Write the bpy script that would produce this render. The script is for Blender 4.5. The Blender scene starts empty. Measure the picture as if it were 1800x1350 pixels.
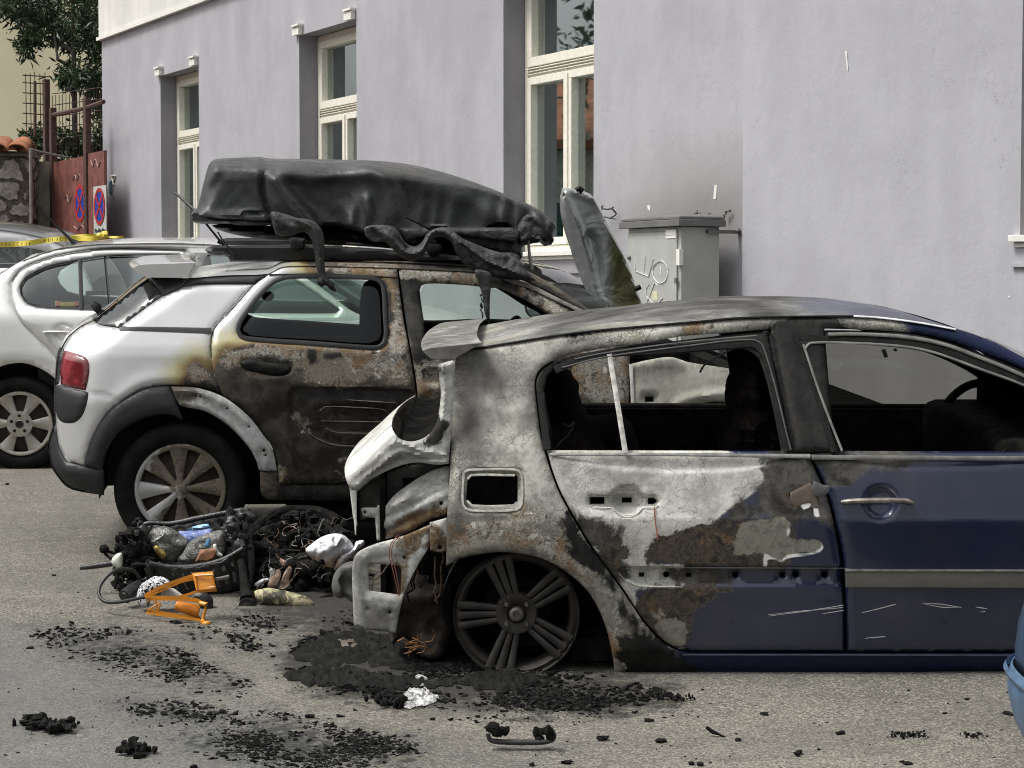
import bpy, bmesh, math, random
import numpy as np
from mathutils import Vector, Matrix, noise as mnoise
from mathutils.geometry import delaunay_2d_cdt
random.seed(7); RNG = np.random.default_rng(7)
R = math.radians
SC = bpy.context.scene
COL = SC.collection
# ------------------------------------------------------------------ camera
FPX = 3500.0; CX = 900.0; CY = 675.0
PITCH = math.atan(167.0 / FPX); EYE = 1.6
cam = bpy.data.objects.new('camera', bpy.data.cameras.new('camera')); COL.objects.link(cam)
cam.location = (0, 0, EYE); cam.rotation_euler = (math.pi / 2 - PITCH, 0, 0)
cam.data.sensor_width = 36; cam.data.lens = 36 * FPX / 1800; cam.data.clip_start = .1; cam.data.clip_end = 500
cam.data.dof.use_dof = False
SC.camera = cam
# ------------------------------------------------------------------ world, sun, exposure
SUN_EL, SUN_AZ = R(60), R(256)       # azimuth clockwise from +Y
world = bpy.data.worlds.new('World'); SC.world = world; world.use_nodes = True
wn = world.node_tree; wn.nodes.clear()
sky = wn.nodes.new('ShaderNodeTexSky'); sky.sky_type = 'NISHITA'; sky.sun_disc = False
sky.sun_elevation = SUN_EL; sky.sun_rotation = SUN_AZ; sky.dust_density = 6; sky.air_density = 1.2; sky.ozone_density = 1
hs = wn.nodes.new('ShaderNodeHueSaturation'); hs.inputs['Saturation'].default_value = .22
bg = wn.nodes.new('ShaderNodeBackground'); bg.inputs['Strength'].default_value = .105
wo = wn.nodes.new('ShaderNodeOutputWorld')
wn.links.new(sky.outputs[0], hs.inputs['Color']); wn.links.new(hs.outputs[0], bg.inputs['Color']); wn.links.new(bg.outputs[0], wo.inputs[0])
sl = bpy.data.lights.new('sun', 'SUN'); sl.energy = 1.5; sl.angle = R(16); sl.color = (1, .985, .955)
so = bpy.data.objects.new('sun', sl); COL.objects.link(so)
sdir = Vector((math.sin(SUN_AZ) * math.cos(SUN_EL), math.cos(SUN_AZ) * math.cos(SUN_EL), math.sin(SUN_EL)))
so.rotation_euler = sdir.to_track_quat('Z', 'Y').to_euler(); so.location = (-6, -4, 12)
SC.view_settings.view_transform = 'Standard'; SC.view_settings.look = 'None'
SC.view_settings.exposure = 0.76; SC.view_settings.gamma = 1
SC.render.engine = 'CYCLES'; SC.cycles.filter_width = 1.0
# ------------------------------------------------------------------ projection helpers
cP, sP = math.cos(PITCH), math.sin(PITCH)
def rays(px, py):
    px = np.asarray(px, float); py = np.asarray(py, float)
    a = (px - CX) / FPX; c = -(py - CY) / FPX
    y = cP + c * sP; z = c * cP - sP
    return a / y, z / y                        # per unit of world Y
def PW(px, py, Y):
    a, c = rays(px, py); Y = np.asarray(Y, float) + 0 * a
    return np.stack([a * Y, Y, EYE + c * Y], -1)
def proj(p):
    p = np.asarray(p, float); x = p[..., 0]; y = p[..., 1]; z = p[..., 2] - EYE
    d = y * cP - z * sP; u = y * sP + z * cP
    return CX + FPX * x / d, CY - FPX * u / d
def gz(Y):
    Y = np.asarray(Y, float)
    def q(Y): return -1.431 + .0604 * (Y - 7.29) - .00505 * ((Y - 8.375) ** 2 - (7.29 - 8.375) ** 2)
    r = np.where(Y < 6, q(6.) + .045 * (Y - 6), np.where(Y > 14.3, q(14.3), q(Y)))
    return EYE + r
def PG(px, py):
    a, c = rays(px, py); Y = np.full_like(a, 8.)
    for _ in range(60):
        Y = .5 * Y + .5 * np.clip((gz(Y) - EYE) / np.minimum(c, -.01), 3, 80)
    return np.stack([a * Y, Y, gz(Y)], -1)
def V(a): return Vector([float(t) for t in a])
# ------------------------------------------------------------------ polygon helpers
def pp(s):
    """'x,y x,y ...' -> list of (x, y, corner)"""
    out = []
    for t in s.split():
        c = t.endswith('*'); t = t.rstrip('*'); x, y = t.split(','); out.append((float(x), float(y), c))
    return out
def path(s, step=6., closed=True, smooth=True):
    q = pp(s) if isinstance(s, str) else [(p[0], p[1], True) for p in s]
    n = len(q); P = np.array([(a, b) for a, b, _ in q]); out = []
    rng = n if closed else n - 1
    for i in range(rng):
        a, b = P[i], P[(i + 1) % n]; L = np.hypot(*(b - a)); k = max(1, int(round(L / step)))
        if smooth:
            pa = P[i - 1] if (closed or i > 0) else a; pb = P[(i + 2) % n] if (closed or i + 2 < n) else b
            ta = (b - a) if q[i][2] else (b - pa) * L / (L + np.hypot(*(a - pa)) + 1e-9)
            tb = (b - a) if q[(i + 1) % n][2] else (pb - a) * L / (L + np.hypot(*(pb - b)) + 1e-9)
        for j in range(k):
            t = j / k
            if smooth:
                h = 2 * t ** 3 - 3 * t ** 2 + 1; out.append(h * a + (t ** 3 - 2 * t ** 2 + t) * ta + (1 - h) * b + (t ** 3 - t ** 2) * tb)
            else: out.append(a + (b - a) * t)
    if not closed: out.append(P[-1])
    return np.array(out)
def inside(pts, poly):
    x, y = pts[:, 0], pts[:, 1]; r = np.zeros(len(pts), bool); n = len(poly)
    for i in range(n):
        x1, y1 = poly[i]; x2, y2 = poly[(i + 1) % n]
        if y1 == y2: continue
        c = ((y1 > y) != (y2 > y)) & (x < (x2 - x1) * (y - y1) / (y2 - y1) + x1); r ^= c
    return r
def segdist(pts, poly, closed=True):
    d = np.full(len(pts), 1e9); n = len(poly)
    for i in range(n if closed else n - 1):
        a = poly[i]; b = poly[(i + 1) % n]; ab = b - a; L = ab @ ab + 1e-12
        t = np.clip(((pts - a) @ ab) / L, 0, 1); q = pts - a - t[:, None] * ab
        d = np.minimum(d, q[:, 0] ** 2 + q[:, 1] ** 2)
    return np.sqrt(d)
def sdf(pts, polys):
    """positive inside any of the polygons"""
    r = np.full(len(pts), -60.)
    for s in polys:
        p = path(s, 14) if isinstance(s, str) else s
        d = segdist(pts, p); r = np.maximum(r, np.where(inside(pts, p), d, -d))
    return np.clip(r, -60, 60)
def sstep(x): x = np.clip(x, 0, 1); return x * x * (3 - 2 * x)
def tri(outline, holes=(), step=7.):
    loops = [outline] + list(holes)
    pts = []; edges = []
    for lp in loops:
        b = len(pts); n = len(lp); pts += [tuple(p) for p in lp]; edges += [(b + i, b + (i + 1) % n) for i in range(n)]
    lo = outline.min(0); hi = outline.max(0)
    xs = np.arange(lo[0], hi[0] + step, step); ys = np.arange(lo[1], hi[1] + step, step * .87)
    g = np.array([(x + (step / 2 if j % 2 else 0), y) for j, y in enumerate(ys) for x in xs])
    m = inside(g, outline)
    for h in holes: m &= ~inside(g, h)
    g = g[m]
    if len(g):
        d = np.full(len(g), 1e9)
        for lp in loops: d = np.minimum(d, segdist(g, lp))
        g = g[d > step * .45]
    pts += [tuple(p) for p in g]
    r = delaunay_2d_cdt([Vector(p) for p in pts], edges, [], 0, 1e-4)
    v = np.array([tuple(p) for p in r[0]]); f = np.array([t for t in r[2] if len(t) == 3])
    c = v[f].mean(1); m = inside(c, outline)
    for h in holes: m &= ~inside(c, h)
    f = f[m]
    a = v[f]; cr = (a[:, 1, 0] - a[:, 0, 0]) * (a[:, 2, 1] - a[:, 0, 1]) - (a[:, 1, 1] - a[:, 0, 1]) * (a[:, 2, 0] - a[:, 0, 0])
    keep = np.abs(cr) > 1e-6; f = f[keep]; cr = cr[keep]
    f[cr > 0] = f[cr > 0][:, ::-1]             # image y runs down: this faces the viewer
    d = np.full(len(v), 1e9)
    for lp in loops: d = np.minimum(d, segdist(v, lp))
    return v, f, d
# ------------------------------------------------------------------ object helpers
LATTR = {}
def tag(o, label=None, cat=None, group=None, kind=None):
    if label: o['label'] = label
    if cat: o['category'] = cat
    if group: o['group'] = group
    if kind: o['kind'] = kind
    return o
def empty(name, loc, label, cat, rot=None, group=None):
    o = bpy.data.objects.new(name, None); COL.objects.link(o); o.empty_display_size = .2
    o.matrix_world = (Matrix.Translation(V(loc)) @ (rot.to_4x4() if rot is not None else Matrix.Identity(4)))
    return tag(o, label, cat, group)
def mk(name, v, f, mat, parent=None, smooth=True, attrs=None, loc=None, sol=0, bev=0, mats=None, fm=None):
    me = bpy.data.meshes.new(name)
    v = np.asarray(v, float)
    if loc is not None: v = v - np.asarray(loc)
    me.from_pydata(v.tolist(), [], [list(map(int, t)) for t in f]); 
    for m in ([mat] if mats is None else mats): me.materials.append(m)
    if fm is not None: me.polygons.foreach_set('material_index', np.asarray(fm, np.int32))
    attrs = dict(attrs or {})
    for mm in ([mat] if mats is None else mats):
        for k in LATTR.get(mm.name if mm else '', ()):
            attrs.setdefault(k, np.full(len(v), -60.))
    if attrs:
        for k, a in attrs.items():
            me.attributes.new(k, 'FLOAT', 'POINT').data.foreach_set('value', np.asarray(a, np.float32))
    me.polygons.foreach_set('use_smooth', [bool(smooth)] * len(me.polygons)); me.update()
    o = bpy.data.objects.new(name, me); COL.objects.link(o)
    if loc is not None: o.location = V(loc)
    if parent: o.parent = parent
    if sol: m = o.modifiers.new('s', 'SOLIDIFY'); m.thickness = sol; m.offset = -1
    if bev: m = o.modifiers.new('b', 'BEVEL'); m.width = bev; m.segments = 2; m.limit_method = 'ANGLE'
    if smooth and bev == 0 and hasattr(me, 'set_sharp_from_angle'): me.set_sharp_from_angle(angle=R(50))
    return o
class MB:
    """collects shapes for one mesh"""
    def __init__(s): s.v = []; s.f = []; s.m = []; s.cur = 0
    def add(s, v, f, m=None):
        b = len(s.v); s.v += [tuple(map(float, p)) for p in v]; s.f += [[int(i) + b for i in t] for t in f]; s.m += [s.cur if m is None else m] * len(f); return s
    def box(s, c, d, rot=None, m=None):
        c = np.array(c, float); h = np.array(d, float) / 2
        v = np.array([(x, y, z) for x in (-1, 1) for y in (-1, 1) for z in (-1, 1)], float) * h
        if rot is not None: v = v @ np.array(rot).T
        return s.add(v + c, [(0, 1, 3, 2), (4, 6, 7, 5), (0, 4, 5, 1), (2, 3, 7, 6), (0, 2, 6, 4), (1, 5, 7, 3)], m)
    def hexa(s, p, m=None):   # 8 corners: 0-3 one face, 4-7 the other
        return s.add(p, [(0, 1, 2, 3), (7, 6, 5, 4), (0, 4, 5, 1), (1, 5, 6, 2), (2, 6, 7, 3), (3, 7, 4, 0)], m)
    def tube(s, pts, r, n=8, m=None, flat=1.):
        pts = np.array(pts, float); k = len(pts); r = np.broadcast_to(np.array(r, float), (k,)); v = []
        up = np.array([.13, .2, 1.])
        for i in range(k):
            t = pts[min(i + 1, k - 1)] - pts[max(i - 1, 0)]; t /= np.linalg.norm(t) + 1e-9
            a = np.cross(t, up); 
            if np.linalg.norm(a) < .1: a = np.cross(t, (1, 0, .1))
            a /= np.linalg.norm(a); b = np.cross(a, t)
            for j in range(n):
                th = 2 * math.pi * j / n; v.append(pts[i] + r[i] * (math.cos(th) * a + flat * math.sin(th) * b))
        f = [(i * n + j, i * n + (j + 1) % n, (i + 1) * n + (j + 1) % n, (i + 1) * n + j) for i in range(k - 1) for j in range(n)]
        f += [list(range(n))[::-1], [(k - 1) * n + j for j in range(n)]]
        return s.add(v, f, m)
    def ball(s, c, rad, n=8, rot=None, jit=0, m=None):
        rad = np.broadcast_to(np.array(rad, float), (3,)); v = [(0, 0, 1)]; k = max(3, n // 2)
        for i in range(1, k):
            for j in range(n):
                a = math.pi * i / k; b = 2 * math.pi * j / n; v.append((math.sin(a) * math.cos(b), math.sin(a) * math.sin(b), math.cos(a)))
        v.append((0, 0, -1)); v = np.array(v)
        if jit: v = v * (1 + jit * RNG.uniform(-1, 1, (len(v), 1)))
        v = v * rad
        if rot is not None: v = v @ np.array(rot).T
        f = [(0, 1 + j, 1 + (j + 1) % n) for j in range(n)]
        for i in range(k - 2):
            f += [(1 + i * n + j, 1 + (i + 1) * n + j, 1 + (i + 1) * n + (j + 1) % n, 1 + i * n + (j + 1) % n) for j in range(n)]
        b = 1 + (k - 2) * n; f += [(b + j, len(v) - 1, b + (j + 1) % n) for j in range(n)]
        return s.add(v + np.array(c), f, m)
    def lathe(s, prof, n=48, c=(0, 0, 0), m=None):
        """revolve (r, y) about the local y axis"""
        v = [(r * math.cos(2 * math.pi * j / n) + c[0], y + c[1], r * math.sin(2 * math.pi * j / n) + c[2]) for r, y in prof for j in range(n)]
        f = [(i * n + j, i * n + (j + 1) % n, (i + 1) * n + (j + 1) % n, (i + 1) * n + j) for i in range(len(prof) - 1) for j in range(n)]
        return s.add(v, f, m)
    def build(s, name, mat, parent=None, smooth=True, **k):
        if isinstance(mat, (list, tuple)): return mk(name, s.v, s.f, None, parent, smooth, mats=list(mat), fm=s.m, **k)
        return mk(name, s.v, s.f, mat, parent, smooth, **k)
def loft(rows, close=False):
    rows = [np.asarray(r, float) for r in rows]; n = len(rows[0]); v = np.concatenate(rows)
    f = [(i * n + j, i * n + j + 1, (i + 1) * n + j + 1, (i + 1) * n + j) for i in range(len(rows) - 1) for j in range(n - 1)]
    return v, f
def fixn(o):
    bm = bmesh.new(); bm.from_mesh(o.data); bmesh.ops.recalc_face_normals(bm, faces=bm.faces); bm.to_mesh(o.data); bm.free(); return o
def fbm(p, sc, oct=3):
    return np.array([mnoise.fractal(Vector(q) * sc, 1., 2., oct) for q in np.asarray(p, float).tolist()])
# ------------------------------------------------------------------ car frame: ray hits on a curved side
class Car:
    def __init__(s, px, py, Y, yaw, W, off, slope=.05):
        s.o = PW(px, py, Y); s.W = W; s.off = off
        s.rot = (Matrix.Rotation(yaw, 3, 'Z') @ Matrix.Rotation(math.atan(slope), 3, 'X')); s.M = np.array(s.rot)
    def tol(s, p): return (np.asarray(p, float) - s.o) @ s.M
    def tow(s, p): return np.asarray(p, float) @ s.M.T + s.o
    def hit(s, px, py, y=None, extra=0.):
        a, c = rays(px, py); Y = np.full_like(a, s.o[1])
        for _ in range(40):
            l = s.tol(np.stack([a * Y, Y, EYE + c * Y], -1))
            t = (s.off(l[..., 0], l[..., 2]) if y is None else y) + extra
            Y = Y + .7 * (t - l[..., 1])
        l = s.tol(np.stack([a * Y, Y, EYE + c * Y], -1)); return l
def feat(v, feats):
    """inward depth (m) at pixel points from recesses, ridges and functions"""
    r = np.zeros(len(v))
    for ft in feats:
        if ft[0] == 'rec':
            p = path(ft[1], 8); d = segdist(v, p); s = np.where(inside(v, p), d, -d); r += ft[2] * sstep((s + ft[3] / 2) / ft[3])
        elif ft[0] == 'rid':
            p = path(ft[1], 8, False); r -= ft[2] * np.exp(-(segdist(v, p, False) / ft[3]) ** 2)
        else: r += ft[1](v)
    return r
def panel(name, parent, car, outline, mat, holes=(), step=7., t=.004, roll=(.010, 7.), feats=(), masks=None, y=None, extra=0., mirror=False, label=None, smooth=True, hsm=True, wob=0):
    ol = path(outline, step, smooth=smooth); hl = [path(h, step, smooth=hsm) for h in holes]
    v, f, d = tri(ol, hl, step)
    dep = roll[0] * np.exp(-(d / roll[1]) ** 2) + feat(v, feats) + extra
    L = car.hit(v[:, 0], v[:, 1], y)
    if wob: dep = dep + wob * fbm(L, 3.)
    L = L + np.stack([0 * dep, dep, 0 * dep], -1)
    at = {k: sdf(v, m) for k, m in (masks or {}).items()}
    o = mk(name, L, f, mat, parent, attrs=at, sol=t)
    if label: o['label'] = label
    if mirror:
        L2 = L.copy(); L2[:, 1] = car.W - L2[:, 1]
        mk(name, L2, f[:, ::-1], mat, parent, attrs=at, sol=t)
    return o
def stripv(car, s, w, proud, y=None, step=8., n=2, extra=0., smooth=True):
    p = path(s, step, False, smooth); t = np.gradient(p, axis=0); t /= np.linalg.norm(t, axis=1)[:, None] + 1e-9
    nr = np.stack([-t[:, 1], t[:, 0]], -1); rows = []
    w = np.interp(np.linspace(0, 1, len(p)), np.linspace(0, 1, len(w)), w) if isinstance(w, (list, tuple)) else np.full(len(p), float(w))
    for a, pr in ((-.5, -.004), (-.46, proud * .75), (-.2, proud), (.2, proud), (.46, proud * .75), (.5, -.004)):
        q = p + nr * (a * w)[:, None]; L = car.hit(q[:, 0], q[:, 1], y); L[:, 1] += extra - pr; rows.append(L)
    return loft(rows)
def strip(name, parent, car, s, w, proud, mat, **k):
    if isinstance(s, str): s = [s]
    mb = MB()
    for q in s: mb.add(*stripv(car, q, w, proud, **k))
    return fixn(mb.build(name, mat, parent))
def blob(name, outline, Y, D, w, mat, parent=None, step=7., amp=0., sc=6., feats=(), masks=None, label=None, cat=None, back=True, car=None, y=0., smooth=True, group=None, tilt=0., Df=None, lean=0.):
    """solid swollen out of a traced outline, both faces"""
    ol = path(outline, step, smooth=smooth); v, f, d = tri(ol, (), step)
    q = 1 - np.clip(d / (w(v) if callable(w) else w), 0, 1); h = np.sqrt(np.clip(1 - q * q, 0, 1)); dep = feat(v, feats)
    if car is None:
        Yv = Y + tilt * (v[:, 0] - ol[:, 0].mean()) + lean * (ol[:, 1].max() - v[:, 1])
        base = PW(v[:, 0], v[:, 1], Yv)
        nz = amp * fbm(base, sc) if amp else 0
        A = PW(v[:, 0], v[:, 1], Yv - (Df or D) * h + dep * (h > .2) + nz * h); B = PW(v[:, 0], v[:, 1], Yv + D * h + nz * h)
    else:
        base = car.hit(v[:, 0], v[:, 1], y); nz = amp * fbm(base, sc) if amp else 0
        A = base.copy(); B = base.copy(); A[:, 1] += -(Df or D) * h + dep * (h > .2) + nz * h; B[:, 1] += D * h + nz * h
    at = {k: sdf(v, m) for k, m in (masks or {}).items()}
    bd = d < 1e-3; idx = np.arange(len(v)) + len(v); idx[bd] = np.where(bd)[0]
    VV = np.concatenate([A, B]); FF = np.concatenate([f, idx[f][:, ::-1]])
    used = np.unique(FF); mp = np.full(len(VV), -1); mp[used] = np.arange(len(used)); VV = VV[used]; FF = mp[FF]
    at = {k: np.concatenate([a, a])[used] for k, a in at.items()}
    loc = None
    if parent is None: loc = np.array([VV[:, 0].mean(), VV[:, 1].mean(), VV[:, 2].min()])
    o = mk(name, VV, FF, mat, parent, attrs=at, loc=loc)
    if label or cat: tag(o, label, cat, group)
    return o
# ------------------------------------------------------------------ material helpers
class Mt:
    def __init__(s, name, **k):
        s.m = bpy.data.materials.new(name); s.m.use_nodes = True; s.t = s.m.node_tree; s.b = s.t.nodes['Principled BSDF']; s.oc = s.n('ShaderNodeTexCoord').outputs['Object']
        for a, b in k.items(): s.set(a, b)
    def n(s, ty, pr=None, **ins):
        x = s.t.nodes.new(ty)
        for a, b in (pr or {}).items(): setattr(x, a, b)
        for a, b in ins.items(): s.put(x, a.replace('_', ' '), b)
        return x
    def put(s, x, key, b):
        sk = x.inputs[int(key[1:])] if key[0] == 'i' and key[1:].isdigit() else x.inputs[key]
        if hasattr(b, 'is_output'): s.t.links.new(b, sk)
        elif isinstance(b, (tuple, list)): sk.default_value = tuple(b) + ((1,) if len(b) == 3 and sk.type == 'RGBA' else ())
        else: sk.default_value = b
    def set(s, key, b):
        s.put(s.b, {'col': 'Base Color', 'rough': 'Roughness', 'metal': 'Metallic', 'coat': 'Coat Weight', 'spec': 'Specular IOR Level', 'trans': 'Transmission Weight', 'nor': 'Normal', 'alpha': 'Alpha', 'emit': 'Emission Color', 'es': 'Emission Strength'}.get(key, key), b); return s
    def vec(s, sc): return s.n('ShaderNodeMapping', Vector=s.oc, Scale=sc).outputs[0]
    def noise(s, sc, det=5., ro=.55, vec=None, dist=0.): return s.n('ShaderNodeTexNoise', Vector=vec or s.oc, Scale=float(sc), Detail=float(det), Roughness=ro, Distortion=dist).outputs[0]
    def vor(s, sc, feat='F1', vec=None, out='Distance'): return s.n('ShaderNodeTexVoronoi', {'feature': feat}, Vector=vec or s.oc, Scale=float(sc)).outputs[out]
    def math(s, op, a, b=0., c=0.): return s.n('ShaderNodeMath', {'operation': op}, i0=a, i1=b, i2=c).outputs[0]
    def mr(s, v, a, b, c=0., d=1., sm=True): return s.n('ShaderNodeMapRange', {'interpolation_type': 'SMOOTHSTEP' if sm else 'LINEAR'}, i0=v, i1=float(a), i2=float(b), i3=float(c), i4=float(d)).outputs[0]
    def mix(s, f, a, b):
        x = s.t.nodes.new('ShaderNodeMix'); x.data_type = 'RGBA'; s.put(x, 'i0', f)
        for i, q in ((6, a), (7, b)): s.put(x, 'i%d' % i, q if not isinstance(q, (int, float)) else (q, q, q))
        return x.outputs[2]
    def mixf(s, f, a, b):
        x = s.t.nodes.new('ShaderNodeMix'); s.put(x, 'i0', f); s.put(x, 'i2', a); s.put(x, 'i3', b); return x.outputs[0]
    def attr(s, nm): return s.n('ShaderNodeAttribute', {'attribute_name': nm}).outputs['Fac']
    def bump(s, h, st=.3, di=.01):
        x = s.n('ShaderNodeBump', Height=h, Strength=st, Distance=di)
        if s.b.inputs['Normal'].links: s.t.links.new(s.b.inputs['Normal'].links[0].from_socket, x.inputs['Normal'])
        s.t.links.new(x.outputs[0], s.b.inputs['Normal']); return s
    def ramp(s, f, *st):
        x = s.n('ShaderNodeValToRGB', Fac=f); e = x.color_ramp.elements
        for i, (p, c) in enumerate(st):
            k = e[i] if i < 2 else e.new(p); k.position = p; k.color = (tuple(c) if not isinstance(c, (int, float)) else (c, c, c)) + (1,)
        return x.outputs[0]
def simple(name, col, rough=.6, metal=0., var=.25, sc=12., bump=.0, **k):
    m = Mt(name, rough=rough, metal=metal, **k); c = np.array(col)
    n = m.noise(sc, 6, .6); m.set('col', m.mix(m.mr(n, .3, .7), tuple(c * (1 - var)), tuple(np.minimum(c * (1 + var), .95))))
    if bump: m.bump(m.noise(sc * 4, 5, .6), bump, .01)
    return m.m
# layers: each returns colour, roughness, metallic
def L_ash(m, lo=(.17, .166, .145), hi=(.52, .51, .46), crackle=.85, csc=75.):
    n = m.noise(4.5, 12, .72, dist=.25); c = m.mix(m.mr(n, .36, .62), lo, hi)
    f = m.noise(26, 8, .75); c = m.mix(m.math('MULTIPLY', m.mr(f, .48, .66), .45), c, tuple(np.array(lo) * .8)); c = m.mix(m.math('MULTIPLY', m.mr(f, .46, .34), .35), c, (.66, .65, .60))
    yl = m.mr(m.noise(2.4, 5, .6), .5, .68); c = m.mix(m.math('MULTIPLY', yl, .35), c, (.36, .33, .24))
    d = m.n('ShaderNodeVectorMath', {'operation': 'ADD'}, i0=m.oc, i1=m.n('ShaderNodeVectorMath', {'operation': 'SCALE'}, i0=m.n('ShaderNodeTexNoise', Vector=m.oc, Scale=30., Detail=3.).outputs['Color'], Scale=.03).outputs[0]).outputs[0]
    reg = m.mr(m.noise(2.6, 5, .6), .42, .58); w = m.noise(9, 4, .6)
    cr = m.math('MULTIPLY', m.mr(m.vor(csc, 'DISTANCE_TO_EDGE', d), .0, .11, 1., 0.), reg)
    cr2 = m.math('MULTIPLY', m.mr(m.vor(csc * .38, 'DISTANCE_TO_EDGE', d), .0, .045, 1., 0.), m.mr(w, .42, .6)); cr = m.math('MULTIPLY', m.math('MAXIMUM', cr, cr2), crackle)
    c = m.mix(cr, c, (.05, .047, .042)); m.bump(m.math('MULTIPLY', cr, -1.), .25, .002)
    return c, .85, 0.
def L_rust(m, a=(.165, .11, .062), b=(.08, .064, .05), c3=(.30, .275, .22)):
    n = m.noise(9, 8, .65, dist=.8); c = m.ramp(n, (.32, b), (.47, a), (.56, tuple(np.array(a) * .55)), (.7, c3)); return c, .85, 0.
def L_soot(m, lo=.012, hi=.055, sc=7.):
    n = m.noise(sc, 8, .65, dist=.3); return m.mix(m.mr(n, .35, .7), (lo, lo, lo * .95), (hi, hi * .96, hi * .9)), .7, 0.
def L_paint(m, c, metal=.5, rough=.3):
    n = m.noise(1.7, 6, .6); return m.mix(m.mr(n, .3, .75), tuple(np.array(c) * .88), tuple(np.minimum(1, np.array(c) * 1.12))), rough, metal
def L_flk(m):
    n = m.noise(24, 10, .75, dist=.5); q = m.noise(7, 6, .6); c = m.ramp(n, (.36, (.03, .028, .024)), (.44, (.14, .13, .11)), (.50, (.40, .385, .33)), (.55, (.10, .09, .075)), (.64, (.56, .55, .50)))
    return m.mix(m.mr(q, .45, .62), c, m.ramp(n, (.38, (.05, .04, .03)), (.48, (.23, .15, .075)), (.56, (.12, .085, .055)), (.66, (.42, .37, .27)))), .8, 0.
def layered(name, base, layers, coat=.0, bump=.25, grime=0.):
    """layers: (attribute, noise amp px, noise scale, edge px, layerfn)"""
    m = Mt(name); c, r, me = base(m); ct = coat; spc = .5 if coat else .3; LATTR[m.m.name] = {l[0] for l in layers}
    for at, amp, sc, ed, fn, *of in layers:
        nz = m.math('MULTIPLY', m.math('SUBTRACT', m.noise(sc, 9, .68, dist=.5), .5), amp * 2.)
        k = m.mr(m.math('ADD', m.attr(at), nz), -ed - (of[0] if of else 0), ed - (of[0] if of else 0)); c2, r2, m2 = fn(m)
        c = m.mix(k, c, c2); r = m.mixf(k, r, r2); me = m.mixf(k, me, m2); ct = m.mixf(k, ct, 0.); spc = m.mixf(k, spc, .2)
        m.bump(m.math('MULTIPLY', k, -1.), bump, .0025)
    if grime:
        g = m.mr(m.noise(2.3, 9, .7), .45, .75); c = m.mix(m.math('MULTIPLY', g, grime), c, (.16, .145, .12)); r = m.mixf(m.math('MULTIPLY', g, grime), r, .65)
    m.set('col', c); m.set('rough', r); m.set('metal', me); m.set('coat', ct); m.set('spec', spc)
    m.b.inputs['Coat Roughness'].default_value = .08
    m.bump(m.noise(90, 5, .6), .08, .004); return m.m
# ================================================================== SETTING
# ---- street: one sheet, fine where the camera looks
def axis(lo, hi, st, far, sgn=1):
    a = list(np.arange(lo, hi, st)); s = st
    b = hi; up = []
    while b < far: up.append(b); s *= 1.35; b += s
    up.append(far); s = st; b = lo; dn = []
    while b > -far: s *= 1.35; b -= s; dn.append(b)
    return np.array(dn[::-1] + a + up)
gx = axis(-4.2, 3.6, .033, 160); gy = axis(5.6, 13.0, .033, 170)
GX, GY = np.meshgrid(gx, gy); GZ = gz(GY)
gv = np.stack([GX, GY, GZ], -1).reshape(-1, 3)
near = (gv[:, 1] > 4.5) & (gv[:, 1] < 15) & (np.abs(gv[:, 0]) < 6)
gpx, gpy = proj(gv); gp = np.stack([gpx, gpy], -1)
CHAR = ["500,1152 560,1112 640,1096 800,1110 900,1170 1090,1196 1185,1222 1100,1240 1000,1250 830,1236 700,1232 600,1222 520,1190",
        "600,1060 700,1090 640,1120 560,1110", "430,960 640,960 620,1090 470,1070 420,1030"]
STRK = ["60,1112 150,1104 230,1106 300,1132 380,1176 440,1206 420,1222 350,1216 250,1184 120,1150",
        "310,1100 380,1104 375,1122 320,1128", "400,1112 460,1124 470,1142 410,1140", "490,1080 400,1090 470,1106 520,1100",
        "300,1296 400,1270 470,1250 560,1270 640,1290 740,1326 700,1350 500,1352 380,1330",
        "200,1230 330,1236 420,1262 380,1282 260,1262", "630,1290 740,1310 700,1340 620,1322"]
ch = np.full(len(gv), -60.); stk = ch.copy()
ch[near] = sdf(gp[near], CHAR); stk[near] = sdf(gp[near], STRK)
damp = np.full(len(gv), -60.); damp[near] = sdf(gp[near], ["-200,1130 100,1150 330,1230 520,1330 560,1400 -200,1400"])
nx = len(gx); ii = np.arange((len(gy) - 1) * nx).reshape(-1, nx)[:, :-1].ravel()
gf = np.stack([ii, ii + 1, ii + 1 + nx, ii + nx], -1)
gv[:, 2] += np.where(near, .0035 * fbm(gv, 1.3, 3), 0)
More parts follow.
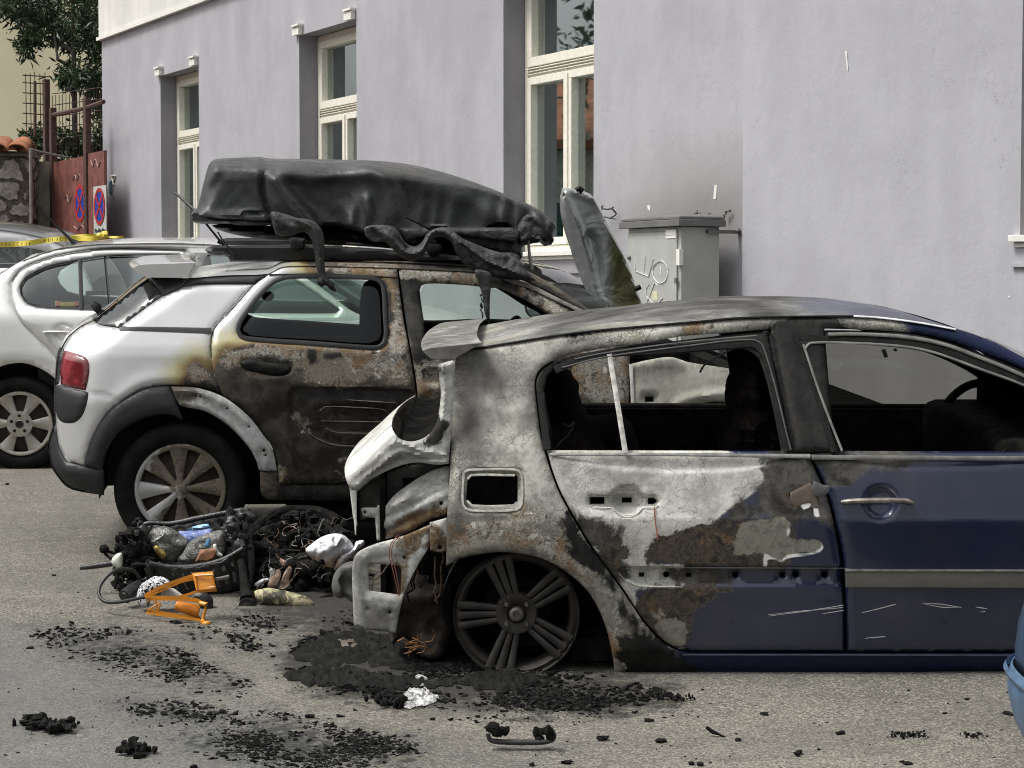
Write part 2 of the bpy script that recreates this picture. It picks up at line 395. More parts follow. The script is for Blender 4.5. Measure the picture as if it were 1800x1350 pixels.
def mat_asphalt():
    m = Mt('asphalt')
    big = m.noise(.9, 6, .6); c = m.mix(m.mr(big, .35, .65), (.108, .101, .086), (.155, .145, .122))
    ag = m.vor(165, 'F1', out='Color'); gs = m.n('ShaderNodeSeparateColor', Color=ag).outputs[0]
    sp = m.mr(gs, .55, 1.); c = m.mix(m.math('MULTIPLY', sp, .65), c, (.36, .34, .285))
    dk = m.mr(gs, .0, .35, 1., 0.); c = m.mix(m.math('MULTIPLY', dk, .75), c, (.03, .033, .03))
    c = m.mix(m.math('MULTIPLY', m.mr(m.noise(520, 3, .7), .58, .7), .5), c, (.42, .40, .34))
    pt = m.mr(m.noise(.55, 7, .7, dist=1.2), .47, .53); c = m.mix(m.math('MULTIPLY', pt, .25), c, (.07, .068, .062)); tr = m.mr(m.noise(4.5, 8, .7), .5, .68); c = m.mix(m.math('MULTIPLY', tr, .45), c, (.075, .07, .062))
    dmp = m.mr(m.math('ADD', m.attr('damp'), m.math('MULTIPLY', m.math('SUBTRACT', m.noise(2.5, 8, .7), .5), 300.)), -90, 110)
    c = m.mix(m.math('MULTIPLY', dmp, .5), c, (.085, .090, .092))
    fl = m.noise(26, 9, .72, dist=.4)
    st = m.mr(m.math('ADD', m.attr('streak'), m.math('MULTIPLY', m.math('SUBTRACT', fl, .56), 330.)), -8, 8)
    sd = m.mr(m.math('ADD', m.attr('streak'), m.math('MULTIPLY', m.math('SUBTRACT', m.noise(6, 9, .72), .5), 160.)), -50, 40); c = m.mix(m.math('MULTIPLY', sd, .5), c, (.045, .045, .042))
    c = m.mix(m.math('MULTIPLY', st, .85), c, (.022, .023, .022))
    k = m.mr(m.math('ADD', m.attr('char'), m.math('MULTIPLY', m.math('SUBTRACT', m.noise(9, 11, .78, dist=.3), .50), 230.)), -22, 22)
    c = m.mix(m.math('MULTIPLY', k, .93), c, m.mix(m.mr(m.noise(40, 8, .75), .4, .7), (.008, .008, .008), (.05, .048, .044)))
    halo = m.mr(m.math('ADD', m.attr('char'), m.math('MULTIPLY', m.math('SUBTRACT', m.noise(3, 6, .6), .5), 90.)), -45, 20)
    c = m.mix(m.math('MULTIPLY', halo, .5), c, (.05, .046, .04))
    m.set('col', c); m.set('rough', m.mixf(dmp, .85, .62)); m.set('spec', .3)
    m.bump(gs, .4, .003); m.bump(m.noise(30, 6, .7), .35, .006); m.bump(m.math('MULTIPLY', k, m.noise(45, 8, .75)), .8, .012); return m.m
M_ASPH = mat_asphalt()
g = mk('street', gv, gf, M_ASPH, attrs={'char': ch, 'streak': stk, 'damp': damp}); tag(g, 'worn asphalt street speckled with burnt fragments', kind='structure')

# ---- lilac building
WA = np.array([2.25, 12.3]); WU = np.array([-.4770, .8789]); WN = np.array([-.8789, -.4770])
def sW(px, D=0.):
    a, _ = rays(px, 508); return float((a * (WA[1] + D * WN[1]) - (WA[0] + D * WN[0])) / (WU[0] - a * WU[1]))
def pW(s, D, z): q = WA + D * WN + s * WU; return (q[0], q[1], z)
def zW(px, py, D=0.):
    s = sW(px, D); Y = WA[1] + D * WN[1] + s * WU[1]; return float(PW(px, py, Y)[2])
def boxW(mb, s0, s1, D0, D1, z0, z1, m=None):
    p = [pW(s, D, z) for z in (z0, z1) for s, D in ((s0, D0), (s1, D0), (s1, D1), (s0, D1))]; return mb.hexa(p, m)
M_TRIM = simple('white_trim', (.72, .71, .66), .6, var=.08, sc=20, bump=.1)
M_FRAME = simple('cream_frame_paint', (.74, .72, .62), .45, var=.07, sc=25, bump=.08)
def mat_plaster(name, a, b, soot=True):
    m = Mt(name, rough=.9, spec=.2)
    st = m.noise(1., 7, .6, vec=m.vec((2.6, 2.6, .9))); c = m.mix(m.mr(st, .3, .7), a, b)
    bl = m.noise(.8, 6, .6); c = m.mix(m.math('MULTIPLY', m.mr(bl, .42, .66), .45), c, tuple(np.array(a) * .82))
    vs = m.noise(1., 8, .7, vec=m.vec((14, 14, 1.1))); c = m.mix(m.math('MULTIPLY', m.mr(vs, .56, .74), .10), c, tuple(np.array(a) * .66))
    wv = m.vor(2.2, 'DISTANCE_TO_EDGE', m.n('ShaderNodeVectorMath', {'operation': 'ADD'}, i0=m.oc, i1=m.n('ShaderNodeTexNoise', Vector=m.oc, Scale=2.5, Detail=5.).outputs['Color']).outputs[0])
    crk = m.math('MULTIPLY', m.mr(wv, .0, .006, 1., 0.), m.mr(m.noise(.9, 3, .5), .5, .6)); c = m.mix(m.math('MULTIPLY', crk, .45), c, (.2, .2, .21))
    if soot:
        for (qx, qy, rx, rz, col, amt) in ((1228, 355, 1.9, .72, (.24, .225, .21), .5), (1228, 388, 1.6, .38, (.15, .14, .125), .42), (1000, 500, 1.9, .5, (.22, .21, .21), .5)):
            s = sW(qx); p = pW(s, 0, zW(qx, qy)); d = m.n('ShaderNodeVectorMath', {'operation': 'SUBTRACT'}, i0=m.oc, i1=p).outputs[0]
            d = m.n('ShaderNodeVectorMath', {'operation': 'MULTIPLY'}, i0=d, i1=(1 / rx, 1 / rx, 1 / rz)).outputs[0]
            L = m.n('ShaderNodeVectorMath', {'operation': 'LENGTH'}, i0=d).outputs['Value']
            L = m.math('ADD', L, m.math('MULTIPLY', m.math('SUBTRACT', m.noise(2.6, 6, .6), .5), .5)); c = m.mix(m.math('MULTIPLY', m.mr(L, .15, 1., 1., 0.), amt), c, col)
    m.set('col', c); m.bump(m.noise(70, 6, .65), .25, .004); m.bump(m.noise(6, 6, .6), .35, .014); return m.m
M_LILAC = mat_plaster('lilac_plaster', (.352, .350, .378), (.400, .398, .422))
M_LILAC2 = mat_plaster('lilac_plaster_light', (.372, .370, .398), (.420, .418, .442), False)
M_UPPER = mat_plaster('white_plaster', (.60, .60, .57), (.70, .69, .65), False)
M_REVEAL = simple('shaded_reveal_plaster', (.26, .255, .275), .9, var=.08, sc=5, bump=.15)  # wall plaster darkened, the shade of the reveals put into its colour
def glass(name, tint=(.55, .63, .62), refl=.25, rough=.02):
    m = Mt(name); g1 = m.n('ShaderNodeBsdfGlossy', Color=(.9, .95, .95), Roughness=rough); tr = m.n('ShaderNodeBsdfTransparent', Color=tint)
    lw = m.n('ShaderNodeLayerWeight', Blend=.35).outputs['Fresnel']; k = m.math('MINIMUM', m.math('ADD', m.math('MULTIPLY', lw, .35), refl * .5), 1.)
    x = m.n('ShaderNodeMixShader', i0=k, i1=tr.outputs[0], i2=g1.outputs[0]); o = m.t.nodes['Material Output']; m.t.links.new(x.outputs[0], o.inputs[0]); return m.m
M_PANE = glass('window_glass', (.50, .62, .60), .22)
SIDE = 1312; s_cor = sW(183); s_pil = sW(SIDE); s_end = sW(1800) - 9.
zb, zt = 0.1, zW(286, 34)
wins = []
for a, b in ((285, 352), (528, 628), (885, 1043)): wins.append((sW(b), sW(a)))
w4 = sW(1793, .03); wins.append((w4 - (wins[2][1] - wins[2][0]), w4))
z_head = zW(577, 48); z_sill = zW(956, 446); z_t0 = zW(934, 152, -.2); z_t1 = zW(935.5, 102, -.2)
bld = empty('building', pW(s_cor, 0, .4), 'lilac plastered building with tall cream framed windows and a white upper storey', 'building')
BO = np.array(bld.location)
def facade(s0, s1, z0, z1, D, ops, mat, name='wall', thick=.45):
    ss = sorted({s0, s1} | {q for o in ops for q in o[:2]}); zz = sorted({z0, z1} | {q for o in ops for q in o[2:]}); mb = MB()
    for i in range(len(ss) - 1):
        for j in range(len(zz) - 1):
            cs, cz = (ss[i] + ss[i + 1]) / 2, (zz[j] + zz[j + 1]) / 2
            if any(o[0] < cs < o[1] and o[2] < cz < o[3] for o in ops): continue
            for Dq in (D, D - thick): mb.add([pW(ss[i], Dq, zz[j]), pW(ss[i + 1], Dq, zz[j]), pW(ss[i + 1], Dq, zz[j + 1]), pW(ss[i], Dq, zz[j + 1])], [(0, 1, 2, 3)] if Dq != D else [(3, 2, 1, 0)], 0)
    for o in ops + [(s0, s1, z0, z1)]:
        a, b, c, d = o
        for (p, q) in (((a, c), (a, d)), ((a, d), (b, d)), ((b, d), (b, c)), ((b, c), (a, c))):
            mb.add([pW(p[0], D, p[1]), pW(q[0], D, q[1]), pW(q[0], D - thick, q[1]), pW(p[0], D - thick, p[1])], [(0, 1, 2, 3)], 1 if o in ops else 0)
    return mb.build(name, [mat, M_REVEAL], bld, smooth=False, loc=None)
def unparent_fix(o): o.matrix_parent_inverse = Matrix.Translation(-V(BO)); return o
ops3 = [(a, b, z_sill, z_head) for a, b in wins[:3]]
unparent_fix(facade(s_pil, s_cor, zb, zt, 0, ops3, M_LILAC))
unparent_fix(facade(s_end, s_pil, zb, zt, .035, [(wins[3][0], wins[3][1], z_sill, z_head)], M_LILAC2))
unparent_fix(facade(s_end, s_cor + .03, zt + .05, zt + 5., .03, [], M_UPPER, 'upper_wall'))
mb = MB(); boxW(mb, s_end, s_cor + .05, -.3, .06, zt + .003, zt + .047); unparent_fix(mb.build('cornice', M_TRIM, bld, smooth=False))
mb = MB(); boxW(mb, s_cor - .45, s_cor - .003, -9, -.453, zb, zt + 5.); unparent_fix(mb.build('side_wall', M_LILAC, bld, smooth=False))
mb = MB(); boxW(mb, s_end, s_cor + .2, -9, .25, zt + 5.003, zt + 5.3); unparent_fix(mb.build('roof', simple('roof_tiles', (.25, .10, .06), .8), bld, smooth=False))
M_CURT = {}
def mat_curtain(nm, a, b):
    m = Mt(nm, rough=.9); n = m.noise(1., 3, .5, vec=m.vec((9, 9, .15))); m.set('col', m.mix(m.mr(n, .35, .65), a, b)); return m.m
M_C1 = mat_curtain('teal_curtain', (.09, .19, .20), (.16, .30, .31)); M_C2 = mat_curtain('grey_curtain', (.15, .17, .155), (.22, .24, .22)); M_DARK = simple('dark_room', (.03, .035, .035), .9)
M_WC = simple('white_curtain', (.55, .56, .53), .9)
def window(i, s0, s1, D=0.):
    f = MB(); fD0, fD1 = D - .29, D - .20
    def fr(a, b, c, d, w, d0, d1):
        boxW(f, a, b, d0, d1, c, c + w); boxW(f, a, b, d0, d1, d - w, d); boxW(f, a, a + w, d0, d1, c + w, d - w); boxW(f, b - w, b, d0, d1, c + w, d - w)
    e = .004; a, b = s0 + e, s1 - e; c, d = z_sill + .02, z_head - e; w = .055
    fr(a, b, c, d, w, fD0, fD1)
    m0, m1 = z_t0 + .075, z_t1 - .075
    boxW(f, a + w, b - w, fD0, fD1 - .01, m0, m1); mid = (a + b) / 2; sw = .062
    fr(a + w + .003, b - w - .003, m1 + .003, d - w - .003, .075, fD0 + .01, fD1 + .012)
    for q0, q1 in ((a + w + .003, mid - .002), (mid + .002, b - w - .003)): fr(q0, q1, c + w + .003, m0 - .003, sw, fD0 + .01, fD1 + .012)
    for k in range(3): boxW(f, a + w, b - w, fD1 - .005, fD1 + .02 - k * .004, m1 - .02 - k * .022, m1 - .012 - k * .022)
    boxW(f, mid - .018, mid + .018, fD1 + .0125, fD1 + .024, c + w + .02, m0 - .02)
    wo_ = unparent_fix(f.build('window', M_FRAME, bld, smooth=False, bev=.003))
    g = MB(); 
    boxW(g, a + w, b - w, fD0 + .03, fD0 + .036, m1, d - w); boxW(g, a + w, b - w, fD0 + .03, fD0 + .036, c + w, m0)
    g.build('pane', M_PANE, wo_, smooth=False)
    g = MB(); boxW(g, s0 - .05, s1 + .05, D - .3, D + .045, z_sill - .02, z_sill + .018); boxW(g, s0 - .03, s1 + .03, D - .2, D + .015, z_sill - .05, z_sill - .022)
    g.build('sill', M_TRIM, wo_, smooth=False, bev=.004)
    g = MB(); boxW(g, s0 - .07, s1 + .05, D - .1, D + .02, z_sill - .16, z_sill - .14); g.build('apron', M_LILAC, wo_, smooth=False)
    # room behind, curtains with folds
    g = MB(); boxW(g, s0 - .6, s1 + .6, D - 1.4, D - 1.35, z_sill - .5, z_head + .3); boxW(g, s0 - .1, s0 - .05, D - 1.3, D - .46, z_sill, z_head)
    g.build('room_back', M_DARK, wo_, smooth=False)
    for (u0, u1, mt, dz0) in ((.02, .42, M_C1, 0), (.42, .98, M_C2 if i != 2 else M_C1, 0)):
        q = np.linspace(u0, u1, 60); S = a + (b - a) * q; dd = D - .36 + .018 * np.sin(q * 90 + i) + .01 * np.sin(q * 37)
        rows = [[pW(s_, d_, z_) for s_, d_ in zip(S, dd)] for z_ in (z_sill + .02, (z_sill + z_head) / 2, z_head - .03)]
        v, ff = loft(rows); mk('curtain', v, ff, mt, wo_)
    if i == 2:
        g = MB(); boxW(g, a + .08, mid - .1, D - .345, D - .34, z_sill + .45, z_sill + .62); g.build('paper', M_WC, wo_, smooth=False)
    # scroll brackets at the head
    for q in (s1 - .10, s0 + .02):
        g = MB(); boxW(g, q, q + .17, D + .003, D + .05, z_head + .0, z_head + .07); boxW(g, q - .02, q + .17, D + .003, D + .065, z_head + .085, z_head + .105)
        boxW(g, q - .01, q + .165, D + .002, D + .04, z_head + .07, z_head + .085); g.build('head_bracket', M_TRIM, wo_, smooth=False)
for i, (a, b) in enumerate(wins): window(i, a, b, .035 if i == 3 else 0.)
# chips, scratches and the number plate on the wall
mb = MB()
def chip(poly, D=.003):
    q = path(poly, 4, smooth=False); c = q.mean(0); v = []
    for x, y in q: s = sW(x, D); v.append(pW(s, D, zW(x, y, D)))
    mb.add(v, [list(range(len(v)))])
chip("1255,325 1259,325 1258,350 1253,350"); chip("1137,361 1141,360 1143,366 1141,371 1138,367"); chip("1482,90 1485,90 1488,124 1486,124", .039); chip("1772,520 1775,520 1775,523 1772,523", .039)
unparent_fix(mb.build('bare_plaster', M_TRIM, bld, smooth=False))
def blockW(name, px0, px1, py0, py1, D0, D1, mat, parent=None):
    s0, s1 = sW(px1, D1), sW(px0, D1); pm = (px0 + px1) / 2; m_ = MB(); boxW(m_, s0, s1, D0, D1, zW(pm, py1, D1), zW(pm, py0, D1)); return m_.build(name, mat, parent, smooth=False)
o = unparent_fix(blockW('number_plate', 192.5, 197.5, 319, 339, .002, .014, simple('plate_blue', (.10, .22, .28), .5), bld))
mb = MB()
for q in (["198,309", "201,320", "203,325"], ["206,308", "203,318", "201,325"], ["197,309", "206,309"]):
    pts = [pW(sW(float(t.split(',')[0])), .006, zW(float(t.split(',')[0]), float(t.split(',')[1]))) for t in q]; mb.tube(pts, .012, 5)
unparent_fix(mb.build('white_tag', M_TRIM, bld))
mb = MB()
for q in ("1058,368 1062,366 1068,368 1076,364 1080,365 1079,376 1076,384", "1063,381 1072,383 1077,385", "1058,366 1063,362"):
    P_ = path(q, 3, False); mb.tube([pW(sW(x, .06), .06 + .02 * math.sin(i), zW(x, y, .06)) for i, (x, y) in enumerate(P_)], .006, 6)
hook = mb.build('wire_hook', simple('black_iron', (.03, .03, .03), .6)); hook.parent = bld; unparent_fix(hook)

# ---- grey utility cabinet
M_CAB = simple('cabinet_grey', (.36, .37, .34), .55, var=.07, sc=6, bump=.06); M_CABD = simple('cabinet_dark', (.13, .13, .125), .5, var=.15, sc=9)
cD0, cD1 = .15, .46
cs0, cs1 = sW(1197, cD1), sW(1104, cD1); cz1 = zW(1197, 398, cD1); cz0 = .36
cab = empty('utility_cabinet', pW((cs0 + cs1) / 2, .25, cz0), 'grey metal utility cabinet with white chalk graffiti and a dark overhanging lid', 'cabinet')
def cb(mb, name, mat, **k):
    o = mb.build(name, mat, cab, smooth=False, **k); o.matrix_parent_inverse = Matrix.Translation(-cab.location); return o
mb = MB(); boxW(mb, cs0, cs1, cD0, cD1, cz0, cz1); cb(mb, 'body', M_CAB, bev=.006)
mb = MB(); boxW(mb, cs0 + .035, cs1 - .015, cD1 + .001, cD1 + .014, cz0 + .05, cz1 - .03); cb(mb, 'door', M_CAB, bev=.004)
# hip lid: sloping front and rear, thick rim
mb = MB(); e = .05; zr = cz1 + .002
boxW(mb, cs0 - e, cs1 + e, cD0 - .02, cD1 + e, zr, zr + .045); boxW(mb, cs0 - e + .012, cs1 + e - .012, cD0 - .02, cD1 + e - .012, zr + .047, zr + .065)
p = [pW(cs0 - e + .02, cD1 + e - .02, zr + .066), pW(cs1 + e - .02, cD1 + e - .02, zr + .066), pW(cs1 + e - .02, cD0 - .018, zr + .066), pW(cs0 - e + .02, cD0 - .018, zr + .066),
     pW(cs0 + .05, cD1 - .1, zr + .085), pW(cs1 - .05, cD1 - .1, zr + .085), pW(cs1 - .05, cD0, zr + .085), pW(cs0 + .05, cD0, zr + .085)]
mb.hexa(p); cb(mb, 'lid', M_CABD, bev=.004)
for zq in (cz1 - .26, cz0 + .5): mb = MB(); boxW(mb, cs0 - .012, cs0 + .025, cD1 - .01, cD1 + .022, zq, zq + .11); cb(mb, 'hinge', M_TRIM)
mb = MB(); boxW(mb, sW(1188, cD1 + .015) - .0, sW(1170, cD1 + .015), cD1 + .015, cD1 + .018, zW(1180, 413, cD1), zW(1180, 404, cD1)); boxW(mb, sW(1188, cD1 + .015), sW(1170, cD1 + .015), cD1 + .015, cD1 + .018, zW(1180, 419, cD1), zW(1180, 414, cD1)); cb(mb, 'sticker', M_TRIM)
mb = MB(); s_ = sW(1189.5, cD1 + .016); boxW(mb, s_ - .012, s_ + .012, cD1 + .015, cD1 + .03, zW(1189, 498, cD1), zW(1189, 489, cD1)); cb(mb, 'lock', M_CABD)
mb = MB(); s_ = sW(1106.5, cD1 + .016); mb.ball(pW(s_, cD1 + .02, zW(1106, 453, cD1)), .016, 10); cb(mb, 'knob', M_CABD)
mb = MB(); boxW(mb, cs0 - .03, cs0 - .003, .0, .26, zW(1240, 411, .2), zW(1240, 405, .2)); mb.ball(pW(cs0 - .03, .02, zW(1240, 407, .1)), .02, 8); cb(mb, 'side_bracket', M_CABD)
M_CHALK = simple('white_graffiti', (.78, .78, .76), .9)
mb = MB(); D_ = cD1 + .0175
for q in ("1117,449 1116,476 1140,486 1148,455", "1135,449 1131,483", "1161,468 1161,482"):
    P_ = path(q, 4, False, False); mb.tube([pW(sW(x, D_), D_, zW(x, y, D_)) for x, y in P_], .0045, 5, flat=.4)
P_ = path("1162,459 1171,466 1174,480 1169,494 1160,498 1151,491 1147,478 1151,465", 3); P_ = np.concatenate([P_, P_[:1]]); mb.tube([pW(sW(x, D_), D_, zW(x, y, D_)) for x, y in P_], .0045, 5, flat=.4)
for q in ("1156,502 1151,496 1134,539", "1141,499 1135,508 1136,520 1150,536", "1134,539 1149,541", "1165,523 1156,534"):
    P_ = path(q, 4, False, False); mb.tube([pW(sW(x, D_), D_, zW(x, y, D_)) for x, y in P_], .004, 5, flat=.4)
cb(mb, 'graffiti', M_CHALK)
mb = MB(); boxW(mb, sW(1155, D_), sW(1145, D_), cD1 + .0145, cD1 + .0155, zW(1150, 527, D_), zW(1150, 512, D_)); cb(mb, 'faded_sticker', simple('faded_yellow', (.50, .49, .34), .8))
# cable stubs above the lid
mb = MB()
for q in ("1215,383 1220,377 1228,375 1234,380 1240,378 1248,376", "1273,381 1275,373 1282,370", "1225,378 1224,370", "1165,383 1180,381 1196,380"):
    P_ = path(q, 3, False); mb.tube([pW(sW(x, .03), .03 + .01 * math.sin(2. * i), zW(x, y, .03)) for i, (x, y) in enumerate(P_)], .008, 6)
cbl = mb.build('wall_cable', simple('old_cable', (.12, .11, .08), .8)); tag(cbl, 'short torn cables sticking out of the wall above the grey cabinet', 'cable')

# ---- far left: gate, walls, trellis, plants, pale house
M_RUST = simple('rusty_red_metal', (.17, .062, .05), .6, var=.3, sc=7, bump=.15); M_RB = simple('rusty_bar', (.065, .032, .025), .7, var=.4, sc=20, bump=.2)
gA = PW(188, 508, 25.3); gB = PW(90, 508, 27.6); gd = (gB - gA)[:2]; gL = np.linalg.norm(gd); gd /= gL; gn = np.array([gd[1], -gd[0]])
if gn @ gA[:2] > 0: gn = -gn
def sG(px, D=0.):
    a, _ = rays(px, 508); o_ = gA[:2] + D * gn; return float((a * o_[1] - o_[0]) / (gd[0] - a * gd[1]))
def pG(s, D, z): q = gA[:2] + D * gn + s * gd; return np.array((q[0], q[1], z))
def zG(px, py, D=0.): s = sG(px, D); return float(PW(px, py, gA[1] + D * gn[1] + s * gd[1])[2])
def boxG(mb, s0, s1, D0, D1, z0, z1, m=None): return mb.hexa([pG(s, D, z) for z in (z0, z1) for s, D in ((s0, D0), (s1, D0), (s1, D1), (s0, D1))], m)
gate = empty('metal_gate', pG(gL / 2, 0, .45), 'rusty red sheet metal gate with two no stopping signs', 'gate'); GI = Matrix.Translation(-gate.location)
def gb(mb, name, mat, par=gate, **k):
    o = mb.build(name, mat, par, smooth=False, **k)
    if par is gate: o.matrix_parent_inverse = GI
    return o
zgt = zG(150, 273); sm_ = sG(158)
mb = MB(); boxG(mb, .01, sm_ - .01, -.02, .02, .45, zG(170, 268)); gb(mb, 'leaf', M_RUST); mb = MB(); boxG(mb, sm_ + .01, gL, -.02, .02, .45, zG(120, 281)); gb(mb, 'leaf', M_RUST)
for px_, y0 in ((97, 190), (157, 172), (86, 140)):
    s_ = sG(px_); mb = MB(); boxG(mb, s_ - .06, s_ + .06, -.03, .045, .45, zG(px_, y0)); gb(mb, 'post', M_RB)
mb = MB(); mb.tube([pG(sG(97, .02), .02, zG(97, 203)), pG(sG(157, .02), .02, zG(157, 190)), pG(0, .02, zG(184, 180))], .03, 6); gb(mb, 'rail', M_RB)
M_BLUE = simple('sign_blue', (.02, .05, .30), .5, var=.3, sc=30); M_RED = simple('sign_red', (.42, .03, .03), .5, var=.3, sc=30); M_WS = simple('sign_white', (.45, .45, .42), .7, var=.15, sc=30)
def no_stop(px, py, ry, D, plate):
    s0 = sG(px, D); z0 = zG(px, py, D); r = abs(zG(px, py - ry, D) - z0); root = None
    if plate:
        mb = MB(); boxG(mb, s0 - r * 1.15, s0 + r * 1.15, .021, D - .006, z0 - r * 1.45, z0 + r * 1.1); root = gb(mb, 'sign', M_WS)
        mb = MB()
        for k_ in range(9): boxG(mb, s0 + r * (.95 - .22 * k_), s0 + r * (.95 - .22 * k_) - .05, D - .005, D - .002, z0 - r * 1.36, z0 - r * (1.16 + .05 * (k_ % 3)))
        gb(mb, 'lettering', M_DARK, root)
    n = 40; mb = MB(); c = [(math.cos(2 * math.pi * j / n), math.sin(2 * math.pi * j / n)) for j in range(n)]
    mb.add([pG(s0 + r * .9 * x, D, z0 + r * .9 * y) for x, y in c], [list(range(n))], 0)
    v = [pG(s0 + r * q * x, D + .003, z0 + r * q * y) for q in (1, .8) for x, y in c]; mb.add(v, [(j, (j + 1) % n, n + (j + 1) % n, n + j) for j in range(n)], 1)
    for t in (1, -1):
        w = .1; a = np.array([.62, .62 * t]); b = -a; p = np.array([-t, 1]) * .7 * w
        mb.add([pG(s0 + r * q[0], D + .005, z0 + r * q[1]) for q in (a + p, b + p, b - p, a - p)], [(0, 1, 2, 3)], 1)
    if root is None: gb(mb, 'sign', [M_BLUE, M_RED])
    else: gb(mb, 'sign_face', [M_BLUE, M_RED], root)
no_stop(142, 357, 33, .024, False); no_stop(176, 363, 33, .034, True)
mb = MB()
for q in ("130,318 134,308 137,316 142,307 144,317", "115,350 119,343 123,356 127,345", "162,282 166,292 170,280 175,293 179,284", "132,398 138,404 144,396 152,405"):
    P_ = path(q, 3, False); mb.tube([pG(sG(x, .024), .024, zG(x, y, .024)) for x, y in P_], .012, 4, flat=.3)
gb(mb, 'scrawl', simple('pink_scrawl', (.36, .25, .25), .9))
mb = MB(); zq = [zG(70, y, .0) for y in (132, 145, 163, 181, 200, 218)]
def wp(px, py, Y): return PW(px, py, Y)
for y in (133, 146, 164, 182, 200, 218): mb.tube([wp(40, y - 1, 27.4), wp(87, y + 2, 27.8)], .008, 4)
for x in (45, 53, 61, 70, 79): mb.tube([wp(x, 128 + 2 * math.sin(x), 27.5), wp(x + 2, 238, 27.5)], .008, 4)
for x in range(92, 186, 6): mb.tube([wp(x, 168 - .1 * (x - 92), 28), wp(x, 270, 28)], .007, 4)
for y in (165, 185, 205, 225, 245): mb.tube([wp(92, y, 28), wp(186, y - 12, 27.6)], .007, 4)
mb.tube([wp(61.5, 143, 27.2), wp(61.5, 240, 27.2)], .022, 6)
tag(mb.build('rebar_trellis', M_RB), 'rusty rebar mesh trellis standing above the gate', 'trellis')
mb = MB(); q0 = wp(57, 283, 27.4); q1 = wp(87, 283, 27.4); w_ = q1[0] - q0[0]; mb.box(((q0[0] + q1[0]) / 2, 27.7, (q0[2] + .4) / 2), (w_, .4, q0[2] - .4))
tag(mb.build('concrete_pillar', simple('old_concrete', (.20, .19, .15), .95, var=.35, sc=4, bump=.4), smooth=False), 'stained concrete pillar between stone wall and rusty gate', 'pillar')
mb = MB(); mb.tube([wp(53.5, 262, 26.6), wp(53.5, 262, 26.6) * np.array([1, 1, 0]) + np.array([0, 0, .4])], .022, 8); mb.tube([wp(53.5, 262, 26.6), wp(66, 266, 26.9), wp(120, 277, 27.4)], .02, 6)
tag(mb.build('pipe', simple('grey_pipe', (.22, .21, .19), .5)), 'thin grey conduit pipe running up the end of the stone wall', 'pipe')
def mat_stone():
    m = Mt('rubble_stone', rough=.95); w = m.n('ShaderNodeVectorMath', {'operation': 'ADD'}, i0=m.oc, i1=m.n('ShaderNodeVectorMath', {'operation': 'SCALE'}, i0=m.n('ShaderNodeTexNoise', Vector=m.oc, Scale=3., Detail=4.).outputs['Color'], Scale=.25).outputs[0]).outputs[0]
    e = m.vor(3.4, 'DISTANCE_TO_EDGE', w); k = m.mr(e, .05, .11); n = m.noise(14, 8, .7)
    m.set('col', m.mix(k, m.mix(m.mr(n, .4, .6), (.07, .063, .05), (.13, .12, .095)), m.mix(m.mr(n, .35, .65), (.20, .19, .165), (.46, .44, .40)))); m.bump(k, .9, .05); m.bump(n, .5, .02); return m.m
mb = MB(); a_, b_ = wp(-260, 268, 26.2), wp(51, 268, 27.); 
mb.hexa([(a_[0], 26.2, .3), (b_[0], 27., .3), (b_[0], 27.5, .3), (a_[0], 26.7, .3), (a_[0], 26.2, a_[2]), (b_[0], 27., a_[2]), (b_[0], 27.5, a_[2]), (a_[0], 26.7, a_[2])])
sw_ = empty('stone_wall', (a_[0], 26.5, .4), 'rubble stone garden wall capped with curved terracotta tiles', 'wall'); SWI = Matrix.Translation(-sw_.location)
o = mb.build('masonry', mat_stone(), sw_, smooth=False); o.matrix_parent_inverse = SWI
mb = MB(); zc = a_[2]
hx = (b_[0] - a_[0]); mb.hexa([(a_[0], 26.1, zc + .002), (b_[0] + .03, 26.9, zc + .002), (b_[0] + .03, 27.6, zc + .002), (a_[0], 26.8, zc + .002), (a_[0], 26.25, zc + .07), (b_[0], 27.05, zc + .07), (b_[0], 27.45, zc + .07), (a_[0], 26.65, zc + .07)])
o = mb.build('mortar_bed', simple('mortar', (.16, .15, .12), .95, bump=.3), sw_, smooth=False); o.matrix_parent_inverse = SWI
M_TILE = simple('terracotta', (.30, .115, .055), .85, var=.4, sc=5, bump=.25)
mb = MB()
for k in range(14):
    t = k / 13; x = b_[0] - .12 - k * .24; y = 26.9 - k * .24 * .8 / hx
    for side in (0, 1):
        rows = []
        for q in np.linspace(0, 1, 5):
            yy = y - .12 + q * .42 if side == 0 else y + .72 - q * .42; zz = zc + .05 + q * .13
            rows.append([(x + .13 * math.cos(th) * (1.1 - .2 * q), yy, zz + .09 * math.sin(th)) for th in np.linspace(0, math.pi, 9)])
        v, f_ = loft(rows); mb.add(v, f_)
o = mb.build('cap_tiles', M_TILE, sw_, sol=.018); o.matrix_parent_inverse = SWI
# pale house beyond
hs_ = empty('house', PW(60, 480, 38), 'pale yellow house behind the gate and trellis', 'house'); HI = Matrix.Translation(-hs_.location)
mb = MB(); mb.box((-11.5, 43, 5.5), (9.1, 8, 11)); o = mb.build('wall', simple('cream_plaster', (.66, .61, .42), .9, var=.05, sc=1.), hs_, smooth=False); o.matrix_parent_inverse = HI
mb = MB(); mb.box((-11.5, 43, 11.2), (10.4, 9.4, .3)); o = mb.build('roof', M_TILE, hs_, smooth=False); o.matrix_parent_inverse = HI
mb = MB(); mb.box((-14.2, 38.95, 6.2), (1.2, .08, 1.6)); o = mb.build('window', M_DARK, hs_, smooth=False); o.matrix_parent_inverse = HI
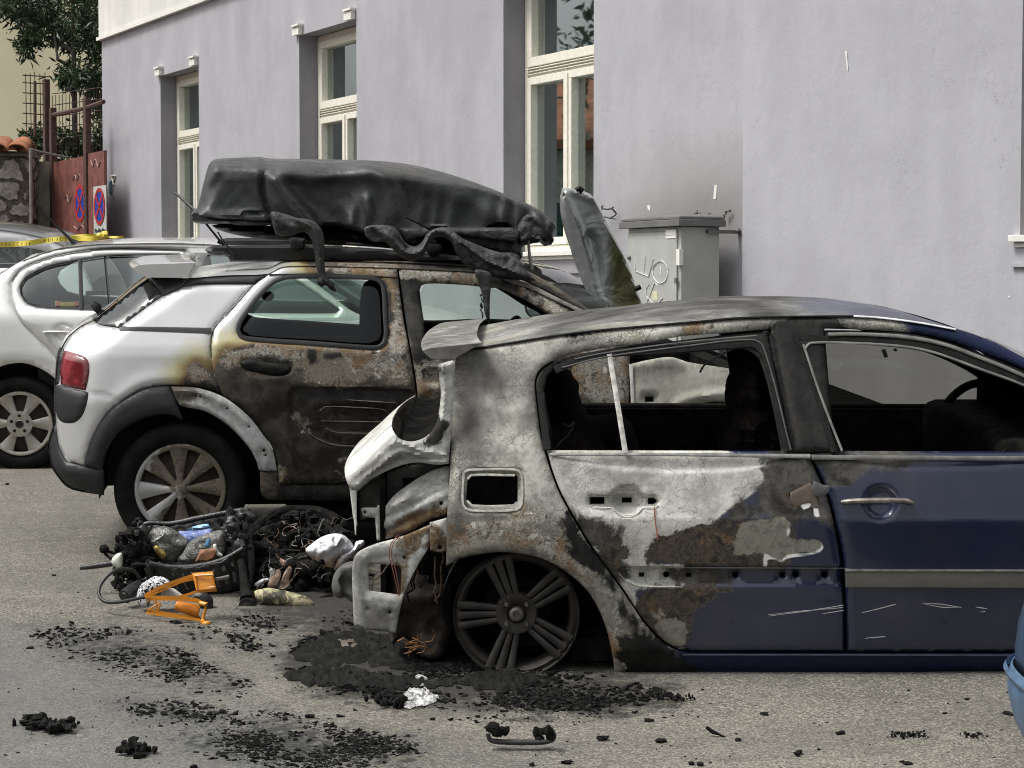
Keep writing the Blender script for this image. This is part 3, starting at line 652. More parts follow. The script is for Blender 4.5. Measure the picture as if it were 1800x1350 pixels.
# foliage
def mat_leaf(nm, a, b):
    m = Mt(nm, rough=.5); rnd = m.noise(3.5, 3, .6); f = m.n('ShaderNodeVectorMath', {'operation': 'SCALE'}, i0=m.oc, Scale=40.).outputs[0]
    w = m.n('ShaderNodeTexWhiteNoise', Vector=m.n('ShaderNodeVectorMath', {'operation': 'FLOOR'}, i0=f).outputs[0]).outputs['Value']
    m.set('col', m.mix(m.math('MULTIPLY', m.math('ADD', rnd, w), .5), a, b)); return m.m
M_LEAF = mat_leaf('dark_leaves', (.012, .03, .012), (.07, .12, .045)); M_IVY = mat_leaf('shrub_leaves', (.012, .028, .01), (.06, .10, .03)); M_BARK = simple('bark', (.07, .065, .055), .95, var=.4, sc=14, bump=.5)
def leaves(clusters, n, size, asp=3.):
    v = []; f = []
    for (c, rad, wt) in clusters:
        k = int(n * wt); P_ = RNG.normal(0, .45, (k, 3)) * np.array(rad) + c
        for p in P_:
            d = RNG.normal(0, 1, 3); d[2] -= .5; d /= np.linalg.norm(d); e = np.cross(d, RNG.normal(0, 1, 3)); e /= np.linalg.norm(e)
            L = size * RNG.uniform(.6, 1.3); w = L / asp; nn = np.cross(d, e) * L * .12; b = len(v)
            v += [p, p + d * L * .5 + e * w / 2 + nn, p + d * L, p + d * L * .5 - e * w / 2 + nn]; f += [(b, b + 1, b + 2), (b, b + 2, b + 3)]
    return v, f
def tree(nm, label, cl, n, size, trunk, tr, mat, asp=3., branches=()):
    root = empty(nm, trunk[0], label, 'tree' if 'tree' in nm else 'shrub'); I = Matrix.Translation(-root.location)
    v, f = leaves(cl, n, size, asp); o = mk('crown', v, f, mat, root, smooth=False); o.matrix_parent_inverse = I
    mb = MB(); mb.tube(trunk, tr, 10)
    for (a, b) in branches: a = np.array(a); b = np.array(b); mb.tube([a, (a + b) / 2 + RNG.normal(0, .08, 3), b], [.04, .028, .012], 6)
    o = mb.build('trunk', M_BARK, root); o.matrix_parent_inverse = I
Yt = 30.
tc = [((PW(x, y, Yt + dy)), r, w) for x, y, dy, r, w in ((20, 10, 0, (.5, .6, .25), .16), (75, 25, .5, (.5, .6, .3), .18), (45, 75, 0, (.16, .3, .28), .06), (60, 60, 0, (.2, .3, .2), .05), (110, 62, .3, (.3, .4, .2), .08), (150, 30, 0, (.35, .5, .5), .16), (165, 75, .4, (.25, .4, .35), .1), (130, 130, -.3, (.28, .3, .17), .09), (120, 140, 0, (.22, .3, .1), .05), (165, 140, .3, (.2, .4, .3), .09), (172, 185, .3, (.14, .3, .2), .05), (60, -20, 0, (.9, .8, .3), .12), (150, -20, 0, (.6, .8, .3), .1))]
tr0 = PW(131, 300, Yt); tr0[2] = .4
tree('oleander_tree', 'dark leaved tree hanging over the gate by the lilac corner', tc, 3600, .15, [tr0, PW(131, 180, Yt), PW(129, 60, Yt), PW(127, -60, Yt)], [.05, .042, .035, .02], M_LEAF, 4.,
     [(PW(130, 120, Yt), PW(95, 55, Yt)), (PW(130, 90, Yt), PW(55, 55, Yt)), (PW(130, 150, Yt), PW(165, 110, Yt)), (PW(130, 60, Yt), PW(170, 20, Yt)), (PW(130, 170, Yt), PW(118, 132, Yt))])
ic = [((PW(x, y, 28.6)), (.22, .25, .16), 1 / 12) for x, y in ((60, 245), (72, 240), (75, 262), (95, 250), (105, 262), (115, 240), (128, 258), (140, 248), (150, 262), (165, 250), (176, 258), (180, 232))]
t1 = PW(120, 300, 28.7); t1[2] = .4
tree('hedge_shrub', 'low dark green shrub growing behind the rusty gate', ic, 2600, .09, [t1, PW(120, 262, 28.7)], [.04, .02], M_IVY, 2.)
# ---- buildings and tree across the street, behind the camera (seen mirrored in panes and paint)
ob = empty('opposite_house', (-10, 11, 0), 'plain house across the street with a red tiled roof', 'house', Matrix.Rotation(-math.pi / 2, 3, 'Z'))
mb = MB(); mb.box((0, -3, 1.9), (28, 5, 3.4)); mb.build('wall', simple('opposite_plaster', (.42, .40, .35), .9), ob, smooth=False)
mb = MB(); mb.add([(-14.4, -.1, 3.6), (14.4, -.1, 3.6), (14.4, -3, 5.0), (-14.4, -3, 5.0), (-14.4, -6, 3.6), (14.4, -6, 3.6)], [(0, 1, 2, 3), (3, 2, 5, 4), (0, 3, 4), (1, 5, 2)]); mb.build('roof', M_TILE, ob, smooth=False, sol=.15)
for k in range(6):
    mb = MB(); mb.box((-12 + k * 4.4, -.48, 2.1), (1.1, .1, 1.5)); mb.build('window', M_DARK, ob, smooth=False)

rc = [(np.array((-10.5 + dx, 20 + dy, 5.4 + dz)), (1., 1.2, .9), 1 / 6) for dx, dy, dz in ((0, 0, 0), (.8, 1, .6), (-.6, -1.2, .3), (.3, 1.8, -.4), (0, -.6, 1.3), (-.2, .8, 1.5))]
tree('street_tree', 'round crowned tree beside the opposite house', rc, 2600, .2, [(-10.5, 20, .3), (-10.5, 20, 3), (-10.4, 20.1, 5.5)], [.18, .14, .06], M_LEAF, 2.5)
# ================================================================== CARS: shared
M_SOOT = Mt('char_black'); _c, _r, _m = L_soot(M_SOOT, .003, .014, 11); M_SOOT.set('col', _c); M_SOOT.set('rough', .9); M_SOOT.set('spec', .04); M_SOOT.bump(M_SOOT.noise(40, 8, .7), .6, .01); M_SOOT = M_SOOT.m
M_RUBBER = simple('tyre_rubber', (.009, .009, .009), .8, spec=.12, var=.35, sc=15, bump=.15)
M_BPLA = simple('black_plastic', (.011, .0115, .012), .5, spec=.3, var=.25, sc=12, bump=.1)
M_GPLA = simple('grey_plastic', (.021, .0225, .024), .5, spec=.4, var=.15, sc=12, bump=.1)
M_HOLE = simple('inside_black', (.004, .004, .004), .9)
def dummyfan(c): return None
def tyre(mb, c, Ro, Ri, w, n=64, bulge=.012):
    h = w / 2; k = Ro - Ri
    prof = [(Ri, -h + .012), (Ri + .012, -h), (Ri + k * .45, -h - bulge), (Ro - k * .2, -h - .002), (Ro - .004, -h + .018), (Ro, -h + .035)]
    for g_ in (-.45, -.15, .15, .45): prof += [(Ro, h * g_ * 1.3 - .006), (Ro - .007, h * g_ * 1.3 - .004), (Ro - .007, h * g_ * 1.3 + .004), (Ro, h * g_ * 1.3 + .006)]
    prof += [(Ro, h - .035), (Ro - .004, h - .018), (Ro - k * .2, h), (Ri + .012, h), (Ri, h - .012), (Ri - .01, h - .03), (Ri - .01, -h + .03), (Ri, -h + .012)]
    return mb.lathe(prof, n, c)
def disc(mb, c, r, y, n=32, m=None, rev=False):
    v = [(c[0] + r * math.cos(2 * math.pi * j / n), c[1] + y, c[2] + r * math.sin(2 * math.pi * j / n)) for j in range(n)]; return mb.add(v, [list(range(n))], m)
def sweep(mb, car, outline, y0, y1, crown=.0, n=13, step=6, caps=True, closed=True, smooth=True, m=None, inset=0., bow=0.):
    p = path(outline, step, closed, smooth); A = car.hit(p[:, 0], p[:, 1], y0)
    rows = []
    for t in np.linspace(0, 1, n):
        q = A.copy(); s_ = 1 - abs(2 * t - 1) ** 2.5; q[:, 1] = y0 + (y1 - y0) * t; q[:, 2] += crown * s_; q[:, 0] -= bow * s_; rows.append(q)
    if closed: rows = [np.concatenate([r_, r_[:1]]) for r_ in rows]
    v, f = loft(rows); mb.add(v, f, m)
    if caps and closed:
        k = len(p); vv, ff, _ = tri(p, (), step)
        for yy in (0, -1):
            L = car.hit(vv[:, 0], vv[:, 1], y0); L[:, 1] = rows[yy][0, 1]; mb.add(L, ff if yy == 0 else ff[:, ::-1], m)
    return mb
def roofloft(name, parent, car, near, mat, crown, extra=.0, step=10, n=25, und=None, pw=2.5, ends=None, attrs=None, y_in=0.):
    p = path(near, step, False); A = car.hit(p[:, 0], p[:, 1], None, extra); rows = []; px = []
    cr = np.interp(np.linspace(0, 1, len(p)), np.linspace(0, 1, len(crown)), crown) if isinstance(crown, (list, tuple)) else crown
    for t in np.linspace(0, 1, n):
        q = A.copy(); s_ = 1 - abs(2 * t - 1) ** pw; q[:, 1] = A[:, 1] * (1 - t) + (car.W - A[:, 1]) * t; q[:, 2] += cr * s_
        if ends is not None: q[:, 0] += s_ * np.interp(np.linspace(0, 1, len(p)), [0, 1], ends)
        rows.append(q)
    v, f = loft(rows); at = None
    if attrs:
        w = car.tow(v); a, b = proj(w); at = {k: sdf(np.stack([a, b], -1), s) for k, s in attrs.items()}
    o = fixn(mk(name, v, f, mat, parent, attrs=at)); 
    if und is not None: u = v.copy(); u[:, 2] -= .025; mk('lining', u, f, und, parent)
    return o
# ================================================================== BURNT BLUE HATCHBACK
def off_meg(x, z):
    o = np.interp(z, [-.1, .0, .1, .3, .45, .575, .60, .80, .84, 1.36], [.09, .075, .03, .012, .004, 0, .003, .045, .055, .30])
    return o + .35 * np.maximum(.2 - x, 0) ** 2 + .10 * np.maximum(x - 2.3, 0) ** 2
MG = Car(908, 1193, 7.29, 0., 1.77, off_meg)
BLUE = (.014, .020, .052)
def L_smoke(m): n = m.noise(5, 8, .65); return m.mix(m.mr(n, .35, .7), (.06, .058, .052), (.20, .195, .18)), .8, 0.
def L_bare(m):
    n = m.noise(22, 9, .72, dist=.5); return m.ramp(n, (.3, (.11, .105, .09)), (.46, (.25, .24, .20)), (.6, (.15, .14, .12)), (.72, (.33, .32, .28))), .65, .1
def L_brown(m):
    n = m.noise(15, 10, .72, dist=.7); return m.ramp(n, (.34, (.022, .021, .019)), (.46, (.045, .041, .036)), (.51, (.10, .08, .058)), (.55, (.038, .035, .031)), (.62, (.065, .058, .048)), (.70, (.19, .17, .135))), .8, 0.
def L_white(m): n = m.noise(8, 7, .6); return m.mix(m.mr(n, .3, .7), (.62, .62, .58), (.80, .80, .77)), .85, 0.
def L_blk(m): return L_soot(m, .006, .024, 12)[0], .62, 0.
MGB = lambda m: L_paint(m, BLUE, .25, .28)
M_MBODY = layered('burnt_blue_body', lambda m: L_ash(m), [('smoke', 60, 3.5, 45, L_smoke), ('rust', 75, 9, 12, L_rust, -4), ('bare', 70, 9, 4, L_bare), ('flk', 120, 6, 7, L_flk, -12), ('blue', 26, 3, 14, MGB), ('char', 60, 6, 6, L_blk)], coat=.0, bump=.3)
def L_smokeD(m): n = m.noise(10, 10, .75, dist=.4); return m.mix(m.mr(n, .36, .66), (.022, .021, .019), (.105, .10, .09)), .8, 0.
M_MDOOR = layered('burnt_blue_door', MGB, [('ash', 34, 5, 3, lambda m: L_ash(m, (.30, .295, .27), (.66, .65, .60), .5)), ('smoke', 60, 7, 9, L_smokeD), ('brown', 40, 7, 2.2, L_brown), ('rustd', 110, 13, 9, L_rust, -20), ('char', 30, 7, 8, L_blk), ('bare', 26, 6, 2., L_bare), ('rim', 3, 10, 1.5, L_white)], coat=.9, bump=.5, grime=.12)
M_MROOF = layered('burnt_roof', lambda m: L_soot(m, .022, .085, 5), [('ash', 60, 5, 40, lambda m: L_ash(m, (.10, .10, .092), (.30, .30, .28), .2)), ('blue', 60, 2, 50, lambda m: L_paint(m, (.07, .08, .12), .3, .25))], bump=.1)
M_FRM = simple('charred_frame', (.0075, .0075, .007), .6, spec=.16, var=.5, sc=20, bump=.3)
M_FGREY = simple('faded_weatherstrip', (.13, .128, .118), .55, var=.35, sc=14, bump=.1)
M_CHROME = simple('dull_chrome', (.42, .41, .38), .3, metal=.85, var=.3, sc=25)
mg = empty('burnt_hatchback', MG.o, 'burnt out dark blue hatchback with ash white rear quarter and bare charred rear wheel', 'car', MG.rot)
body_ol = ("802,620* 829,613 907,600 976,589 1043,580 1157,570 1240,563 1295,558 1378,555.5 1450,554 1500,554.5 1547,557.5 1618,566 1680,577.5 1744,600 1800,629 1900,686 2000,742* 2015,765* 1985,757* 1900,702 1800,649 1722,618 1655,595 1589,584 1500,579.5 1450,578* "
           "1468,797* 1400,797* 1356,579* 1333,580.5 1267,586.5 1200,591.5 1129,604 1059,613 990,627 957,643 944,657 940,677 944,718 952,774 962,810 969,831 984,869 1007,911 1033,955 1060,993 1091,1035 1120,1078 1131,1095 1162,1127 1188,1143 1219,1148.5* 1484,1149 1766,1149 1990,1148* "
           "2040,1182* 1800,1184 1600,1188 1400,1191 1200,1191 1081,1189* 1078,1160 1067,1109 1051,1069 1031,1038 1002,1011 958,985 913,974 869,972 813,982 784,996* 785,940 787,884 791,827 793,760 796,704 799,650")
bm_masks = {'flk': ["792,925 870,915 960,925 1030,985 1085,1050 1110,1120 1100,1185 1080,1180 1066,1105 1050,1065 1000,1008 930,972 869,970 800,985 786,985", "1215,560 1440,556 1440,576 1230,586", "880,890 960,880 1000,910 950,930 900,920"],
  'smoke': ["806,640 870,628 900,660 870,720 850,800 815,815 800,760", "925,650 945,655 952,760 930,720", "1200,555 1400,556 1500,560 1490,580 1250,572", "790,880 830,900 900,905 960,890 980,960 900,1000 780,990", "980,620 1060,600 1060,612 985,630"],
            'rust': ["788,925 850,922 905,918 905,950 860,965 815,970 788,985", "955,945 1000,955 1030,1000 1040,1030 1000,1005 960,975"],
            'char': ["1000,905 1045,960 1120,1082 1190,1150 1230,1165 1230,1200 1092,1200 1100,1130 1080,1060 1040,1000 1010,960 985,920", "1345,572 1500,572 1490,806 1380,806", "1000,585 1060,576 1060,584 1005,592"],
            'bare': ["1040,1040 1066,1060 1088,1130 1096,1190 1080,1190 1060,1090", "1098,1060 1120,1085 1150,1130 1130,1150 1105,1110", "900,925 1000,935 1060,1000 1050,1030 990,985 900,960", "790,955 880,945 950,965 870,975 790,995"],
            'blue': ["1215,1120 2200,1120 2200,1260 1225,1260", "1560,520 2200,520 2200,860 1700,860 1600,600"]}
def crk(v): return 0
panel('body', mg, MG, body_ol, M_MBODY, holes=["822,840* 828,834* 905,834* 910,840* 910,884* 903,890* 829,890* 819,880*"], step=6, masks=bm_masks, roll=(.012, 6.5),
      feats=[('rec', "814,834 822,825 905,824 917,832 918,886 908,897 826,898 813,886", .012, 6), ('rec', "960,664 972,640 1000,628 1060,616 1200,596 1340,584 1352,600 1250,606 1060,622 1000,640", 0., 5),
             ('rid', "790,913 905,913", -.004, 5), ('rid', "800,1000 870,985 930,988 1000,1025 1040,1075 1060,1150", .006, 8), ('rid', "868,640 850,720 842,800", .006, 30)])
# mirrored far side, sooted on the inside
def far(name, ol, holes=(), step=16):
    o_ = path(ol, step); hl = [path(h, step) for h in holes]; v, f, d = tri(o_, hl, step); L = MG.hit(v[:, 0], v[:, 1]); L[:, 1] = MG.W - L[:, 1]; return mk(name, L, f[:, ::-1], M_SOOT, mg, sol=.03)
far('body', body_ol)
RD_ol = "965,804* 954,774 947,718 943,678 947,661 960,646 992,630 1060,616 1130,607 1240,594 1333,583 1350,581.5* 1398,798* 1421,799* 1443,846 1456,879 1467,923 1478,979 1482,1030 1484.5,1090 1485,1146* 1219,1146* 1189,1140 1164,1124 1134,1093 1094,1033 1063,991 1036,953 1010,909 987,867 972,829"
RD_h = "962,793* 958,740 956,700 959,674 968,656 986,643 1040,631 1100,626 1200,622 1300,614 1318,618 1333,629 1344,655 1356,700 1375,794*"
slot1 = "1038,876* 1063,876* 1063,888* 1038,888*"; slot2 = "1095,879* 1112,879* 1112,888* 1095,888*"; slot3 = "1140,878* 1150,877 1155,882 1150,888 1140,888*"
def rnd(x, y, r): return " ".join("%.1f,%.1f" % (x + r * math.cos(a), y + r * math.sin(a)) for a in np.linspace(0, 2 * math.pi, 9)[:-1])
mould = "1085,1003* 1110,998* 1484,999* 1484,1028* 1135,1029* 1105,1018*"
dh = [RD_h, slot1, slot2, slot3, rnd(1172, 1012, 5.5), rnd(1400, 1012, 5)] + ["%d,1009* %d,1009* %d,1016* %d,1016*" % (x - 5, x + 4, x + 4, x - 5) for x in (1129, 1212, 1294, 1377, 1452)]
dm = {'ash': ["955,780 1200,780 1352,806 1338,845 1315,872 1290,895 1262,912 1215,932 1180,943 1155,965 1135,975 1150,992 1200,996 1198,1030 1160,1040 1120,1042 1130,1078 1100,1060 1040,980 990,900"],
      'smoke': ["1345,795 1430,795 1450,860 1478,915 1400,920 1262,922 1275,895 1330,862", "1010,900 1090,925 1085,960 1110,1000 1085,1020 1050,985 1000,915", "1175,1000 1300,1002 1280,1028 1200,1026", "1000,600 1400,560 1400,800 1350,790 960,640"],
      'brown': ["1128,972 1160,948 1200,936 1222,926 1262,914 1340,913 1392,930 1380,1000 1290,996 1180,994 1140,985", "1140,1036 1200,1032 1292,1030 1270,1046 1228,1062 1206,1096 1203,1142 1178,1134 1130,1092 1122,1070", "1060,950 1085,945 1110,975 1085,990 1060,975", "1370,868 1430,850 1440,885 1410,895 1385,890"],
      'rustd': ["1200,945 1262,930 1300,935 1300,975 1270,985 1200,962", "1255,920 1350,915 1290,930", "1210,1040 1260,1042 1215,1060", "1130,1075 1160,1050 1190,1080 1170,1110"],
      'char': ["936,640 1000,596 1400,566 1412,803 1352,797 1332,622 1300,614 1000,640 964,676 968,799 940,799"],
      'bare': ["1300,925 1376,915 1388,925 1386,943 1442,955 1440,966 1400,975 1372,984 1340,975 1296,970", "1150,1100 1200,1095 1200,1138 1180,1132"],
      'rim': ["1344,972 1352,976 1373,984 1384,974 1422,972 1443,962 1443,956 1448,962 1440,972 1400,979 1385,981 1374,988 1356,982 1348,984 1349,996 1342,996", "1384,924 1390,932 1386,942 1383,940", "1405,886 1428,884 1424,892 1412,896", "1430,886 1436,888 1440,908 1432,908", "1195,1139 1203,1138 1203,1143 1190,1143"]}
rd = panel('rear_door', mg, MG, RD_ol, M_MDOOR, holes=dh, step=5, masks=dm, roll=(.011, 6), label='rear door scorched to ash with peeled rusty paint above dark blue',
      feats=[('rec', rnd(1103, 881, 27), .030, 9), ('rec', "1040,870* 1152,870* 1158,881* 1152,893* 1040,893* 1034,881*", .020, 4), ('rec', mould, .014, 4), ('rid', "1005,911 1470,912", .002, 4),
             ('rec', "950,660 1000,630 1340,582 1400,797 960,797", .014, 8)])
far('rear_door', RD_ol, [RD_h])
strip('quarter_window_bar', rd, MG, "1071,622 1084,700 1099.5,796", 9.5, .006, simple('bar_white', (.42, .41, .38), .6, metal=.2, var=.35, sc=30), smooth=False)
strip('window_channel', rd, MG, ["1010,631 1060,621 1200,602 1330,590", "988,646 1060,628 1200,609 1322,597 1342,610 1390,790"], 3.2, .006, simple('sooty_channel', (.05, .05, .047), .55, var=.4, sc=14))
strip('window_frame', rd, MG, ["975,650 1040,626 1200,612 1300,604 1330,606 1348,630 1384,792", "950,690 956,740 962,790"], 14, .003, M_FRM)
strip('belt_rail', rd, MG, "966,799 1180,799 1424,802", [5, 6, 8], .006, M_CHROME, smooth=False)
# flap of peeled paint curling over the shut line
blob('paint_flap', "1430,845* 1446,852 1458,853* 1457,864 1448,871 1434,872* 1426,860", 0, .003, 5, simple('peeled_paint', (.12, .125, .125), .6), rd, step=4, car=MG, y=-.018)
blob('paint_flap', "1385,868* 1428,846* 1434,872 1440,890 1447,914* 1430,905 1426,884 1412,886 1398,890", 0, .002, 5, simple('tan_paint', (.15, .12, .095), .75, var=.3, sc=20), rd, step=4, car=MG, y=.012)
FD_ol = "1468,797* 1451,581* 1500,581.5 1589,586 1655,597.5 1722,620.5 1800,651.5 1900,704.5 1985,759* 1998,800 2004,850 2010,1000 2000,1100 1985,1146* 1489,1146.5* 1488.5,1090 1486,1030 1482.5,979 1471,922 1460,878 1447,845 1426,799.5*"
FD_h = "1478,794* 1453,714 1434,656 1421,620 1421,609 1430,604.5 1500,606 1589,613 1644,624 1722,653 1800,681 1880,722 1930,765 1938,796*"
FD_ol = FD_ol.replace("1468,797* 1451,581*", "1452,797* 1381,582*")
body_note = None
fm_ = {'ash': ["0,0 1,0 1,1"], 'smoke': ["1370,560 1560,570 1500,600 1490,800 1440,812 1400,800", "1424,790 1500,795 1640,800 1520,830 1460,850"], 'char': ["1370,560 1520,572 1700,598 2000,738 2010,792 1940,799 1900,740 1700,652 1500,608 1432,608 1492,798 1440,801"], 'brown': ["0,0 1,0 1,1"], 'rustd': ["0,0 1,0 1,1"], 'bare': ["0,0 1,0 1,1"], 'rim': ["0,0 1,0 1,1"]}
fd = panel('front_door', mg, MG, FD_ol, M_MDOOR, holes=[FD_h], step=6.5, masks=fm_, roll=(.011, 6), label='front door still dark blue with grey side moulding',
      feats=[('rec', rnd(1548, 885, 27), .022, 14), ('rid', "1475,917 2000,917", .002, 4), ('rec', "1380,580 1500,580 1655,596 1722,619 1800,650 1985,757 1985,797 1455,797", .014, 8)])
far('front_door', FD_ol, [FD_h])
strip('weatherstrip', fd, MG, ["1455,588 1500,587 1589,592 1655,604 1722,628 1800,661 1900,714 1975,760"], 6.5, .010, M_FGREY)
strip('window_channel', fd, MG, ["1416,612 1424,603 1500,603 1589,609 1644,620 1722,648 1800,677 1880,716 1940,760", "1412,605 1444,700 1480,792"], 4.5, .006, M_FGREY)
strip('window_frame', fd, MG, ["1400,590 1450,597 1500,596 1589,602 1655,614 1722,640 1800,671 1885,715 1950,760", "1395,588 1425,660 1466,794"], 12, .002, M_FRM)
strip('belt_rail', fd, MG, "1426,804 1600,805 1800,806 1985,806", 8, .007, M_FGREY, smooth=False)
strip('side_moulding', fd, MG, "1485,1016 1800,1017 1995,1018", 33, .012, simple('moulding_grey', (.13, .125, .11), .55, var=.15, sc=8, bump=.1), smooth=False, step=10)
strip('moulding_chrome', fd, MG, "1484,1002 1800,1003 1995,1004", 4, .016, M_CHROME, smooth=False, step=10)
# pull handle
hp = path("1478,882 1500,879 1548,877.5 1590,879 1604,884", 5, False); L = MG.hit(hp[:, 0], hp[:, 1]); n_ = len(hp); L[:, 1] -= .030 * np.sin(np.linspace(0.12, math.pi - .12, n_)) ** .5
mb = MB(); mb.tube(L, np.interp(np.linspace(0, 1, n_), [0, .06, .5, .94, 1], [.012, .019, .019, .018, .010]), 12, flat=.55); mb.build('handle', simple('worn_handle', (.30, .28, .25), .28, metal=.6, var=.35, sc=30), fd)
strip('flap_recess_edge', mg, MG, ['815,830 824,826 905,825.5 916,833 917,886 908,896 826,897 814,887 815,830', '822,842 828,835.5 905,835.5', '821,880 829,888.5 903,888.5 909,883'], [4, 4], .0015, simple('flap_edge_pale', (.38, .37, .33), .85, var=.35, sc=30))  # pale strips along the flap recess and the hole
M_WIREB = simple('brown_loose_wire', (.10, .065, .04), .7)
M_SCR = simple('scratch_grey', (.45, .46, .47), .7)
for par, ss in ((rd, ["1350,1081 1400,1075 1482,1068", "1352,1083 1420,1074 1482,1064", "1445,1079 1483,1073"]), (fd, ["1515,1077 1545,1070 1575,1062", "1620,1060 1655,1062 1690,1068", "1625,1062 1660,1068 1688,1067", "1715,1067 1735,1070", "1722,1076 1732,1075", "1520,1122 1556,1119"])):
    strip('scratch', par, MG, ss, [.6, 1.8, 1.2], .0012, M_SCR, smooth=False)
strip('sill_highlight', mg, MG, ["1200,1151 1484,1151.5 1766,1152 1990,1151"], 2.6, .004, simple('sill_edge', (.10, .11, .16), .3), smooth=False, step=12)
# B pillar trim, melted, with slots at the top
BP_ol = "1351,583* 1390,583* 1460,797* 1392,797*"
panel('pillar_trim', mg, MG, BP_ol, M_FRM, holes=["1370,594* 1380,592* 1382,598* 1372,600*", "1374,606* 1385,605* 1387,612* 1377,613*", "1378,620* 1389,619* 1391,627* 1381,628*"], step=4.5, extra=.018, roll=(.004, 5), feats=[('fn', lambda v: -.006 * np.abs(fbm(np.stack([v[:, 0], v[:, 1] * .8, 0 * v[:, 0]], -1), .09, 4)) * (v[:, 1] > 640)), ('rec', "1385,640* 1405,640* 1438,788* 1412,788*", -.008, 6)])
far('pillar_trim', BP_ol)
# roof, gutter, screen, bonnet
GUT = "829,613 907,600 976,589 1043,580 1157,570 1240,563 1295,558 1378,555.5 1450,554 1500,554.5 1547,557.5 1618,566 1680,577.5"
roofloft('roof', mg, MG, GUT, M_MROOF, [-.025, .002, .03, .036, .022, .0], extra=.004, und=M_SOOT, attrs={'ash': ["800,620 860,560 960,570 930,605 829,620", "1000,600 1200,568 1300,556 1200,560 1000,590", "1380,540 1450,530 1480,545 1400,552"], 'blue': ["1420,500 1750,500 1750,600 1560,560 1440,550"]})
strip('roof_gutter', mg, MG, ["832,613 907,601 976,590 1043,581.5 1157,571 1240,564 1295,559 1378,556.5 1500,555.5"], 3., .003, M_FRM, step=8)
strip('roof_trim', mg, MG, ["1500,555.5 1547,558.5 1618,567.5 1680,579"], 3.4, .006, simple('bright_trim', (.75, .76, .78), .25, metal=.3), step=8)
M_SCRN = Mt('windscreen_glass', rough=.08, coat=1.); M_SCRN.set('col', M_SCRN.mix(M_SCRN.mr(M_SCRN.noise(3, 6, .6), .4, .65), (.035, .037, .035), (.10, .10, .085))); M_SCRN = M_SCRN.m
ws = roofloft('windscreen', mg, MG, "1687,580 1744,600 1800,629 1900,686 2000,742", M_SCRN, [.0, .02, .03, .03], extra=.02, ends=(.02, .10))
wv_ = MG.tow(np.array([tuple(p.co) for p in ws.data.vertices])); pxs, pys = proj(wv_); ix = int(np.argmin((pxs - 1732) ** 2 + (pys - 592) ** 2))
mb = MB(); q = np.array([[1722, 587], [1743, 592], [1742, 600], [1721, 595]], float); A = MG.tol(PW(q[:, 0], q[:, 1], wv_[ix, 1] - .03))
mb2 = [tuple(a) for a in A]; mb.add(mb2, [(0, 1, 2, 3)]); mb.build('sticker', simple('sticker_green', (.30, .48, .36), .5), ws, smooth=False, sol=.002)
roofloft('bonnet', mg, MG, "2000,744 2100,770 2250,795 2380,835 2430,880", L_ := simple('blue_paint', BLUE, .25, metal=.3, coat=1.), [.09, .11, .09, .04], extra=.01)
panel('front_wing', mg, MG, "2017,766* 2100,772 2250,797 2380,837 2430,882 2452,960 2452,1120 2400,1165* 2320,1165* 2310,1060 2250,960 2168,930 2086,960 2030,1060 2020,1150* 1990,1150* 2003,1100 2013,1000 2007,850 2001,800", L_, step=14)
far('front_wing', "2017,766* 2100,772 2250,797 2380,837 2430,882 2452,960 2452,1120 2400,1165* 2320,1165* 2310,1060 2250,960 2168,930 2086,960 2030,1060 2020,1150* 1990,1150* 2003,1100 2013,1000 2007,850 2001,800")
mb = MB(); sweep(mb, MG, "2425,880* 2450,960 2452,1120 2400,1165*", .12, MG.W - .12, n=9, closed=False, bow=-.12); fixn(mb.build('front_bumper', L_, mg))
# tail: spoiler, gate, lamp recess, bumper mounts
M_TAIL = layered('burnt_tail', lambda m: L_ash(m, (.30, .30, .28), (.70, .70, .66), .25), [('smoke', 60, 5, 25, L_smoke), ('rust', 60, 8, 8, L_rust), ('char', 50, 9, 5, L_soot)], bump=.3)
mb = MB(); sweep(mb, MG, "744,617 757,612* 795,608 848,603* 829,613* 798,631* 757,630*", .17, MG.W - .17, crown=.0, n=21, bow=.03)
sp = fixn(mb.build('tail_spoiler', M_TAIL, mg, attrs={'smoke': np.full(len(mb.v), 18.)}))
tg = blob('tailgate', "770,640* 800,632* 797,704 793,760* 789,815* 770,817 730,813 700,820 660,838 628,864* 614,856 611,844 620,834 650,808 680,780 697,766* 704,772 722,776 740,772 755,762 766,746 771,728 775,690 772,664", 0, .016, 6, M_TAIL, mg, step=5, car=MG, y=.13,
     masks={'smoke': ["760,640 775,640 778,700 772,760 765,700", "640,825 720,795 780,800 700,812 650,836"], 'rust': ["0,0 1,0 1,1"], 'char': ["752,764 770,738 778,742 765,775 748,778", "771,648 775,648 775,653 771,653"]}, feats=[('rid', "700,770 722,784 760,794 790,797", .012, 3), ('rid', "628,850 665,820 705,792 740,800", .010, 4), ('rec', "640,842 700,806 740,802 780,806 740,810 700,816", .012, 5), ('rid', "780,640 782,700 776,760", .010, 4), ('fn', lambda v: .006 * fbm(np.stack([v[:, 0], v[:, 1], 0 * v[:, 0]], -1), .06, 4))])
mb = MB(); sweep(mb, MG, "771,728 766,746 755,762 740,772 722,776 704,772 697,766*", .15, MG.W - .15, n=15, closed=False); fixn(mb.build('gate_opening_shelf', M_SOOT, tg, sol=.006))
mb = MB(); sweep(mb, MG, "697,766* 680,780 650,808 620,834 611,844 614,856 619,866* 622,890 626,925*", .15, MG.W - .15, n=15, closed=False, bow=.05); fixn(mb.build('tailgate_skin', M_TAIL, tg, sol=.006))
mb = MB(); mb.tube(MG.hit(*np.array([(622, 862), (624, 900), (625, 940)]).T, y=.12), [.014, .008, .003], 5, flat=.3); mb.build('torn_edge', M_TAIL, tg)
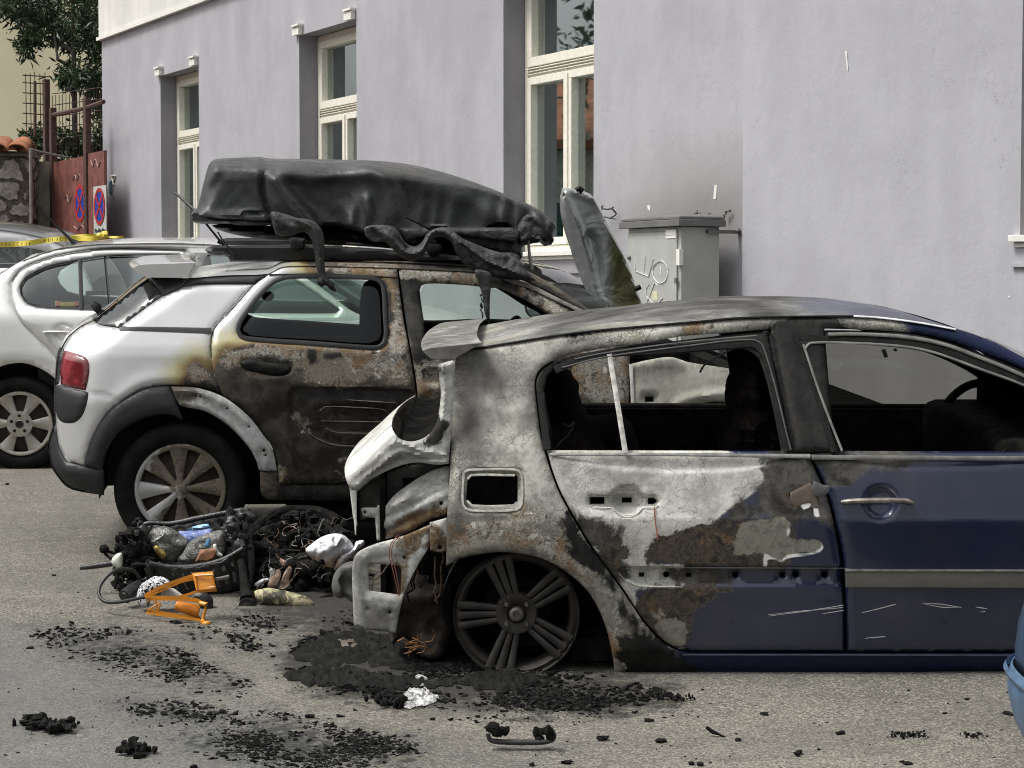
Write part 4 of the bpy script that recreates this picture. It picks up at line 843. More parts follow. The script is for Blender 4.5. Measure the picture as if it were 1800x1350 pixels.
mb = MB(); mb.tube(MG.hit(*np.array([(703, 770), (707, 750), (709, 738), (716, 727)]).T, y=.14), [.012, .008, .005, .002], 6, flat=.4); mb.build('torn_edge', M_FRM, tg)
blob('gate_lining', "628,864* 660,842 700,824 740,816 784,818* 740,842 700,872 660,905 634,915*", 0, .012, 8, simple('gate_lining_grey', (.075, .075, .07), .7, var=.5, sc=10), tg, step=6, car=MG, y=.28)
tm = {'smoke': ["664,952 700,905 760,890 790,880 790,915 720,938", "700,870 790,824 790,835 720,880"], 'rust': ["664,945 720,915 785,890 785,915 716,940 668,955"], 'char': ["0,0 1,0 1,1"]}
panel('lamp_recess', mg, MG, "663,956* 664,932 668,908 690,876 722,852 760,832 791,824* 789,870 786,903 756,914 716,938", M_TAIL, step=5, y=.10, masks=tm, holes=[rnd(775, 886, 3.)], feats=[('fn', lambda v: .10 * np.clip((880 - v[:, 1]) / 60, 0, 1) + .06 * np.clip((720 - v[:, 0]) / 60, 0, 1)), ('rid', "672,942 720,915 783,880", -.012, 6), ('rid', "690,890 740,860 785,842", .014, 5), ('rid', "680,912 730,885 783,862", -.012, 4), ('fn', lambda v: .008 * fbm(np.stack([v[:, 0], v[:, 1], 0 * v[:, 0]], -1), .05, 4))])
bmk = {'smoke': ["640,1060 700,1060 690,1110 640,1105", "622,985 632,985 634,1100 622,1095"], 'rust': ["660,955 700,945 760,925 760,935 700,960", "757,940 785,930 785,970 760,968", "700,1000 720,985 700,1060"], 'char': ["0,0 1,0 1,1"]}
panel('bumper_mount', mg, MG, "757,922* 757,955 739,986 721,1020 708,1052 695,1113* 666,1109 639,1108* 638,1103* 622,1101* 620,1058 619,1000 626,974 658,957 701,945", M_TAIL, holes=["648,995 652,991* 684,994 702,997* 705,1003 704,1045* 700,1046* 648,1039*", rnd(710, 981, 3), rnd(646, 1071, 2), rnd(685, 1077, 2)], step=5, y=.07, masks=bmk, roll=(.005, 3),
      feats=[('rec', rnd(710, 981, 11), .008, 6), ('rec', "640,985 712,985 712,1055 640,1050", .006, 5), ('rid', "640,1052 706,1056", .006, 4), ('rid', "634,1100 634,1000 646,975", .006, 5)])
panel('tow_bracket', mg, MG, "755,919* 785,911* 785,945 783,968* 776,972 756,968*", M_TAIL, holes=[rnd(773, 963, 4)], step=4, y=.05, masks={'smoke': ["755,940 785,940 785,972 755,970"], 'rust': ["755,950 790,950 790,975 755,975", "757,925 770,925 770,945 757,940"], 'char': ["0,0 1,0 1,1"]})
panel('lamp_bracket', mg, MG, "634,895* 640,893 662,893* 664,888* 667,890* 667,951* 662,951* 659,911* 638,909*", M_TAIL, holes=[rnd(641, 901, 2.5)], step=3.5, y=.12, masks={'smoke': ["630,890 650,890 650,912 630,912"], 'rust': ["0,0 1,0 1,1"], 'char': ["0,0 1,0 1,1"]})
mb = MB(); 
for q in ("700,940 688,955 684,975 690,1000 697,1030 701,1046", "703,942 692,955 688,975 696,1005 702,1040"): p_ = path(q, 5, False); A = MG.hit(p_[:, 0], p_[:, 1], .055); mb.tube(A, .0018, 5)
mb.build('loose_wire', simple('reddish_wire', (.20, .07, .05), .7), mg)
mb = MB(); p_ = path("1150,890 1151,912 1157,948", 4, False); A = MG.hit(p_[:, 0], p_[:, 1]); A[:, 1] -= .004; mb.tube(A, [.002] * (len(A) - 3) + [.003] * 3, 5); mb.build('hanging_wire', simple('red_wire', (.35, .10, .07), .7), rd)
panel('door_glass', mg, MG, "1425,596* 1560,596 1700,625* 1720,640* 1720,724* 1440,724*", glass('smoky_glass', (.30, .30, .27), .05), step=30, y=1.66, t=0)
for k in range(12):
    x0, y0 = RNG.uniform(690, 780), RNG.uniform(930, 985); p_ = [(x0, y0)]
    for i in range(5): p_.append((p_[-1][0] + RNG.normal(0, 7), p_[-1][1] + RNG.uniform(8, 26)))
    q_ = path(p_, 6, False, True); A = MG.hit(q_[:, 0], q_[:, 1], RNG.uniform(.10, .2)); mb = MB(); mb.tube(A, RNG.uniform(.0015, .004), 5); mb.build('loose_wire', [M_FRM, M_SOOT, M_WIREB][k % 3], mg)
# inside
def mx(px): return (px - 908) / 480.
mb = MB()
for yy in (.125, MG.W - .125):
    mb.box((1.42, yy, .47), (1.94, .02, .70)); mb.box((.10, yy, .64), (.64, .02, .36)); mb.box((-.30, yy + (.06 if yy < 1 else -.06), .50), (.2, .02, .36))
mb.box((1.4, MG.W / 2, .12), (2.9, MG.W - .3, .06)); mb.box((-.22, MG.W / 2, .50), (.42, MG.W - .5, .42)); mb.box((.16, MG.W / 2, .66), (.05, MG.W - .3, .30)); mb.box((-.50, MG.W / 2, .45), (.02, MG.W - .3, .55))
mb.box((2.35, MG.W / 2, .5), (.1, MG.W - .25, .8)); mb.build('interior', M_SOOT, mg, smooth=False)
mb = MB(); mb.box((2.02, MG.W / 2, .70), (.42, MG.W - .28, .34), m=0); mb.build('dashboard', M_SOOT, mg, bev=.05)
panel('far_pillar', mg, MG, "1717,712* 1719,655* 1725,640* 1800,640 1990,735* 1990,810* 1714,810*", M_SOOT, step=14, y=1.5)
M_CS = simple('charred_foam', (.007, .0055, .005), .95, spec=.08, var=.6, sc=18, bump=.6)
blob('front_seat', "1300,616* 1322,620 1336,632 1346,660 1356,700 1374,790* 1376,850 1262,850* 1264,777 1267,743 1277,723 1274,699 1278,668 1288,648 1300,632", 0, .20, 40, M_CS, mg, step=5, amp=.06, sc=16, car=MG, y=.50)
blob('front_seat', "1322,640 1345,636 1360,660 1385,760 1390,840 1290,840 1300,760 1308,680", 0, .20, 40, M_CS, mg, step=6, amp=.06, sc=16, car=MG, y=1.22)
blob('rear_seat', "938,640 975,636 1003,652* 1009,664 1018,674 1017,688 1021,702 1026,716 1034,728 1045,733 1062,730 1080,727* 1110,745 1118,830 930,830", 0, .3, 40, M_CS, mg, step=7, amp=.05, sc=8, car=MG, y=1.25, Df=.5)
blob('rear_seat', "955,760 1000,740 1040,745 1060,780 1075,830 950,830", 0, .2, 40, M_CS, mg, step=8, amp=.06, sc=9, car=MG, y=.5)
mb = MB(); cc = MG.hit(np.array([1697.]), np.array([742.]), 1.28)[0]; nrm = Vector((-.80, -.38, .46)).normalized(); qt = nrm.to_track_quat('Z', 'Y').to_matrix()
ring = [np.array(qt @ Vector((.185 * math.cos(a), .185 * math.sin(a), 0))) + cc for a in np.linspace(0, 2 * math.pi, 41)]; mb.tube(ring, .019, 8); mb.ball(cc, (.07, .06, .06), 10)
for a in (.3, 2.84, 4.7): mb.tube([cc, np.array(qt @ Vector((.18 * math.cos(a), .18 * math.sin(a), 0))) + cc], .016, 6)
mb.build('steering_wheel', M_SOOT, mg)
for q, r_ in (("956,700 964,740 972,790", .006), ("990,745 1000,750 1010,742 1003,760 985,778 975,790", .005), ("1290,612 1240,640 1230,655", .007), ("1553,614 1556,622 1558,628", .012), ("1571,614 1576,616", .01), ("1620,800 1616,796 1624,795", .006), ("1763,800 1768,791 1774,800", .012)):
    p_ = path(q, 4, False); A = MG.hit(p_[:, 0], p_[:, 1], .10); mb = MB(); mb.tube(A, r_, 5, flat=.5); mb.build('charred_remnant', M_FRM, mg)
def hornlip(mb, car, pts, y): pass
# wheel housings
def housing(par, car, c, r, y0, y1, mat, a0=-.15, a1=math.pi + .15, mirror=True):
    for m_ in ((0, 1) if mirror else (0,)):
        mb = MB(); th = np.linspace(a0, a1, 25); f_ = (lambda y: y) if not m_ else (lambda y: car.W - y)
        rows = [[(c[0] + r * math.cos(t), f_(y), c[2] + r * math.sin(t)) for t in th] for y in (y0, (y0 + y1) / 2, y1)]
        v, ff = loft(rows); mb.add(v, ff); v = [(c[0] + r * math.cos(t), f_(y1), c[2] + r * math.sin(t)) for t in th]; mb.add(v, [list(range(len(v)))]); mb.build('wheel_housing', mat, par)
wc = MG.hit(np.array([908.]), np.array([1082.]), .075)[0]
housing(mg, MG, (wc[0] + .045, 0, wc[2] + .02), .325, .07, .45, simple('scorched_liner', (.035, .028, .02), .9, var=.6, sc=8, bump=.4))
# the bare alloy wheel: 5 triple spokes, lugs, hub, burnt belts
M_ALLOY = simple('sooty_alloy', (.030, .027, .023), .6, metal=.25, var=.45, sc=10, bump=.15)
def bare_wheel(parent, c, Rr, side=1):
    mb = MB(); s_ = side
    prof = [(Rr, .0), (Rr + .002, .012), (Rr - .008, .020), (Rr - .022, .014), (Rr - .035, .03), (Rr - .040, .10), (Rr - .03, .16), (Rr, .20), (Rr + .004, .205), (Rr + .004, .19), (Rr - .022, .15), (Rr - .026, .1), (Rr - .016, .03), (Rr - .002, .01)]
    mb.lathe([(r, y * s_) for r, y in prof], 64, c)
    for k in range(5):
        a = R(109 - 72 * k); ca, sa = math.cos(a), math.sin(a)
        for j in (-1, 0, 1):
            r0, r1 = .064, Rr - .016; w0, w1 = .0098, .0150; o0, o1 = j * .0225, j * .041
            def P_(r, t, y): return (c[0] + r * ca - t * sa, c[1] + y * s_, c[2] + r * sa + t * ca)
            rows = []
            for (r, o_, w, y) in ((r0, o0, w0, .028), ((r0 + r1) / 2, (o0 + o1) / 2, (w0 + w1) / 2, .022), (r1, o1, w1, .010)):
                rows.append([P_(r, o_ - w, y + .03), P_(r, o_ - w, y + .004), P_(r, o_ - w * .5, y), P_(r, o_ + w * .5, y), P_(r, o_ + w, y + .004), P_(r, o_ + w, y + .03)])
            v, f = loft(rows); mb.add(v, f)
    mb.lathe([(.0, .052 * s_), (.036, .050 * s_), (.037, .034 * s_), (.060, .024 * s_), (.074, .024 * s_), (.080, .034 * s_), (.082, .07 * s_), (.0, .08 * s_)], 40, c)
    rim = fixn(mb.build('wheel', M_ALLOY, parent)); mb = MB()
    mb.lathe([(.0, .018 * s_), (.012, .018 * s_), (.014, .010 * s_), (.022, .010 * s_), (.027, .014 * s_), (.028, .05 * s_)], 28, c)
    fixn(mb.build('hub_cap', simple('hub_grey', (.13, .12, .105), .5, metal=.5, var=.3, sc=30), rim))
    for k in range(4):
        a = R(45 + 90 * k); mb = MB(); mb.lathe([(.0, .012 * s_), (.007, .012 * s_), (.009, .017 * s_), (.009, .05 * s_)], 12, (c[0] + .053 * math.cos(a), c[1], c[2] + .053 * math.sin(a))); fixn(mb.build('wheel_bolt', simple('bolt_grey', (.12, .115, .10), .45, metal=.6), rim))
    mb = MB(); mb.lathe([(.03, .09 * s_), (.125, .09 * s_), (.13, .1 * s_), (.13, .12 * s_), (.03, .12 * s_)], 32, c); fixn(mb.build('brake_disc', M_SOOT, rim))
    mb = MB(); mb.lathe([(Rr + .03, .13 * s_), (Rr + .045, .15 * s_), (Rr + .04, .2 * s_), (Rr + .0, .21 * s_), (Rr - .02, .18 * s_)], 48, (c[0] + .03, c[1], c[2] + .028)); fixn(mb.build('burnt_tyre', M_SOOT, rim))
    return rim
M_WELL = simple('burnt_wheel_well', (.026, .021, .016), .9, var=.7, sc=9, bump=.8)
blob('inner_arch', "690,950 740,925 790,955 800,1000 800,1110 776,1150 740,1150 715,1120 690,1130 684,1100", 0, .16, 26, M_WELL, mg, step=6, amp=.05, sc=9, car=MG, y=.34)
mb = MB(); mb.box((1.35, MG.W / 2, .085), (2.3, MG.W - .22, .09)); mb.box((.5, MG.W / 2, .2), (2.0, MG.W - .5, .12)); mb.box((-.02, MG.W / 2, .16), (.5, MG.W - .5, .16)); mb.tube([(wc[0], .2, wc[2]), (wc[0], MG.W - .2, wc[2])], .06, 10); mb.build('underbody', M_SOOT, mg, smooth=False)  # low boxes added under the floor to block light beneath the car
strip('pressed_highlight', rd, MG, ["1075,887 1080,897 1092,904 1103,906 1115,904 1126,897 1131,888", "1036,889 1060,892.5 1074,892.5", "1133,891 1150,891 1157,887", "1088,1008 1100,1020 1125,1030 1200,1032"], [.6, 1.8, .8], .002, simple('highlight_paint', (.55, .54, .49), .8))  # pale strips: painted highlights on the lower edges of the pressings
strip('pressed_shadow', rd, MG, ["1075,876 1082,866 1094,860 1103,858.5 1114,860 1126,867 1131,876", "1036,874 1050,870.5 1074,870.5", "1092,1001 1120,998.5 1484,999"], [.6, 1.6, .8], .001, simple('shadow_paint', (.10, .098, .09), .8))  # dark strips: painted shade below the upper edges of the pressings
bare_wheel(mg, wc, .236); bare_wheel(mg, (wc[0], MG.W - wc[1], wc[2]), .236, -1)
for yy, sd in ((.08, 1), (MG.W - .08, -1)):
    mb = MB(); c_ = (2.625, yy + sd * .1, .30); tyre(mb, c_, .31, .215, .2); w_ = fixn(mb.build('wheel', M_RUBBER, mg)); mb = MB(); mb.lathe([(.215, -.09 * sd), (.2, -.06 * sd), (.07, -.05 * sd), (0, -.07 * sd)], 32, c_); fixn(mb.build('rim', M_ALLOY, w_))
# ================================================================== SILVER CROSSOVER, HALF BURNT
def off_ct(x, z):
    o = np.interp(z, [0, .2, .45, .75, .98, 1.02, 1.45], [.06, .03, 0, 0, .035, .05, .29])
    xt = np.interp(z, [0, .30, .42, .62, .95, 1.08, 1.17, 1.38], [-.45, -.55, -.62, -.60, -.57, -.50, -.40, -.13]); Rr = np.interp(z, [.5, 1.0, 1.2, 1.4], [.22, .24, .34, .34])
    u = np.clip((xt + Rr - x) / Rr, 0, 1.25); return o + .55 * Rr * u ** 2.2 + .14 * np.maximum(x - 2.9, 0) ** 2
CT = Car(317, 984, 9.46, R(6), 1.73, off_ct)
SILV = (.60, .605, .60)
def L_yel(m): return (.40, .37, .20), .35, .2
def L_brn(m): n = m.noise(9, 6, .6); return m.mix(n, (.12, .075, .03), (.24, .17, .09)), .6, 0.
def L_burn(m):
    n = m.noise(7, 10, .72, dist=.8); c = m.ramp(n, (.30, (.022, .019, .015)), (.45, (.055, .047, .038)), (.55, (.115, .10, .082)), (.68, (.05, .043, .035)), (.8, (.20, .175, .14)))
    d = m.n('ShaderNodeVectorMath', {'operation': 'ADD'}, i0=m.oc, i1=m.n('ShaderNodeVectorMath', {'operation': 'SCALE'}, i0=m.n('ShaderNodeTexNoise', Vector=m.oc, Scale=14., Detail=4.).outputs['Color'], Scale=.08).outputs[0]).outputs[0]
    e = m.math('MULTIPLY', m.mr(m.vor(11, 'DISTANCE_TO_EDGE', d), .0, .018, 1., 0.), m.mr(m.noise(3, 3, .5), .5, .62)); c = m.mix(m.math('MULTIPLY', e, .5), c, (.30, .28, .23)); return c, .75, 0.
def L_fleck(m): n = m.noise(22, 9, .72, dist=.4); return m.ramp(n, (.36, (.07, .06, .048)), (.48, (.20, .175, .14)), (.54, (.10, .085, .065)), (.64, (.42, .39, .33))), .7, 0.
def L_low(m): n = m.noise(9, 10, .72, dist=.6); return m.mix(m.mr(n, .4, .7), (.014, .0125, .011), (.062, .056, .048)), .75, 0.
def L_dark(m): return L_soot(m, .010, .04, 12)
SB = lambda m: L_paint(m, SILV, .35, .32)
M_CBODY = layered('scorched_silver_body', SB, [('burn', 22, 5, 22, L_yel, 34), ('burn', 22, 6, 10, L_brn, 13), ('burn', 14, 9, 3, L_burn, 0), ('low', 60, 5, 40, L_low), ('fleck', 50, 16, 4, L_fleck), ('dark', 12, 9, 4, L_dark), ('ashy', 34, 12, 5, L_flk)], coat=.7, bump=.3, grime=.05)
M_SILV = simple('silver_paint', SILV, .3, metal=.35, var=.06, sc=2, coat=.8)
M_CARCH = layered('bare_arch_metal', lambda m: L_ash(m, (.20, .20, .195), (.46, .47, .46), .1), [('burn', 40, 8, 14, L_burn)], bump=.2)
M_TGL = Mt('rear_glass', rough=.06, coat=.6); M_TGL.set('col', M_TGL.mix(M_TGL.mr(M_TGL.noise(9, 8, .7), .45, .7), (.018, .02, .02), (.07, .072, .068))); M_TGL = M_TGL.m
ct = empty('scorched_crossover', CT.o, 'silver crossover with scorched brown doors and a melted black roof box on top', 'car', CT.rot)
q_ol = "163,563* 174,571 209,577* 286,521 319,505* 355,500.5 446,500* 433,514 401,550 385,566 374,580 370.5,600 370.5,624 374,650 380,673 388,692* 347,680.5 298,677 253,683 213,705 181,737 160,777 148,819* 115,811* 103,785 97,745 96,700 99,660 104,625 112,605 123,589 142,574"
qm = {'burn': ["330,652 345,638 362,646 376,655 386,664 400,700 330,690 322,672"], 'fleck': ["333,655 346,641 362,650 378,668 360,672 340,668"], 'dark': ["340,676 388,676 390,700 340,690"]}
panel('body', ct, CT, q_ol, M_CBODY, step=6, masks=qm, roll=(.010, 6), feats=[('rid', "210,700 250,672 300,664 350,668", .008, 14), ('rid', "153,690 180,694 212,704", -.004, 2.5)])
rdo = "472,480.5* 493,470 512,467.5 600,468.5 698,471.5* 700,489 709,560 714,585 724,640 730,680 733,735 734,852* 491,852* 488,827 481,793 462,761 436,729 393,697 389,690* 382,672 373,648 372,624 372,600 375.5,581 387,566 403,550 435,514 448,500 462,488"
rdw = "418,580 422,566 429,555 447,530 466,509 478,498 489,492 507,487 560,486 652,488.5 663,491 671,498 675,515 677,560 678.5,585 675,603 668,609 655,611 560,604 436,595 422,589"
dm_ = {'ashy': ["690,505 701,495 711,560 716,612 700,624 688,622 684,590 694,560", "598,616 650,612 715,628 700,650 650,648 605,640", "392,632 440,609 520,612 530,628 470,628 410,645", "560,467 600,467 698,472 698,486 620,486", "486,826 500,828 500,850 488,850"], 'low': ["380,672 470,662 560,676 740,684 750,870 470,870"], 'burn': ["372,690 372,668 380,640 392,624 416,612 445,607 500,611 560,617 640,620 672,618 690,560 690,500 680,486 560,482 545,468 760,468 760,900 450,900"],
       'fleck': ["395,640 430,612 500,614 520,630 470,630 420,628", "530,615 600,618 700,624 720,640 724,672 660,668 600,676 540,672", "690,540 700,540 712,600 710,622 692,616 686,580", "560,468 698,471 698,486 590,486", "680,612 712,612 712,620 680,618", "600,620 640,622 640,650 605,652", "515,635 530,640 520,665", "520,725 545,765 530,745", "485,825 502,828 500,850 488,850", "600,812 612,812 610,840 600,842"],
       'dark': ["541,612 556,614 556,640 546,640", "570,622 600,622 600,628 570,630", "640,612 665,612 665,628 640,628", "660,486 684,500 690,560 680,612 674,600 676,510", "516,686 716,690 718,700 540,700", "600,790 700,790 700,800 600,800"]}
bump_rec = "508,690 516,682 540,681 720,686 727,692 729,710 728,770 715,789 600,785 570,778 545,762 525,740 510,716"
rdoor = panel('rear_door', ct, CT, rdo, M_CBODY, holes=[rdw], step=4.6, masks=dm_, roll=(.010, 5.5), label='rear door burnt brown with flaking paint and a melted black handle',
      feats=[('rec', bump_rec, .026, 6), ('rec', "554,720 570,714 674,719 686,724 689,740 686,757 676,762 595,760 575,752 562,738", .014, 3.5), ('rid', "560,739 620,738 686,741", .005, 2.5), ('rid', "560,702 620,703 700,708", .006, 3), ('rec', "424,640 440,632 495,634 514,643 505,658 465,662 435,656", .02, 10), ('rid', "372,606 430,604 560,612 700,620", .006, 12)])
strip('ridge_highlight', rdoor, CT, ['612,703 660,706 700,709', '513,724 528,746 553,768 584,781 630,785 672,787', '562,722 572,715 620,716 674,720 685,727', '564,740 686,742', '570,752 592,760 676,762'], [.8, 2, 1], .002, simple('ridge_highlight_brown', (.115, .10, .085), .7, var=.5, sc=30))  # thin strips painting the highlights along the door pressings
strip('window_seal', rdoor, CT, rdw.replace("418,580", "418,580") + " 418,580", 8, .007, M_BPLA)
panel('window_pane', rdoor, CT, "424,580 429,562 444,540 470,508 495,497 560,494 645,495 662,500 668,520 672,582 666,598 650,604 560,598 440,590", glass('clear_car_glass', (.60, .68, .64), .04), step=20, extra=.02, t=0)
strip('door_frame_line', rdoor, CT, ["472,483 560,482 640,485 698,488"], 2.5, .002, M_FRM)
blob('handle', "422,638 428,633 445,632 470,637 500,641 512,645 510,655 500,660 480,661 455,656 432,650", 0, .02, 9, M_FRM, rdoor, step=4, amp=.006, sc=20, car=CT, y=-.012)
fdo = "701,472* 780,475.5 850,481 905,491 960,516 1031,556 1075,580 1106,598* 1108,640 1104,760 1100,852* 737,852* 736,735 733,680 727,640 717,585 703,489"
fdw = "738,510 741,502 749,499 782,499 837,503 853,506 877,507 912,522 941,538 975,560 1020,585 1010,598 900,598 752,598 746,568"
fmk = {'ashy': ["1004,625 1104,625 1102,730 1015,725", "702,473 780,476 850,484 848,500 780,490 704,488", "738,640 790,640 790,690 738,690", "910,500 1000,545 990,556 915,515"], 'burn': ["600,400 1200,400 1200,900 600,900"], 'fleck': ["702,472 760,476 840,482 840,498 780,492 702,488", "900,500 960,520 1000,545 980,548 930,522", "728,600 740,640 800,640 800,700 740,690", "1010,640 1100,640 1100,720 1030,710"], 'dark': ["701,489 738,492 752,598 760,640 730,640 716,585", "840,480 905,490 1040,560 1000,570 900,512"]}
fdoor = panel('front_door', ct, CT, fdo, M_CBODY, holes=[fdw], step=6, masks=fmk, roll=(.010, 5.5), label='front door charred black with empty window',
      feats=[('rec', "742,700 760,690 1000,695 1050,720 1050,790 745,790", .022, 10), ('rid', "746,720 1000,722", .006, 3), ('rec', "745,655 760,648 780,652 778,672 750,672", .03, 6)])
ff_ol = "1110,640* 1140,633 1180,628 1212,637 1284,648 1360,660 1420,690 1430,760 1425,800* 1360,800* 1345,760 1310,722 1266,706 1220,715 1185,745 1165,800 1160,850* 1108,852*"
M_FEN = layered('cream_scorched_wing', lambda m: L_ash(m, (.36, .35, .30), (.56, .55, .48), .15), [('burn', 40, 5, 20, L_smoke)], bump=.2)
panel('front_wing', ct, CT, ff_ol, M_FEN, holes=["1135,698* 1150,698* 1150,707* 1135,707*"], step=7, masks={'burn': ["1108,640 1200,636 1200,650 1110,660", "1200,630 1300,640 1300,660 1240,650"]}, feats=[('rid', "1170,760 1190,712 1240,694 1300,698 1350,740", .012, 6), ('rec', "1129,694 1156,694 1156,711 1129,711", .006, 4)])
strip('wing_edge', ct, CT, '1109,640 1112,700 1113,740', 6, .004, simple('edge_white', (.60, .60, .57), .6))
panel('scuttle_corner', ct, CT, "850,475* 915,473 971,500 1043,549 1064,562 1110,585 1108,598* 1075,578 1031,553 960,513 905,488", M_CBODY, step=6, masks={'burn': ["600,400 1200,400 1200,900 600,900"], 'dark': ["880,470 1060,560 1040,570 860,490"]}, extra=.015)
strip('pillar_rail', ct, CT, ["880,487 930,503 980,527 1035,553"], [9, 6], .012, simple('pillar_trim_grey', (.15, .14, .12), .6, var=.4, sc=20, bump=.2))
roofloft('roof', ct, CT, "330,489 400,484 472,481 490,471 512,467.5 600,468.5 699,471.5 780,475.5 850,479 905,486", M_CBODY, [.02, .05, .055, .055, .045, .03], extra=.003, und=M_BPLA, n=31, ends=(-.02, .1), attrs={'burn': ["560,440 1100,440 1100,500 620,500 540,474"], 'fleck': ["600,455 700,460 700,470 600,468"], 'dark': ["700,430 1000,440 1000,490 740,470"]})
roofloft('windscreen', ct, CT, "905,484 971,505 1043,553", M_TGL, [.06, .06, .05], extra=.03, ends=(.1, .16))
mb = MB(); A = [PW(x, y, 9.9) for x, y in ((915, 473), (922, 476), (960, 492), (1000, 517), (1045, 549))]; mb.tube(CT.tol(np.array(A)), .02, 6); mb.build('screen_trim', M_FRM, ct)
# tail
farg = glass('green_car_glass', (.62, .74, .67), .08)
panel('far_window_pane', ct, CT, "745,500 840,500 960,545 1000,580 750,580", farg, step=30, y=CT.W - .1, t=0); panel('far_window_pane', ct, CT, "440,500 680,500 680,556 440,552", farg, step=30, y=CT.W - .1, t=0)
mb = MB(); sweep(mb, CT, "235,471 245,466 290,464 345,462* 337,470 330,488* 300,488 264,487 240,479", .20, CT.W - .20, crown=.012, n=25, bow=.06); fixn(mb.build('tail_spoiler', M_SILV, ct))
panel('spoiler_fin', ct, CT, "264,488* 330,489* 320,505 288,520* 281,512", M_GPLA, step=6, extra=-.004)
panel('side_band', ct, CT, "331,490* 472,484 460,491 447,499.5* 355,500 320,504.5*", M_GPLA, step=6, extra=-.003)
strip('body_crease_trim', ct, CT, "210,577 290,579 372,581.5", [7, 11], .003, M_GPLA, smooth=False)
panel('rear_glass', ct, CT, "262,488* 281,512 286,520* 209,577* 174,571 164,563* 198,538 236,507", M_TGL, step=7)
def tailsweep(name, prof, mat, par=ct, yin=.13, n=15, bow=.04):
    p = path(prof, 7, False); A = CT.hit(p[:, 0], p[:, 1]); rows = []
    for t in np.linspace(0, 1, n): q = A.copy(); q[:, 1] = A[:, 1] * (1 - t) + (CT.W - A[:, 1]) * t; q[:, 0] -= bow * (1 - abs(2 * t - 1) ** 2.5) + .003; rows.append(q)
    v, f = loft(rows); return fixn(mk(name, v, f, mat, par))
tailsweep('rear_screen', "262,488 236,507 198,538 164,563", M_TGL); tailsweep('tail_panel', "164,563 142,574 123,589 112,605 104,625 99,660 96,700 97,745", M_SILV); 
M_RLIGHT = Mt('red_lens', rough=.12, coat=1.); M_RLIGHT.set('col', M_RLIGHT.mix(M_RLIGHT.mr(M_RLIGHT.noise(14, 3, .5), .4, .65), (.11, .006, .010), (.26, .035, .045))); M_RLIGHT.bump(M_RLIGHT.n('ShaderNodeTexWave', Vector=M_RLIGHT.oc, Scale=40.).outputs['Fac'], .1, .004); M_RLIGHT = M_RLIGHT.m
tl = panel('tail_light', ct, CT, "112,616* 125,619 150,628 156.5,640 155,666 150,686* 128,682 107,676* 106,650", M_RLIGHT, step=5, extra=-.010, roll=(.008, 4))
panel('lens_panel', tl, CT, "110,652 118,652 124,678 109,675", simple('pale_lens', (.30, .16, .17), .15, coat=1.), step=4, extra=-.0125)
panel('lens_panel', tl, CT, "128,626 140,630 142,655 130,680 124,676", simple('dark_lens', (.06, .004, .007), .12, coat=1.), step=4, extra=-.0125)
panel('light_surround', ct, CT, "104,611 112,613 107,640 105,674* 97,676* 98,640", M_GPLA, step=5, extra=-.006)
panel('corner_guard', ct, CT, "97,677* 107,677 128,683 150,688* 155,690 152,712 143,733 130,743 112,743 102,735 97,715", M_GPLA, step=5, extra=-.012, roll=(.012, 6))
bo_ = "97,747 100,770 104,790 116,812* 148,820* 183,827* 183,871* 150,866 120,857 100,835 91,819 86,795 86,777 91,760"
panel('bumper', ct, CT, bo_, M_GPLA, step=6, extra=-.006, roll=(.012, 7)); tailsweep('bumper_skin', "94,752 86,777 86,795 91,819 100,835 120,857 150,866", M_GPLA)
arch_o = "148,820* 160,777 181,737 213,705 253,683 276,679 297,678* 304,690 312,710 321,739* 300,729 270,731 240,741 208,762 188,793 180,827*"
panel('wheel_arch', ct, CT, arch_o, M_GPLA, step=6, extra=-.010, roll=(.014, 7))
marc = "300,679* 347,682 393,698 435,730 461,762 480,794 487,829* 455,827* 450,808 434,782 400,747 360,723 320,714 312,706"
panel('wheel_arch', ct, CT, marc, M_CARCH, holes=[rnd(345, 696, 1.8), rnd(352, 697, 1.8), rnd(399, 718, 2), rnd(438, 750, 2), rnd(464, 792, 2.5), rnd(467, 800, 2)], step=4.5, extra=-.004, roll=(.006, 5), masks={'burn': ["290,670 350,676 360,700 330,716 296,716"]}, feats=[('rid', "305,686 350,690 395,710 435,745 462,790 470,825", .008, 4), ('rid', "318,710 360,718 400,741 436,776 452,810", .008, 4)], label='bare metal arch flange where the plastic trim burnt away')
panel('rocker', ct, CT, "457,830* 488,830* 492,853* 740,853 1100,853* 1100,885* 740,882 470,880* 459,870", M_CBODY, step=8, masks={'burn': ["400,800 1200,800 1200,900 400,900"], 'dark': ["490,855 1200,855 1200,880 490,876"]}, roll=(.01, 6), extra=.01)
mb = MB()
for yy in (.14, CT.W - .14): mb.box((1.45, yy, .55), (1.9, .02, .80)); mb.box((-.22, yy, .85), (.55, .02, .25))
mb.box((1.3, CT.W / 2, .28), (3.0, CT.W - .3, .08)); mb.box((.0, CT.W / 2, .78), (.06, CT.W - .3, .3)); mb.box((2.7, CT.W / 2, .55), (.1, CT.W - .3, .7)); mb.box((3.2, CT.W / 2, .5), (.6, CT.W - .5, .4))
mb.build('interior', M_SOOT, ct, smooth=False)
mb = MB(); mb.box((2.15, CT.W / 2, .90), (.7, CT.W - .3, .22)); mb.build('dashboard', M_SOOT, ct, bev=.05)
